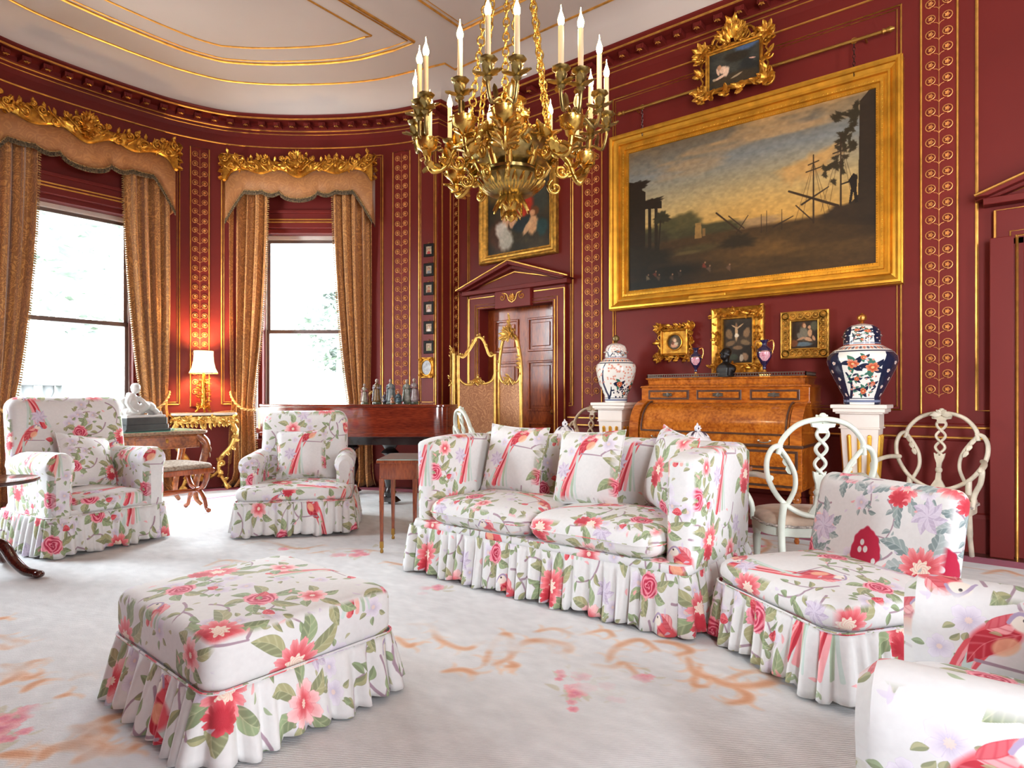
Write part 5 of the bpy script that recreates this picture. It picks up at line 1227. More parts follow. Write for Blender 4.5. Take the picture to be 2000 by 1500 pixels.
# socket
y, z = wall_pt(1478, 1003, 5.90); t = thing('wall_socket', 'small red painted double socket low on the wall beside the bureau', 'socket', (WX - .03, y, z), -PI / 2)
m = MB(); m.box(0, -.008, 0, .15, .016, .09); m.build('plate', PAINT, t, smooth=False, bevel=.003)
m = MB()
for k in (-1, 1):
    for q in ((0, .015), (-.011, -.008), (.011, -.008)): m.box(k * .034 + q[0], -.0165, q[1], .006, .002, .009)
tag(m.build('socket_holes', DARKW, t, smooth=False), kind='stuff')
# ---------------------------------------------------------------- painted oval-back chairs
MINT = mat('pale_mint_paint', (222, 228, 214), .4, var=.07, scale=9, bmp=.05); STONEP = mat('stone_grey_paint', (204, 194, 172), .42, var=.14, scale=12, bmp=.05); SEATF = mat('beige_seat_fabric', (196, 172, 150), .75, var=.12, scale=14, bmp=.2, bscale=120, sheen=.2); GIMP = mat('seat_gimp', (184, 174, 164), .7, var=.4, scale=60)
def oval_chair(label, loc, rz, mt, group=None):
    t = thing('oval_back_chair', label, 'chair', (loc[0], loc[1], loc[2] + .006), rz, group); H = 1.07
    yb = lambda z: .20 + .20 * (z - .45)
    P3 = lambda pts, n=6: [Vector((p[0], yb(p[1]) + (p[2] if len(p) > 2 else 0), p[1])) for p in [tuple(q)[:2] for q in spline([(a, b, 0) for a, b in pts], n)]]
    m = MB(); m.tube(P3([(-.232, .845), (-.212, .93), (-.13, 1.015), (0, 1.045), (.13, 1.015), (.212, .93), (.232, .845)]), .019, 8, flat=.8)
    for s in (-1, 1):
        m.tube(P3([(s * .215, .895), (s * .265, .875), (s * .292, .80), (s * .275, .69), (s * .20, .57), (s * .09, .495), (0, .478)]), .019, 8, flat=.8)
        m.tube(P3([(s * .225, .88), (s * .175, .81), (s * .135, .73), (s * .128, .64), (s * .16, .555), (s * .175, .545)]), [.017, .019, .022] + [.015] * 40 if False else .0155, 8, flat=.8)
        for k in range(3): z = .86 - .045 * k; m.leaf(P3([(s * (.215 - .02 * k), z), (s * .2, z - .05)], 1)[0] + Vector((0, -.012, 0)), (-s * .5, -.1, -.9), (0, -1, 0), .055, .018, .2, 4)
    m.build('back_frame', mt, t, ang=60)
    m = MB(); 
    for s in (-1, 1): m.leaf((0, yb(1.05) - .012, 1.035), (s, -.1, -.12), (0, -1, 0), .075, .026, .2); m.leaf((0, yb(1.05) - .012, 1.03), (s * .6, -.1, .7), (0, -1, 0), .05, .02, .2)
    m.sphere((0, yb(1.06) - .012, 1.06), .022, .016, .020); m.build('crest', mt, t, ang=60)
    m = MB()
    for s in (-1, 1): m.tube([Vector((s * .030 * math.sin((1.0 - z) / .085 * PI), yb(z) - .004 * s * math.cos((1.0 - z) / .085 * PI), z)) for z in [.985 - .007 * i for i in range(38)]], .0105, 6)
    fr = lambda u, q, w: (u, yb(w) + q, w)
    m.prism([(-.065, 1.02), (.065, 1.02), (.06, 1.0), (.03, .995), (.022, .965), (-.022, .965), (-.03, .995), (-.06, 1.0)], -.011, .011, fr)
    m.prism([(-.036, .745), (-.030, .71), (-.016, .67), (-.014, .64), (.014, .64), (.016, .67), (.030, .71), (.036, .745), (.0, .725)], -.011, .011, fr); m.sphere((0, yb(.62), .62), .024, .014, .026)
    m.prism([(-.014, .60), (-.018, .55), (-.045, .50), (0, .478), (.045, .50), (.018, .55), (.014, .60)], -.011, .011, fr); m.build('splat', mt, t, ang=60)
    m = MB(); O = [(x, y) for x, y in rrect(.54, .48, .16, 6, 0, -.03)]
    m.rings([[(x * 1.0, y, z) for x, y in rrect(.54 * k, .48 * k, .16 * k, 6, 0, -.03)] for z, k in ((.35, .97), (.355, 1.), (.405, 1.), (.41, .98))]); m.build('seat_rail', mt, t, ang=40)
    m = MB(); m.rings([[(x, y, z) for x, y in rrect(.54 * k, .48 * k, .16 * k, 6, 0, -.03)] for z, k in ((.405, .97), (.42, 1.01), (.445, 1.0), (.465, .93), (.478, .75), (.485, .4), (.487, .05))]); m.build('seat_cushion', SEATF, t, ang=180)
    m = MB(); m.tube([(x, y, .415 + .004 * math.sin(i * 2.5)) for i, (x, y) in enumerate(rrect(.555, .495, .165, 12, 0, -.03))], .008, 6, True); m.build('gimp_trim', GIMP, t)
    for s in (-1, 1):
        m = MB(); m.tube(spline([(s * .262, yb(.70), .70), (s * .30, .12, .705), (s * .325, -.02, .69), (s * .325, -.11, .675)], 5), .017, 8); m.tube(spline([(s * .325, -.09, .68), (s * .335, -.125, .655), (s * .32, -.10, .58), (s * .285, -.08, .50), (s * .272, -.09, .40)], 5), .017, 8)
        m.scroll((s * .325, -.115, .66), (0, -1, 0), (0, 0, 1), .03, 1.2, .012, 0, 1); m.build('armrest', mt, t, ang=60)
        m = MB(); m.lathe([(.010, 0), (.014, .03), (.024, .055), (.014, .075), (.017, .09), (.027, .27), (.021, .285), (.028, .30), (.028, .36)], 14, flute=lambda a, z: 1 + (.06 * math.cos(8 * a) if .09 < z < .27 else 0)); m.box(0, 0, .37, .05, .05, .06); m.build('leg', mt, t, ang=40, loc=(s * .215, -.215, 0))
        m = MB(); m.tube(spline([(s * .19, .30, 0), (s * .19, .235, .18), (s * .19, .20, .40), (s * .185, yb(.55) + .01, .56)], 5), [.017] * 5 + [.021] * 11, 8); m.build('leg', mt, t, ang=60)
    return t
GC = 'painted oval backed chairs'
oval_chair('pale mint oval back chair seen from behind, between the sofa and the right jar pedestal', (4.09, .96, CZ), R(-90) + R(212), MINT, GC)
oval_chair('stone painted oval back chair against the wall, right of the right jar pedestal', (5.40, .42, CZ), R(-90) + R(-10), STONEP, GC)
oval_chair('white oval back chair showing above the left sofa end by the screen', (4.42, 3.72, CZ), R(-90) + R(150), MINT, GC)
oval_chair('brown grey oval back chair beside the left jar pedestal, top showing above the sofa', (5.42, 3.46, CZ), R(-90) + R(-6), mat('umber_paint', (178, 152, 122), .42, var=.14, scale=12), GC)
# ---------------------------------------------------------------- cylinder bureau
SATIN = wood('satinwood', (196, 112, 34), (140, 66, 18), 2.4, .2, .6, (1, 3, 3)); BURL = wood('burr_satinwood', (198, 116, 36), (138, 68, 20), 5., .18, .7, (1, 1, 1), True); BAND = wood('dark_banding', (92, 62, 46), (60, 42, 34), 6, .3, .4, (4, 4, 4)); DSIDE = wood('dark_side_wood', (84, 44, 24), (52, 28, 18), 3, .3, .4, (2, 6, 2))
YB = 1.99; bu = thing('cylinder_bureau', 'large satinwood cylinder bureau desk with three top drawers below the landscape painting', 'desk', (5.90, YB, CZ), -PI / 2)
w = 1.50
m = MB(); prof = [(-.02, .42), (-.66, .42), (-.66, .76), (-.02, .76)]; fr = lambda u, q, z: (q, u, z); m.prism(prof, -w / 2, w / 2, fr); m.build('case', SATIN, bu, smooth=False, bevel=.006)
cyl = [(-.655 + .255 * (1 - math.cos(a)), .86 + .26 * math.sin(a)) for a in [PI / 2 * i / 12 for i in range(13)]]
m = MB(); m.prism([(-.02, .76), (-.655, .76)] + cyl + [(-.02, 1.12)], -w / 2 + .10, w / 2 - .10, fr); m.build('cylinder_lid', BURL, bu, ang=30)
for s in (-1, 1):
    cc = [(y - .012, z + .012) for y, z in cyl]; m = MB(); a, b = (w / 2 - .09, w / 2) if s > 0 else (-w / 2, -w / 2 + .09); m.prism([(-.02, .76), (-.667, .76)] + cc + [(-.02, 1.13)], a, b, fr); m.build('cheek', SATIN, bu, ang=30)
    m = MB(); m.tube([(s * (w / 2 - .12), y - .006, z + .006) for y, z in cyl], .008, 6); m.build('banding', BAND, bu)
m = MB(); m.tube([(-w / 2 + .12, -.665, .865), (w / 2 - .12, -.665, .865)], .008, 6); m.build('banding', BAND, bu)
m = MB(); m.box(0, -.215, 1.185, w, .39, .135); m.box(0, -.22, 1.125, w + .02, .41, .018); m.build('upper_case', SATIN, bu, smooth=False, bevel=.005)
m = MB(); rg = [[(-w / 2 + i, -.41 + i, z), (w / 2 - i, -.41 + i, z), (w / 2 - i, -.02, z), (-w / 2 + i, -.02, z)] for i, z in ((0, 1.25), (-.012, 1.258), (0, 1.27), (.05, 1.285), (.045, 1.325), (.03, 1.335), (.03, 1.345))]; m.rings(rg); m.build('cornice', BURL, bu, smooth=False)
m = MB()
for (x0, y0, x1, y1) in ((-w / 2 + .04, -.37, w / 2 - .04, -.37), (-w / 2 + .04, -.37, -w / 2 + .04, -.03), (w / 2 - .04, -.37, w / 2 - .04, -.03)):
    for z in (1.352, 1.378): m.box((x0 + x1) / 2, (y0 + y1) / 2, z, abs(x1 - x0) + .01, abs(y1 - y0) + .01, .008)
    n = int((abs(x1 - x0) + abs(y1 - y0)) / .022)
    for k in range(n + 1): f = k / n; m.box(x0 + (x1 - x0) * f, y0 + (y1 - y0) * f, 1.365, .006, .006, .03)
tag(m.build('gallery', mat('aged_brass_gallery', (112, 96, 84), .4, .6), bu, smooth=False), kind='stuff')
for k in (-1, 0, 1):
    m = MB(); m.box(k * .475, -.412, 1.187, .40, .014, .088); d = m.build('drawer', BAND, bu, smooth=False, bevel=.003)
    m = MB(); m.box(k * .475, -.420, 1.187, .36, .008, .052); m.build('drawer_inlay', BURL, d, smooth=False)
    m = MB(); m.lathe([(.022, 0), (.02, .006), (.008, .01)], 12, (0, 0, 0)); [m.leaf((0, 0, .004), (s * 1, .2 * q, 0), (0, 0, 1), .05, .014, .1, 3) for s in (-1, 1) for q in (-1, 1)]; m.build('drawer_mount', mat('grey_bronze', (120, 118, 110), .35, .7), d, loc=(k * .475, -.425, 1.187), rot=(PI / 2, 0, 0))
m = MB(); m.box(0, -.345, .775, w + .03, .68, .022); m.build('writing_slide', BAND, bu, smooth=False, bevel=.004)
for k, (x, ww) in enumerate(((-.5, .44), (0, .5), (.5, .44))):
    for z, h in ((.665, .15), (.51, .13)):
        m = MB(); m.box(x, -.662, z, ww, .014, h); d = m.build('drawer', BAND, bu, smooth=False, bevel=.003); m = MB(); m.box(x, -.671, z, ww - .04, .008, h - .04); m.build('drawer_inlay', BURL, d, smooth=False)
for x in (-.47, .47):
    m = MB(); m.tube([(x + .045 * math.cos(a), -.675 - .02 * abs(math.sin(a)), .815 - .014 * math.sin(a)) for a in [PI * i / 8 for i in range(9)]], .006, 6); [m.sphere((x + s * .045, -.675, .815), .011, n=8, m=5) for s in (-1, 1)]; m.build('lid_handle', mat('steel_handle', (170, 160, 140), .25, .9), bu)
for sx in (-1, 1):
    for y in (-.61, -.08):
        m = MB(); m.lathe([(.014, 0), (.022, .02), (.016, .04), (.028, .30), (.022, .32), (.034, .335), (.034, .36), (.026, .37), (.034, .385), (.034, .425)], 14, flute=lambda a, z: 1 + (.05 * math.cos(10 * a) if .05 < z < .3 else 0)); m.build('leg', SATIN, bu, ang=40, loc=(sx * (w / 2 - .05), y, 0))
# ---------------------------------------------------------------- pedestals and jars
WPNT = mat('white_pedestal_paint', (232, 222, 212), .4, var=.03)
GFL = mat('gilt_flute', (222, 168, 62), .35, .7, var=.1)
def pedestal(label, loc):
    t = thing('pedestal', label, 'pedestal', loc, -PI / 2, 'white and gilt jar pedestals')
    m = MB()
    for z, h, a in ((1.095, .03, .39), (1.065, .03, .36), (1.045, .015, .33), (.985, .11, .275), (.925, .012, .29)): m.box(0, 0, z, a, a * .92, h)
    m.build('capital', WPNT, t, smooth=False, bevel=.006)
    m = MB(); m.box(0, 0, .52, .17, .16, .82, 0, (1.55, 1.55)); m.build('shaft', WPNT, t, smooth=False, bevel=.004)
    m = MB(); m.box(0, 0, .03, .28, .26, .06); m.box(0, 0, .085, .23, .21, .05); m.build('plinth', WPNT, t, smooth=False, bevel=.006)
    for (ax, n) in ((0, (0, -1)), (1, (1, 0)), (2, (-1, 0))):
        for k in (-1, 0, 1):
            m = MB(); pts, ds = [], []
            for i in range(9):
                z = .16 + (.86 - .16) * i / 8; f = (z - .11) / .82; hw = (.17 * (1 + .55 * f) / 2) if ax == 0 else (.16 * (1 + .55 * f) / 2); hs = .16 * (1 + .55 * f) / 2 if ax == 0 else .17 * (1 + .55 * f) / 2; u = k * hw * .56
                pts.append((u, -hs - .001, z) if ax == 0 else ((n[0] * (hs + .001)), u, z)); ds.append(.016 * (.75 + .3 * f))
            m.tube(pts, ds, 8); m.sphere(pts[-1], ds[-1], n=8, m=5); m.build('gilt_flute', GFL, t)
    return t
P1, P2 = (5.62, .885, CZ), (5.62, 3.09, CZ)
pedestal('white tapered pedestal with gilt flutes under the larger porcelain jar, right of the bureau', P1); pedestal('white tapered pedestal with gilt flutes under the paler porcelain jar, left of the bureau', P2)
PB = porcelain('jar_print_bold', 3, True); PP = porcelain('jar_print_pale', 4, False)
def glaze(nm, im): return picture(nm, im, .2, .12, 'UV')
KNOB = mat('gilt_knob', (190, 128, 62), .3, .8)
def jar(label, loc, prof, lid, img, sc, rz, knob):
    t = thing('lidded_jar', label, 'jar', loc, rz, 'lidded porcelain jars'); g = glaze('porcelain_glaze', img)
    m = MB(); m.lathe([(r * sc, z * sc) for r, z in prof], 36, uv=True); m.add([(prof[0][0] * sc * math.cos(a * PI / 12), prof[0][0] * sc * math.sin(a * PI / 12), 0.001) for a in range(24)], [tuple(reversed(range(24)))], [(.5, .02)] * 24); m.build('body', g, t, ang=180)
    m = MB(); m.lathe([(r * sc, z * sc) for r, z in lid], 36, uv=True); m.build('lid', g, t, ang=60)
    zt = lid[-1][1] * sc; m = MB(); m.lathe([(.012 * sc, 0), (.018 * sc, .008 * sc), (.012 * sc, .018 * sc), (.03 * sc, .03 * sc), (.036 * sc, .05 * sc), (.03 * sc, .068 * sc), (.01 * sc, .08 * sc), (.004 * sc, .088 * sc)], 16); m.build('knob', knob, t, loc=(0, 0, zt - .004))
    return t
bodyp = [(.125, .0), (.13, .02), (.128, .06), (.150, .10), (.195, .20), (.236, .29), (.250, .345), (.245, .38), (.215, .42), (.165, .452), (.132, .468), (.130, .475)]
lidp = [(.131, .47), (.131, .535), (.142, .538), (.142, .546), (.132, .55), (.130, .575), (.112, .605), (.075, .628), (.03, .640), (.012, .643)]
jar('larger lidded porcelain jar with bold navy and orange flower panels, right of the bureau', (P1[0], P1[1], 1.111 + CZ), bodyp, lidp, PB, 1.0, R(129), KNOB)
bodyl = [(.105, .0), (.112, .02), (.112, .07), (.13, .10), (.165, .18), (.190, .28), (.198, .34), (.190, .375), (.15, .41), (.115, .432), (.106, .44)]
lidl = [(.108, .435), (.108, .49), (.122, .494), (.122, .502), (.102, .506), (.102, .53), (.088, .56), (.05, .582), (.014, .588)]
jar('paler lidded porcelain jar with small pink blossoms and a grey tree, left of the bureau', (P2[0], P2[1], 1.111 + CZ), bodyl, lidl, PP, 1.02, R(143), mat('bronze_knob', (128, 110, 70), .35, .7))
# ---------------------------------------------------------------- ornaments on the bureau
COB = mat('cobalt_glaze', (34, 24, 66), .1, var=.15, coat=.8); GLD = mat('gilt_porcelain', (216, 160, 84), .25, .85); POSY = mat('posy_print', (226, 190, 196), .2, var=.5, scale=60, c2=(196, 110, 130), coat=.5)
def urn(label, px, py0, h, face, X=5.58):
    y, z = wall_pt(px, py0, X); t = thing('urn_vase', label, 'vase', (X, y, 1.346 + CZ), -PI / 2 + face, 'cobalt urn vases on the bureau'); k = h / .30
    m = MB(); m.lathe([(r * k, z_ * k) for r, z_ in ((.012, .055), (.016, .07), (.012, .085), (.03, .11), (.055, .16), (.062, .195), (.055, .225), (.028, .245), (.020, .26), (.020, .275), (.034, .295), (.036, .30), (.028, .295))], 20); m.build('body', COB, t, ang=60)
    m = MB(); m.box(0, 0, .008 * k, .08 * k, .08 * k, .016 * k); m.lathe([(.036 * k, .016 * k), (.02 * k, .03 * k), (.013 * k, .056 * k)], 16); m.tube([(.063 * k * math.cos(a * .4), .063 * k * math.sin(a * .4), .205 * k) for a in range(16)], .003, 5, True); m.build('foot', GLD, t, ang=40)
    m = MB(); rg = []
    for i in range(6):
        zz = .125 + .085 * i / 5; r = np.interp(zz, [.11, .16, .195, .225], [.03, .055, .062, .055]) + .0015; rg.append([(r * k * math.sin(a), -r * k * math.cos(a), zz * k) for a in [(-.8 + 1.6 * q / 10) * math.sin(PI * (.15 + .7 * i / 5)) for q in range(11)]])
    m.rings(rg, closed=False, caps=False); m.build('flower_panel', POSY, t)
    for s in (-1, 1): m = MB(); m.tube(spline([(s * .03 * k, 0, .285 * k), (s * .062 * k, 0, .295 * k), (s * .072 * k, 0, .25 * k), (s * .06 * k, 0, .20 * k), (s * .064 * k, 0, .19 * k)], 5), .0055 * k, 7); m.build('handle', GLD, t)
    return t
urn('shorter cobalt urn vase with gilt handles in front of the round portrait frame', 1359, 700, .275, .3); urn('taller cobalt urn vase with gilt handles right of the dark bust', 1493, 700, .315, .35)
BRZ = mat('dark_bronze', (30, 26, 24), .38, .5, var=.3, scale=14)
def remeshed(m, name, mt, parent, vox, sm=4):
    o = m.build(name, mt, parent, ang=180); q = o.modifiers.new('remesh', 'REMESH'); q.mode = 'VOXEL'; q.voxel_size = vox; q.use_smooth_shade = True
    q = o.modifiers.new('smooth', 'SMOOTH'); q.factor = .5; q.iterations = sm; return o
y, z = wall_pt(1417, 700, 5.55); t = thing('bust', 'dark bronze head and shoulders bust on top of the bureau', 'bust', (5.55, y, 1.346 + CZ), -PI / 2 + R(-28))
m = MB(); m.sphere((0, 0, .205), .040, .047, .052, 16, 12); m.sphere((0, -.018, .180), .030, .032, .034, 14, 10); m.leaf((0, -.040, .20), (0, -.35, -1), (0, -1, 0), .03, .011, .1); m.sphere((0, -.052, .186), .009, .011, .009); m.sphere((0, -.046, .168), .014, .008, .006)
for s in (-1, 1): m.sphere((s * .041, .004, .195), .006, .012, .016); m.sphere((s * .016, -.042, .212), .013, .010, .006); m.sphere((s * .06, .01, .07), .045, .042, .04)
m.sphere((0, .012, .225), .043, .046, .040, 14, 10); m.lathe([(.030, .10), (.027, .14), (.03, .17)], 14, (0, .005, 0)); m.rings([[(x, y_, z_) for x, y_ in rrect(a, b, .03, 5)] for a, b, z_ in ((.16, .085, .0), (.175, .09, .05), (.18, .09, .08), (.13, .08, .108), (.06, .06, .13))]); remeshed(m, 'head_and_shoulders', BRZ, t, .005, 3)
m = MB(); m.box(0, 0, .006, .17, .10, .012); m.build('base', BRZ, t, smooth=False, bevel=.003)
# ---------------------------------------------------------------- sofa table with two covered pots behind the sofa
PORW = mat('white_porcelain', (236, 234, 236), .12, var=.03, coat=.7); PLUM = mat('plum_glaze', (70, 44, 70), .2, var=.2, coat=.5)
st = thing('sofa_table', 'narrow wooden table standing behind the sofa back', 'table', (4.06, 2.15, CZ), -PI / 2)
m = MB(); m.box(0, 0, .70, 1.7, .30, .03); m.build('table_top', MAHOG, st, smooth=False, bevel=.005); m = MB(); m.box(0, 0, .64, 1.6, .24, .09); m.build('apron', MAHOG, st, smooth=False)
for sx in (-1, 1):
    for sy in (-1, 1): m = MB(); m.box(sx * .77, sy * .10, .32, .032, .032, .64); m.build('leg', MAHOG, st, smooth=False, bevel=.003)
for px, lb in ((1103, 'white porcelain covered pot with flower finial behind the middle sofa cushion'), (1362, 'white porcelain covered pot with flower finial behind the sofa arm beside the chair')):
    d = ray(px, HY); y = 4.06 * d[1] / d[0]; t = thing('covered_pot', lb, 'pot', (4.06, y, CZ + .715), -.6, 'porcelain pots behind the sofa')
    m = MB(); m.lathe([(.06, 0), (.065, .01), (.05, .025), (.085, .07), (.10, .12), (.095, .15)], 20); m.build('bowl', PORW, t); m = MB(); m.lathe([(.10, .15), (.098, .16), (.075, .19), (.035, .215), (.012, .222)], 20); m.build('lid', PORW, t)
    m = MB(); m.sphere((0, 0, .246), .023, .014, .024); m.lathe([(.006, .268), (.009, .272), (.001, .284)], 6)
    for q in range(7): a = q * .9; m.leaf((0, 0, .246), (math.cos(a), -.4, math.sin(a)), (0, -1, 0), .027, .011, .2, 3)
    fl = m.build('finial', PORW, t, ang=60); m = MB()
    for q in range(8): a = q * .785; m.leaf((.01 * math.cos(a), .01 * math.sin(a), .222), (math.cos(a), math.sin(a), -.45), (0, 0, 1), .075, .02, -.1, 4)
    m.build('finial_leaves', PORW, t, ang=60); m = MB(); [m.leaf((.012 * math.cos(a), .012 * math.sin(a), .226), (math.cos(a), math.sin(a), -.4), (0, 0, 1), .06, .013, -.1, 4) for a in (.4, 2.0, 3.5, 5.3, -.9)]; m.sphere((0, -.014, .246), .005, .004, .008); m.build('plum_leaves', PLUM, t)
# ---------------------------------------------------------------- folding screen
SGOLD = mat('screen_gilding', (222, 178, 92), .35, .65, var=.18, scale=20, bmp=.15); SFAB = brocade('screen_brocade', (196, 142, 94), (166, 110, 68), 15.); 
sc = thing('folding_screen', 'gilt three leaf folding screen with glazed tops and tan brocade, before the door', 'screen', (5.1, 4.65, CZ), 0)
KS = 1.12
def screen_leaf(a, b, zt, kind):
    zt = 1.2 + (zt - 1.2) * KS
    A, B = Vector((a[0] * KS - 5.1, a[1] * KS - 4.65, 0)), Vector((b[0] * KS - 5.1, b[1] * KS - 4.65, 0)); d = B - A; w = d.length; mid = (A + B) / 2; rz = math.atan2(d.y, d.x); h = w / 2 - .008
    if kind == 'oval': top = [(-h, 1.32), (-h + .005, 1.50), (-h * .62, zt - .06), (0, zt), (h * .62, zt - .06), (h - .005, 1.50), (h, 1.25)]; low = [(-h, 1.40), (-h * .7, 1.32), (-h * .2, 1.31), (0, 1.35), (h * .2, 1.31), (h * .7, 1.32), (h, 1.40)]
    else: top = [(-h, 1.58), (-h * .75, 1.565), (-h * .42, 1.64), (0, zt), (h * .35, zt - .02), (h * .7, 1.59), (h, 1.60)]; low = [(-h, 1.36), (-h * .7, 1.30), (-h * .3, 1.29), (0, 1.335), (h * .4, 1.30), (h * .8, 1.33), (h, 1.40)]
    top = [(x, z if z == zt or abs(z - zt) < .061 else 1.2 + (z - 1.2) * KS) for x, z in top]; low = [(x, 1.2 + (z - 1.2) * KS) for x, z in low]
    T = [Vector((p[0], 0, p[1])) for p in spline([(x, z, 0) for x, z in top], 6)]; L = [Vector((p[0], 0, p[1])) for p in spline([(x, z, 0) for x, z in low], 6)]
    T = [Vector((p.x, 0, p.z)) for p in T]
    m = MB(); m.tube([(-h, 0, .0)] + T + [(h, 0, .0)], .019, 8, flat=.9); m.tube(L, .015, 8); m.tube([(-h, 0, .08), (h, 0, .08)], .018, 8); m.tube([(-h + .012, -.012, .08)] + [p * 1 + Vector((.012 if p.x < 0 else -.012, -.012, -.008)) for p in T] + [(h - .012, -.012, .08)], .007, 6)
    lf = m.build('screen_leaf', SGOLD, sc, ang=60, loc=mid, rot=(0, 0, rz))
    n = len(L); m = MB(); m.add([(p.x, .004, p.z) for p in L] + [(p.x, .004, .08) for p in L] + [(p.x, -.004, p.z) for p in L] + [(p.x, -.004, .08) for p in L], [(i, i + 1, n + i + 1, n + i) for i in range(n - 1)] + [(2 * n + i + 1, 2 * n + i, 3 * n + i, 3 * n + i + 1) for i in range(n - 1)]); m.build('brocade_panel', SFAB, lf, smooth=False)
    m = MB(); Tn = [p for p in T if abs(p.x) <= h + .001]; N = len(T); Li = lambda x: float(np.interp(x, [p.x for p in L], [p.z for p in L])); m.add([(p.x, 0, p.z) for p in T] + [(p.x, 0, min(p.z, Li(p.x))) for p in T], [(i, i + 1, N + i + 1, N + i) for i in range(N - 1)]); m.build('glass_pane', GLASS, lf, smooth=False)
    m = MB(); rs = random.Random(int(zt * 100))
    for i in range(3, len(T) - 3, 3): m.leaf(T[i] + Vector((0, -.012, .005)), (rs.uniform(-.6, .6), -.2, 1), (0, -1, 0), .04, .013, .3, 4)
    rng_leaf(m, rs, (0, -.016, Li(0) - .005), .03, 12, L=.05)
    for s in (-1, 1): m.scroll((s * .06, -.015, Li(.06) - .002), (s, 0, 0), (0, 0, 1), .028, 1.2, .007)
    if kind == 'oval':
        rng_leaf(m, rs, (0, -.02, zt + .01), .05, 34, L=.075)
        for k in range(7): m.leaf((0, -.01, zt + .02 + .025 * k), (rs.uniform(-.7, .7), -.2, 1), (0, -1, 0), .07, .02, .3)
        for s in (-1, 1): m.scroll((s * .05, -.015, zt + .03), (s, 0, 0), (0, 0, 1), .035, 1.2, .009)
        for k in range(5): m.leaf((h - .005, -.012, 1.60 - .03 * k), (-.6, -.3, .5 - .3 * (k % 3)), (0, -1, 0), .05, .014, .3)
    tag(m.build('carving', SGOLD, lf, ang=60), kind='stuff')
screen_leaf((4.74, 4.55), (4.50, 4.285), 1.66, 'arch'); screen_leaf((4.53, 4.27), (4.84, 4.03), 1.76, 'arch'); screen_leaf((4.86, 4.01), (4.845, 3.70), 1.79, 'oval')
# ---------------------------------------------------------------- chandelier
CHG = mat('chandelier_gilt', (212, 170, 84), .24, .92, var=.25, scale=24, bmp=.1, bscale=120); CHA = mat('chandelier_antique_gilt', (160, 138, 84), .28, .9, var=.3, scale=22, bmp=.1, bscale=120)
CANDLE = mat('candle_sleeve', (206, 182, 146), .5, var=.03); BULB = emit('candle_bulb_glow', (255, 214, 150), 34)
CX, CY, CB = 2.785, 2.205, 2.78
ch = thing('chandelier', 'large gilt chandelier with candle lights hanging on chains from the ceiling', 'chandelier', (CX, CY, 0), 0)
m = MB(); fl = lambda a, z: 1 + .035 * abs(math.cos(8 * a)) if z < 2.47 else 1 + .012 * math.cos(24 * a)
m.lathe([(.02, 2.33), (.10, 2.335), (.155, 2.37), (.185, 2.42), (.17, 2.45), (.13, 2.46), (.14, 2.48), (.20, 2.50), (.245, 2.56), (.255, 2.61), (.262, 2.62), (.255, 2.635), (.235, 2.63), (.22, 2.60), (.05, 2.58)], 48, flute=fl); m.build('bowl', CHA, ch, ang=50)
m = MB()
for k in range(60): a = 2 * PI * k / 60; m.sphere((.262 * math.cos(a), .262 * math.sin(a), 2.632), .012, n=6, m=4)
rs = random.Random(3)
for k in range(120):
    a = rs.random() * 6.28; z = rs.uniform(2.50, 2.60); r = float(np.interp(z, [2.5, 2.56, 2.61], [.20, .245, .255])) + .004; o = Vector((math.cos(a), math.sin(a), 0)); tg = Vector((-math.sin(a), math.cos(a), 0)); q = rs.random() * 6.28; m.leaf(o * r + Vector((0, 0, z)), tg * math.cos(q) + Vector((0, 0, math.sin(q))) + o * .25, o, .05, .015, .3, 3)
for k in range(24):
    a = 2 * PI * k / 24; o = Vector((math.cos(a), math.sin(a), 0)); m.leaf(o * .06 + Vector((0, 0, 2.345)), o + Vector((0, 0, .35)), Vector((0, 0, -1)), .15, .026, -.15, 5)
m.build('bowl_ornament', CHG, ch, ang=60)
m = MB(); m.lathe([(.004, 2.185), (.022, 2.20), (.034, 2.225), (.026, 2.245), (.03, 2.25), (.055, 2.29), (.062, 2.32), (.05, 2.345)], 20)
for k in range(10): a = 2 * PI * k / 10; o = Vector((math.cos(a), math.sin(a), 0)); m.leaf(o * .045 + Vector((0, 0, 2.345)), o * .25 + Vector((0, 0, -1)), o, .115, .024, .25, 5); m.leaf(o * .024 + Vector((0, 0, 2.25)), o * .3 + Vector((0, 0, -1)), o, .055, .014, .3, 4)
m.build('drop_finial', CHG, ch, ang=60)
m = MB(); m.lathe([(.05, 2.58), (.07, 2.60), (.05, 2.64), (.075, 2.70), (.09, 2.80), (.07, 2.86), (.09, 2.875), (.04, 2.90), (.03, 2.95), (.012, 2.98)], 16)
for k in range(6):
    a = 2 * PI * k / 6 - .9; o = Vector((math.cos(a), math.sin(a), 0)); m.sphere(o * .08 + Vector((0, 0, 2.80)), .026, .026, .036, 10, 8)
    for q in range(5): m.leaf(o * .085 + Vector((0, 0, 2.78)), Vector((-o.y, o.x, 0)) * math.cos(q * 1.5) + Vector((0, 0, math.sin(q * 1.5))), o, .06, .016, .3, 4)
    m.scroll(o * .09 + Vector((0, 0, 2.66)), o, Vector((0, 0, 1)), .05, 1.3, .012, 0, -1)
m.build('mask_urn', CHG, ch, ang=60)
CAND = {0: [(-.108, -.615), (.029, -.615)], 1: [(.243, -.535), (.341, -.515), (.464, -.285)], 2: [(.538, -.045), (.462, .06), (.406, .285)], 3: [(.251, .425), (.075, .60), (-.14, .50)], 4: [(-.278, .555), (-.382, .325), (-.503, .305)], 5: [(-.555, .065), (-.495, -.185), (-.449, -.265)], 6: [(-.256, -.42)]}
ARMS = [(0, -4), (1, 38), (2, 97), (3, 170), (4, 228), (5, 292), (6, 330)]
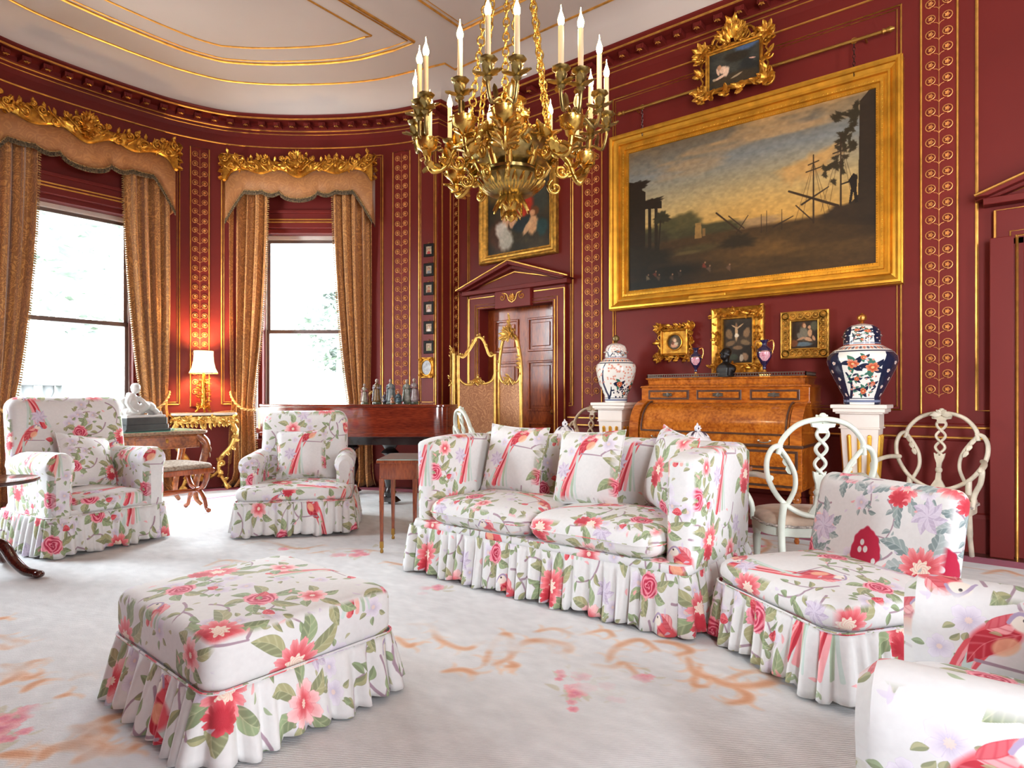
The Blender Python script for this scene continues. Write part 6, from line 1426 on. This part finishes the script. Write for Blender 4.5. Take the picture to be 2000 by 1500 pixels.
def loc2(l, d): return Vector((RT[0] * l + FW[0] * d, RT[1] * l + FW[1] * d, 0))
def sock():
    m = MB(); m.lathe([(.010, -.10), (.022, -.085), (.014, -.07), (.024, -.045), (.030, -.025), (.022, -.012), (.042, -.004), (.046, .004), (.030, .006), (.014, .002)], 14, flute=lambda a, z: 1 + .05 * math.cos(7 * a))
    for k in range(7): a = k * .9; o = Vector((math.cos(a), math.sin(a), 0)); m.leaf(o * .012 + Vector((0, 0, -.075)), o + Vector((0, 0, -.25 if k % 2 else .3)), (0, 0, 1), .065, .022, .25, 4)
    return m
first = {}
def part(nm, mb, mt, par, loc, key=None, ang=60):
    if key and key in first: o = bpy.data.objects.new(nm, first[key]); link(o, par); o.location = loc; return o
    o = mb.build(nm, mt, par, ang=ang, loc=loc)
    if key: first[key] = o.data
    return o
cm = MB(); cm.lathe([(.0135, 0), (.0135, .205), (.010, .21)], 12); fm = MB(); fm.lathe([(.008, .205), (.016, .225), (.0165, .24), (.010, .262), (.004, .28), (.0012, .31)], 10)
for ai, deg in ARMS:
    a = R(deg); d = loc2(math.sin(a), -math.cos(a)); cs = [loc2(l, dd) for l, dd in CAND[ai]]; mid = sum(cs, Vector((0, 0, 0))) / len(cs); rr = min(.50, mid.length * .93); d = mid.normalized(); zc = Vector((0, 0, 1))
    m = MB(); pts = spline([d * .17 + zc * 2.47, d * .25 + zc * 2.60, d * .33 + zc * 2.57, d * .38 + zc * 2.47, d * (rr - .03) + zc * 2.44, d * rr + zc * 2.53, d * rr + zc * 2.57], 7); m.tube(pts, [.024 - .011 * i / len(pts) for i in range(len(pts))], 8)
    m.scroll(d * .30 + zc * 2.50, d, zc, .05, 1.4, .012, 1.2, -1); m.scroll(d * (rr - .10) + zc * 2.50, d, zc, .036, 1.3, .010, 3, 1); m.scroll(d * .26 + zc * 2.40, d, zc, .045, 1.3, .011, 2, 1)
    rs = random.Random(ai)
    for i in range(6, len(pts) - 4, 3):
        for s in (-1, 1): m.leaf(pts[i], Vector((-d.y, d.x, 0)) * s + zc * rs.uniform(-.5, .6) + d * .4, zc, .075, .026, .3, 4)
    m.lathe([(.014, 2.52), (.03, 2.545), (.058, 2.565), (.066, 2.605), (.058, 2.61), (.02, 2.60)], 14, (d.x * rr, d.y * rr, 0), flute=lambda a, z: 1 + .05 * math.cos(10 * a))
    for k in range(9): q = k * .7; o = Vector((math.cos(q), math.sin(q), 0)); m.leaf(d * rr + o * .03 + zc * 2.59, o + zc * .3, zc, .05, .016, -.3, 3)
    arm = m.build('arm', CHG, ch, ang=60); base = d * rr + zc * 2.60
    for c in cs:
        m = MB(); o = (c - d * rr); o.z = 0; m.tube(spline([base, base + o * .35 + zc * .035, base + o * .8 - zc * .005, c + zc * 2.66, c + zc * 2.69], 6), .010, 7)
        m.leaf(base + o * .5 + zc * .03, o + zc * .2, zc, .06, .018, .3, 4); m.build('branch', CHA, arm, ang=60)
        part('candle_socket', sock(), CHA, arm, (c.x, c.y, CB), 'sock'); part('candle', cm, CANDLE, arm, (c.x, c.y, CB), 'cand'); part('flame_bulb', fm, BULB, arm, (c.x, c.y, CB), 'bulb', 180)
for k in range(6):
    a = R(30 + 60 * k); lo = Vector((.255 * math.cos(a), .255 * math.sin(a), 2.635)); hi = Vector((.035 * math.cos(a), .035 * math.sin(a), 4.25)); m = MB(); L = (hi - lo).length; d = (hi - lo) / L; sd = d.cross(Vector((math.cos(a), math.sin(a), 0))).normalized(); s2 = d.cross(sd); n = int(L / .044)
    for i in range(n):
        c = lo + d * (i + .5) * L / n; w = sd if i % 2 else s2; q = 1.25 if i % 4 == 0 else 1.; m.tube([c + d * .028 * math.sin(t * .785) + w * .017 * q * math.cos(t * .785) for t in range(8)], .0055, 5, True)
    m.build('chain', CHG, ch, ang=180)
m = MB(); m.lathe([(.02, 4.20), (.07, 4.24), (.08, 4.28), (.04, 4.32), (.02, 4.36), (.012, 4.40)], 20); m.tube([(0, 0, 4.38), (0, 0, 5.06)], .012, 8); m.lathe([(.012, 5.02), (.05, 5.04), (.09, 5.08), (.10, 5.10)], 20); m.build('hanging_rod', CHG, ch, ang=50)
for k in range(6): a = R(60 * k + 15); point('chandelier_light', (CX + .50 * math.cos(a), CY + .50 * math.sin(a), 3.02), 3.2, (1, .78, .50), .03)
# ---------------------------------------------------------------- grand piano
PIANO = wood('piano_mahogany', (128, 50, 28), (84, 28, 18), 1.6, .10, .9, (1, 1, 7)); PBLK = mat('piano_black', (26, 20, 20), .2, var=.1, coat=.7)
K0 = Vector((3.80, 6.42)); LD = Vector((.405, -.914)).normalized(); ND = Vector((LD.y * -1, LD.x)); ND = ND if ND.x > 0 else -ND
rzp = math.atan2(LD.y, LD.x)          # local x runs to the tail, local y = left of it (towards the window wall)
pn = thing('grand_piano', 'mahogany grand piano standing before the right bow window', 'piano', (K0.x, K0.y, CZ), rzp)
cb = [(0, -.20), (.5, -.21), (.95, -.20), (1.35, -.12), (1.70, -.02), (1.93, .04), (2.04, .12), (2.06, .28), (2.02, .46), (1.85, .62), (1.4, .76), (.6, .86), (0, .88)]
so = [(p.x, p.y) for p in spline([(x, y, 0) for x, y in cb], 5)]
def slab(poly, z0, z1, sc=1., nm='', mt=None, bev=.0):
    m = MB(); c = (1.0, .35); P = [((x - c[0]) * sc + c[0], (y - c[1]) * sc + c[1]) for x, y in poly]; m.rings([[(x, y, z0) for x, y in P], [(x, y, z1) for x, y in P]]); return m.build(nm, mt, pn, ang=30, bevel=bev)
slab(so, .78, 1.055, 1., 'case', PIANO); slab(so, .745, .785, 1.008, 'lower_moulding', PIANO, .006); slab(so, .66, .75, .94, 'soundboard_frame', PBLK); slab(so, 1.058, 1.085, 1.012, 'lid', PIANO, .006)
m = MB(); m.box(-.02, -.05, .93, .05, .26, .24); m.build('key_cheek', mat('key_end_reflection', (214, 170, 110), .3, var=.1, coat=.4), pn, smooth=False, bevel=.01)  # pale colour stands for light reflected off the keyboard end
m = MB(); m.box(-.04, .36, .80, .12, 1.0, .07); m.build('keyboard_shelf', PIANO, pn, smooth=False, bevel=.008)
for (x, y) in ((.28, -.02), (.60, .70), (1.36, .16)):
    m = MB(); m.lathe([(.03, .06), (.05, .08), (.07, .13), (.045, .17), (.05, .22), (.085, .34), (.075, .42), (.04, .50), (.055, .53), (.10, .56), (.06, .60), (.10, .66)], 18); m.build('leg', PBLK, pn, ang=60, loc=(x, y, 0)); 
for (x, y) in ((.28, -.02), (.60, .70), (1.36, .16)): m = MB(); m.box(x, y, .055, .20, .14, .05, 0, (.6, .6)); m.tube([(x - .012, y, .022), (x + .012, y, .022)], .022, 10); m.build('foot', PBLK, pn, ang=40)
# figurines
FIGM = {}
def gm(c):
    if c not in FIGM: FIGM[c] = mat('painted_clay', tuple(int(q * .74) for q in c), .4, var=.3, scale=40)
    return FIGM[c]
def figurine(px, h, robe, cloak, label, lean=0., kneel=False, base=(96, 110, 84), hat=None, dp=0.):
    d = ray(px, HY); dep = 6.72 + dp; x, y = d[0] * dep, d[1] * dep; t = thing('figurine', label, 'figurine', (x, y, CZ + 1.087), math.atan2(-d[0], d[1]) * 0 - R(YAW) + lean, 'painted figurines on the piano'); k = h / .27; kw = 1.0
    m = MB(); m.lathe([(.045 * k, 0), (.050 * k, .008 * k), (.046 * k, .022 * k), (.02 * k, .026 * k)], 12, flute=lambda a, z: 1 + .1 * math.sin(3 * a)); m.build('base', gm(base), t)
    m = MB(); f = lambda a, z: 1 + .10 * math.sin(7 * a + z * 30); hh = .10 if kneel else .165
    m.lathe([(.040 * k, .02 * k), (.038 * k, .05 * k), (.030 * k, hh * .6 * k), (.026 * k, hh * k), (.032 * k, (hh + .03) * k), (.030 * k, (hh + .05) * k), (.012 * k, (hh + .065) * k)], 14, flute=f, sy=.8)
    if kneel: m.sphere((.02 * k, -.02 * k, .05 * k), .034 * k, .03 * k, .024 * k, 10, 6)
    m.build('robe', gm(robe), t, ang=180)
    zs = (hh + .045) * k; m = MB()
    for s in (-1, 1): m.tube(spline([(s * .028 * k, 0, zs), (s * .040 * k, -.012 * k, zs - .035 * k), (s * .012 * k, -.034 * k, zs - .03 * k)], 4), .0095 * k, 7)
    m.tube(spline([(-.03 * k, .012 * k, zs), (-.036 * k, .02 * k, zs - .07 * k), (-.046 * k, .012 * k, .03 * k)], 4), .014 * k, 6); m.tube(spline([(.03 * k, .012 * k, zs), (.034 * k, .02 * k, zs - .07 * k), (.040 * k, .016 * k, .03 * k)], 4), .014 * k, 6); m.build('cloak', gm(cloak), t, ang=180)
    m = MB(); m.sphere((0, -.004 * k, zs + .040 * k), .017 * k, .018 * k, .022 * k, 10, 8); m.sphere((0, -.022 * k, zs + .038 * k), .004 * k); [m.sphere((s * .012 * k, -.036 * k, zs - .03 * k), .007 * k) for s in (-1, 1)]; m.build('head_and_hands', gm((206, 168, 144)), t, ang=180)
    m = MB(); m.sphere((0, .004 * k, zs + .048 * k), .0185 * k, .019 * k, .020 * k, 10, 6); m.build('headdress', gm(hat or (200, 190, 180)), t, ang=180)
figurine(712, .215, (188, 176, 150), (170, 86, 80), 'leftmost figurine on the piano, stooping in a cream and red robe', hat=(196, 180, 160))
figurine(736, .265, (150, 110, 56), (170, 160, 168), 'tall figurine in a mustard robe and pale cloak, second from the left on the piano', hat=(220, 214, 210))
figurine(752, .17, (96, 76, 104), (84, 62, 92), 'small crouching figurine in dark violet between two taller ones', kneel=True, hat=(120, 80, 80), dp=.05)
figurine(763, .265, (160, 168, 164), (120, 130, 134), 'bearded grey robed standing figurine in the middle of the group', hat=(90, 80, 86))
figurine(778, .185, (70, 100, 110), (60, 84, 100), 'kneeling figurine in blue with a pink cap on the piano', kneel=True, hat=(214, 140, 140), dp=-.04)
figurine(795, .26, (176, 176, 160), (120, 132, 110), 'tall pale green figurine standing right behind the kneeling blue one', hat=(210, 200, 190))
figurine(809, .27, (200, 180, 176), (150, 90, 96), 'rightmost figurine, whitish with rose cloak, nearest the gilt oval frame', hat=(226, 220, 214))
figurine(766, .12, (206, 120, 64), (220, 190, 160), 'tiny orange and white figurine lying low in front of the bearded one', kneel=True, hat=(226, 200, 170), dp=-.12)
# ---------------------------------------------------------------- gilt console table and lamp
sC = bow_s(394); loc, rz = bow_frame(sC, .03)
ct = thing('console_table', 'carved gilt console table with marble top between the two bow windows', 'table', (loc[0], loc[1], .002), rz)
MARB = mat('console_marble', (206, 196, 180), .2, var=.12, scale=8, coat=.4)
m = MB(); m.rings([[(x * k, y * k - .2, z) for x, y in rrect(.74, .40, .06, 5)] for z, k in ((.945, .98), (.952, 1.), (.968, 1.), (.975, .985))]); m.build('marble_top', MARB, ct, ang=30)
m = MB(); m.box(0, -.2, .89, .68, .36, .09); m.build('frieze', SGOLD, ct, smooth=False, bevel=.01)
m = MB(); rs = random.Random(2)
for k in range(7): m.scroll((-.28 + .093 * k, -.385, .895), (1 if k % 2 else -1, 0, 0), (0, 0, 1), .04, 1.3, .010, k)
for k in range(50): rng_leaf(m, rs, (rs.uniform(-.33, .33), -.385, rs.uniform(.85, .93)), .01, 1, L=.05)
for k in range(11): m.leaf((-.25 + .05 * k, -.38, .85), (rs.uniform(-.3, .3), -.2, -1), (0, -1, 0), .06 + .03 * (abs(k - 5) < 2), .02, .2)
for sx in (-1, 1):
    for k in range(14): rng_leaf(m, rs, (sx * .345, -.05 - .3 * rs.random(), rs.uniform(.85, .93)), .01, 1, (0, 1, 0), (0, 0, 1), (sx, 0, 0), .05)
tag(m.build('carving', SGOLD, ct, ang=60), kind='stuff')
for s in (-1, 1):
    m = MB(); pts = spline([(s * .30, -.34, .86), (s * .35, -.37, .72), (s * .30, -.34, .55), (s * .19, -.27, .40), (s * .17, -.26, .25), (s * .23, -.31, .10), (s * .27, -.34, .015)], 5); m.tube(pts, [.036 - .018 * i / len(pts) + .012 * (i > len(pts) - 5) for i in range(len(pts))], 8); rs = random.Random(4)
    for i in range(2, len(pts) - 1, 2): m.leaf(pts[i] + Vector((0, -.02, 0)), (rs.uniform(-1, 1), -.2, rs.uniform(-1, .5)), (0, -1, 0), .07, .024, .3)
    m.scroll((s * .35, -.37, .76), (s, 0, 0), (0, 0, 1), .045, 1.3, .016, 2); m.scroll((s * .20, -.28, .33), (-s, 0, 0), (0, 0, 1), .045, 1.3, .013, 0); m.build('leg', SGOLD, ct, ang=60)
m = MB(); m.tube(spline([(-.17, -.26, .24), (-.08, -.16, .15), (0, -.12, .19), (.08, -.16, .15), (.17, -.26, .24)], 5), .02, 8); rng_leaf(m, random.Random(6), (0, -.14, .19), .05, 24, L=.07); m.build('stretcher', SGOLD, ct, ang=60)
SHADE_Z = 1.47
lx, ly, _, _ = bow(sC, .22); lp = thing('table_lamp', 'lit table lamp with cream bell shade and carved gilt stem on the console', 'lamp', (lx, ly, .979), rz)
m = MB(); rs = random.Random(8)
m.lathe([(.03, .05), (.05, .09), (.032, .13), (.042, .18), (.024, .23), (.036, .28), (.02, .33), (.032, .38), (.016, .42), (.026, .45), (.010, .50)], 14)
for k in range(3):
    a = k * 2.094 - 1.57; o = Vector((math.cos(a), math.sin(a), 0)); m.tube(spline([o * .02 + Vector((0, 0, .10)), o * .06 + Vector((0, 0, .08)), o * .075 + Vector((0, 0, .03)), o * .10 + Vector((0, 0, .012))], 4), .014, 7); m.scroll(o * .055 + Vector((0, 0, .065)), o, (0, 0, 1), .03, 1.2, .010)
for k in range(46): a = rs.random() * 6.28; o = Vector((math.cos(a), math.sin(a), 0)); m.leaf(o * .026 + Vector((0, 0, rs.uniform(.05, .42))), o * .7 + Vector((0, 0, rs.uniform(-.6, 1))), o, .062, .021, .3, 4)
m.build('carved_stem', GILT, lp, ang=60)
def shade_mat():
    m, t, b = nt('lampshade_silk'); b.inputs['Base Color'].default_value = lin((248, 236, 210)); b.inputs['Roughness'].default_value = .8; b.inputs['Emission Color'].default_value = lin((255, 226, 176)); b.inputs['Emission Strength'].default_value = 1.3; return m
m = MB(); prof = [(.165, .495), (.135, .56), (.118, .64), (.112, .72), (.113, .775)]
m.lathe(prof, 28, caps=False, flute=lambda a, z: 1 + .02 * math.cos(14 * a) * (z < .55)); sh = m.build('lamp_shade', shade_mat(), lp, ang=180, solid=.002)
m = MB(); m.tube([(.166 * math.cos(a * PI / 14), .166 * math.sin(a * PI / 14), .493) for a in range(28)], .005, 5, True); m.tube([(.114 * math.cos(a * PI / 14), .114 * math.sin(a * PI / 14), .776) for a in range(28)], .004, 5, True); m.build('shade_braid', FRINGE, lp)
m = MB(); m.sphere((0, 0, .60), .03, n=12, m=8); m.build('bulb', BULB, lp); point('lamp_light', (lx, ly, .979 + .66), 58, (1, .66, .34), .04)
m = MB(); m.tube(spline([(.12, .06, .0), (.40, .05, -.02), (.41, .0, -.4), (.42, -.1, -.9), (.46, -.2, -.955)], 6), .003, 5); m.build('flex', mat('cream_flex', (196, 170, 120), .5), lp)
# ---------------------------------------------------------------- writing table, statue, stool
WAL = wood('burr_walnut', (176, 100, 46), (110, 56, 26), 4., .2, .6, (1, 1, 1), True); GLTH = mat('green_leather', (70, 150, 132), .25, var=.1, coat=.5); EBR = mat('carved_edge', (150, 120, 96), .4, .4, var=.3, scale=50)
wt_ = thing('writing_table', 'burr walnut writing table with green leather top behind the left armchair', 'table', (2.50, 7.02, CZ), 0)
m = MB(); m.rings([[(x, y, z) for x, y in rrect(1.5 * k, .66 * k, .10, 5)] for z, k in ((.775, .985), (.785, 1.), (.805, 1.), (.81, .985))]); m.build('table_top', EBR, wt_, ang=30)
m = MB(); m.rings([[(x, y, z) for x, y in rrect(1.40, .56, .07, 5)] for z in (.808, .813)]); m.build('leather_inset', GLTH, wt_, ang=30)
m = MB(); m.box(0, 0, .70, 1.34, .52, .15); m.build('apron', WAL, wt_, smooth=False, bevel=.01)
for x in (-.33, .33):
    m = MB(); m.box(x, -.263, .70, .60, .014, .11); d = m.build('drawer', WAL, wt_, smooth=False, bevel=.006); m = MB(); m.lathe([(.016, 0), (.012, .006), (.004, .012)], 10, sy=1.5); m.build('escutcheon', GILTO, d, loc=(x, -.271, .71), rot=(PI / 2, 0, 0))
for sx in (-1, 1):
    for sy in (-1, 1):
        m = MB(); pts = spline([(sx * .65, sy * .24, .76), (sx * .72, sy * .28, .66), (sx * .70, sy * .27, .50), (sx * .64, sy * .24, .28), (sx * .63, sy * .24, .10), (sx * .68, sy * .27, .012)], 5); m.tube(pts, [.05, .05, .05, .048, .046] + [.044 - .024 * i / 21 for i in range(21)], 8); lg = m.build('leg', WAL, wt_, ang=60)
        m = MB(); [m.leaf(pts[2 + q] + Vector((sx * .028, sy * .022, 0)), (sx * .1, sy * .1, -1), (sx, sy, 0), .06, .016, .02) for q in range(0, 8, 2)]; m.build('gilt_mount', EBR, lg, ang=60)
WMARB = mat('white_marble', (186, 181, 176), .4, var=.04, scale=4); GMARB = mat('dark_grey_marble', (70, 72, 72), .25, var=.2, scale=5, coat=.4)
S0 = depth_pt(270, 800, 6.60); stt = thing('statue', 'white marble statuette of a reclining child on a dark stepped base, on the writing table', 'statue', (2.66, 6.95, CZ + .814), R(14))
m = MB(); m.box(0, 0, .012, .50, .24, .024); m.box(0, 0, .045, .46, .215, .05); m.box(0, 0, .105, .44, .20, .07); m.build('plinth', GMARB, stt, smooth=False, bevel=.006)
m = MB(); Z = .14
m.box(0, 0, Z + .012, .42, .18, .03); m.sphere((-.10, .0, Z + .06), .10, .07, .05); m.tube(spline([(-.06, 0, Z + .07), (-.10, 0, Z + .14), (-.115, -.01, Z + .20), (-.10, -.012, Z + .245)], 5), [.062] * 5 + [.058] * 5 + [.05] * 5 + [.028], 12); m.sphere((-.075, -.02, Z + .295), .045, .043, .05, 16, 12); m.sphere((-.07, -.015, Z + .312), .047, .046, .04, 14, 10); m.sphere((-.055, -.058, Z + .285), .01)
m.tube(spline([(-.14, -.03, Z + .21), (-.185, -.06, Z + .15), (-.15, -.08, Z + .08), (-.10, -.085, Z + .06)], 5), [.026] * 6 + [.02] * 10, 10); m.tube(spline([(-.07, -.05, Z + .205), (-.02, -.085, Z + .15), (.03, -.07, Z + .13)], 5), [.025] * 5 + [.019] * 6, 10); m.sphere((.035, -.07, Z + .125), .02)
m.tube(spline([(-.05, -.03, Z + .075), (.04, -.05, Z + .13), (.10, -.05, Z + .085), (.15, -.05, Z + .045), (.185, -.06, Z + .045)], 5), [.046] * 5 + [.038] * 5 + [.028] * 5 + [.02] * 6, 10); m.tube(spline([(-.05, .03, Z + .06), (.05, .02, Z + .08), (.13, .0, Z + .06), (.19, -.01, Z + .035)], 5), [.045] * 5 + [.036] * 5 + [.024] * 6, 10)
m.tube(spline([(-.20, .03, Z + .03), (-.16, .02, Z + .12), (-.19, .03, Z + .19)], 5), .03, 8); remeshed(m, 'reclining_figure', WMARB, stt, .0065, 3)
sl = thing('footstool', 'mahogany stool with curved crossed legs and patterned padded seat beside the writing table', 'stool', (2.72, 6.50, CZ), R(2))
NEED = mat('needlework', (176, 160, 140), .8, var=.4, scale=50, c2=(120, 100, 84), bmp=.3)
m = MB(); m.rings([[(x, y, z) for x, y in rrect(.76 * k, .48 * k, .05, 5)] for z, k in ((.40, .99), (.41, 1.), (.44, 1.), (.45, .98))]); m.build('seat_frame', MAHOG, sl, ang=30)
puff(.72, .45, .44, .50, .06, crown=.035, e=.03).build('padded_seat', NEED, sl)
for s in (-1, 1):
    for q in (-1, 1):
        m = MB(); m.tube(spline([(s * .30, q * .20, .41), (s * .30, q * .18, .33), (s * .30, q * .11, .25), (s * .30, 0, .222)], 6), [.030] * 7 + [.026] * 6 + [.022] * 6, 8); m.tube(spline([(s * .30, 0, .212), (s * .30, q * .09, .19), (s * .30, q * .155, .12), (s * .30, q * .185, .05), (s * .30, q * .225, .026)], 6), [.022] * 12 + [.019] * 13, 8); m.sphere((s * .30, q * .23, .026), .024, .024, .024, 10, 8); m.sphere((s * .30, 0, .217), .034, .03, .03, 10, 8); m.build('leg', MAHOG, sl, ang=60)
m = MB(); m.lathe([(.016, -.30), (.02, -.2), (.028, -.04), (.03, 0), (.028, .04), (.02, .2), (.016, .30)], 12); m.build('stretcher', MAHOG, sl, loc=(0, 0, .21), rot=(0, PI / 2, 0))
# ---------------------------------------------------------------- tripod table at the left edge
tp = thing('tripod_table', 'dark round tripod table cut off at the left edge beside the armchair', 'table', (1.07, 5.22, CZ), 0)
DKM = wood('dark_mahogany', (84, 34, 24), (44, 18, 16), 2.5, .15, .7, (5, 5, 1))
m = MB(); m.lathe([(.05, .60), (.255, .605), (.275, .612), (.28, .625), (.272, .632), (.25, .626), (.02, .625)], 36); m.build('table_top', DKM, tp, ang=50)
m = MB(); m.lathe([(.03, .16), (.055, .18), (.05, .24), (.03, .27), (.035, .29), (.048, .34), (.03, .39), (.038, .40), (.026, .42), (.022, .54), (.034, .56), (.05, .60)], 18); m.build('pillar', DKM, tp, ang=60)
for k in range(3):
    a = R(-58 + 120 * k); o = Vector((math.cos(a), math.sin(a), 0)); m = MB(); pts = spline([o * .03 + Vector((0, 0, .22)), o * .12 + Vector((0, 0, .20)), o * .19 + Vector((0, 0, .11)), o * .27 + Vector((0, 0, .045)), o * .34 + Vector((0, 0, .03)), o * .37 + Vector((0, 0, .022))], 5); m.tube(pts, [.038 - .016 * i / len(pts) for i in range(len(pts))], 10); m.sphere(o * .37 + Vector((0, 0, .024)), .034, .034, .024); m.build('leg', DKM, tp, ang=60)
# ---------------------------------------------------------------- side table left of the sofa
a0 = Vector((3.05, 3.66)); u = Vector((.62, -.785)); rzt = math.atan2(u.y, u.x); v = Vector((.785, .62)); c = a0 + u * .13 + v * .24
sd = thing('side_table', 'slim mahogany side table with glass top at the far end of the sofa', 'table', (c.x, c.y, CZ), rzt)
MAH2 = wood('light_mahogany', (172, 88, 44), (120, 54, 28), 2.4, .2, .6, (5, 5, .8))
m = MB(); m.box(0, 0, .685, .32, .52, .022); m.build('table_top', MAH2, sd, smooth=False, bevel=.004); m = MB(); m.box(0, 0, .70, .31, .51, .008); m.build('glass_top', mat('green_glass', (176, 204, 194), .05, spec=.8, coat=.8), sd, smooth=False, bevel=.002)  # glass tint lightened to stand in for the window's reflection
m = MB(); m.box(0, 0, .615, .28, .48, .12); m.box(0, 0, .556, .285, .485, .008); m.build('apron', MAH2, sd, smooth=False, bevel=.002)
for sx in (-1, 1):
    for sy in (-1, 1):
        m = MB(); m.box(0, 0, .31, .022, .022, .50, 0, (1.6, 1.6)); lg = m.build('leg', MAH2, sd, smooth=False, bevel=.002, loc=(sx * .125, sy * .225, 0)); m = MB(); m.box(0, 0, .062, .026, .026, .05); m.lathe([(.010, 0), (.014, .008), (.012, .02), (.008, .03), (.010, .04)], 10); m.build('brass_foot', BRASS, lg, ang=40)
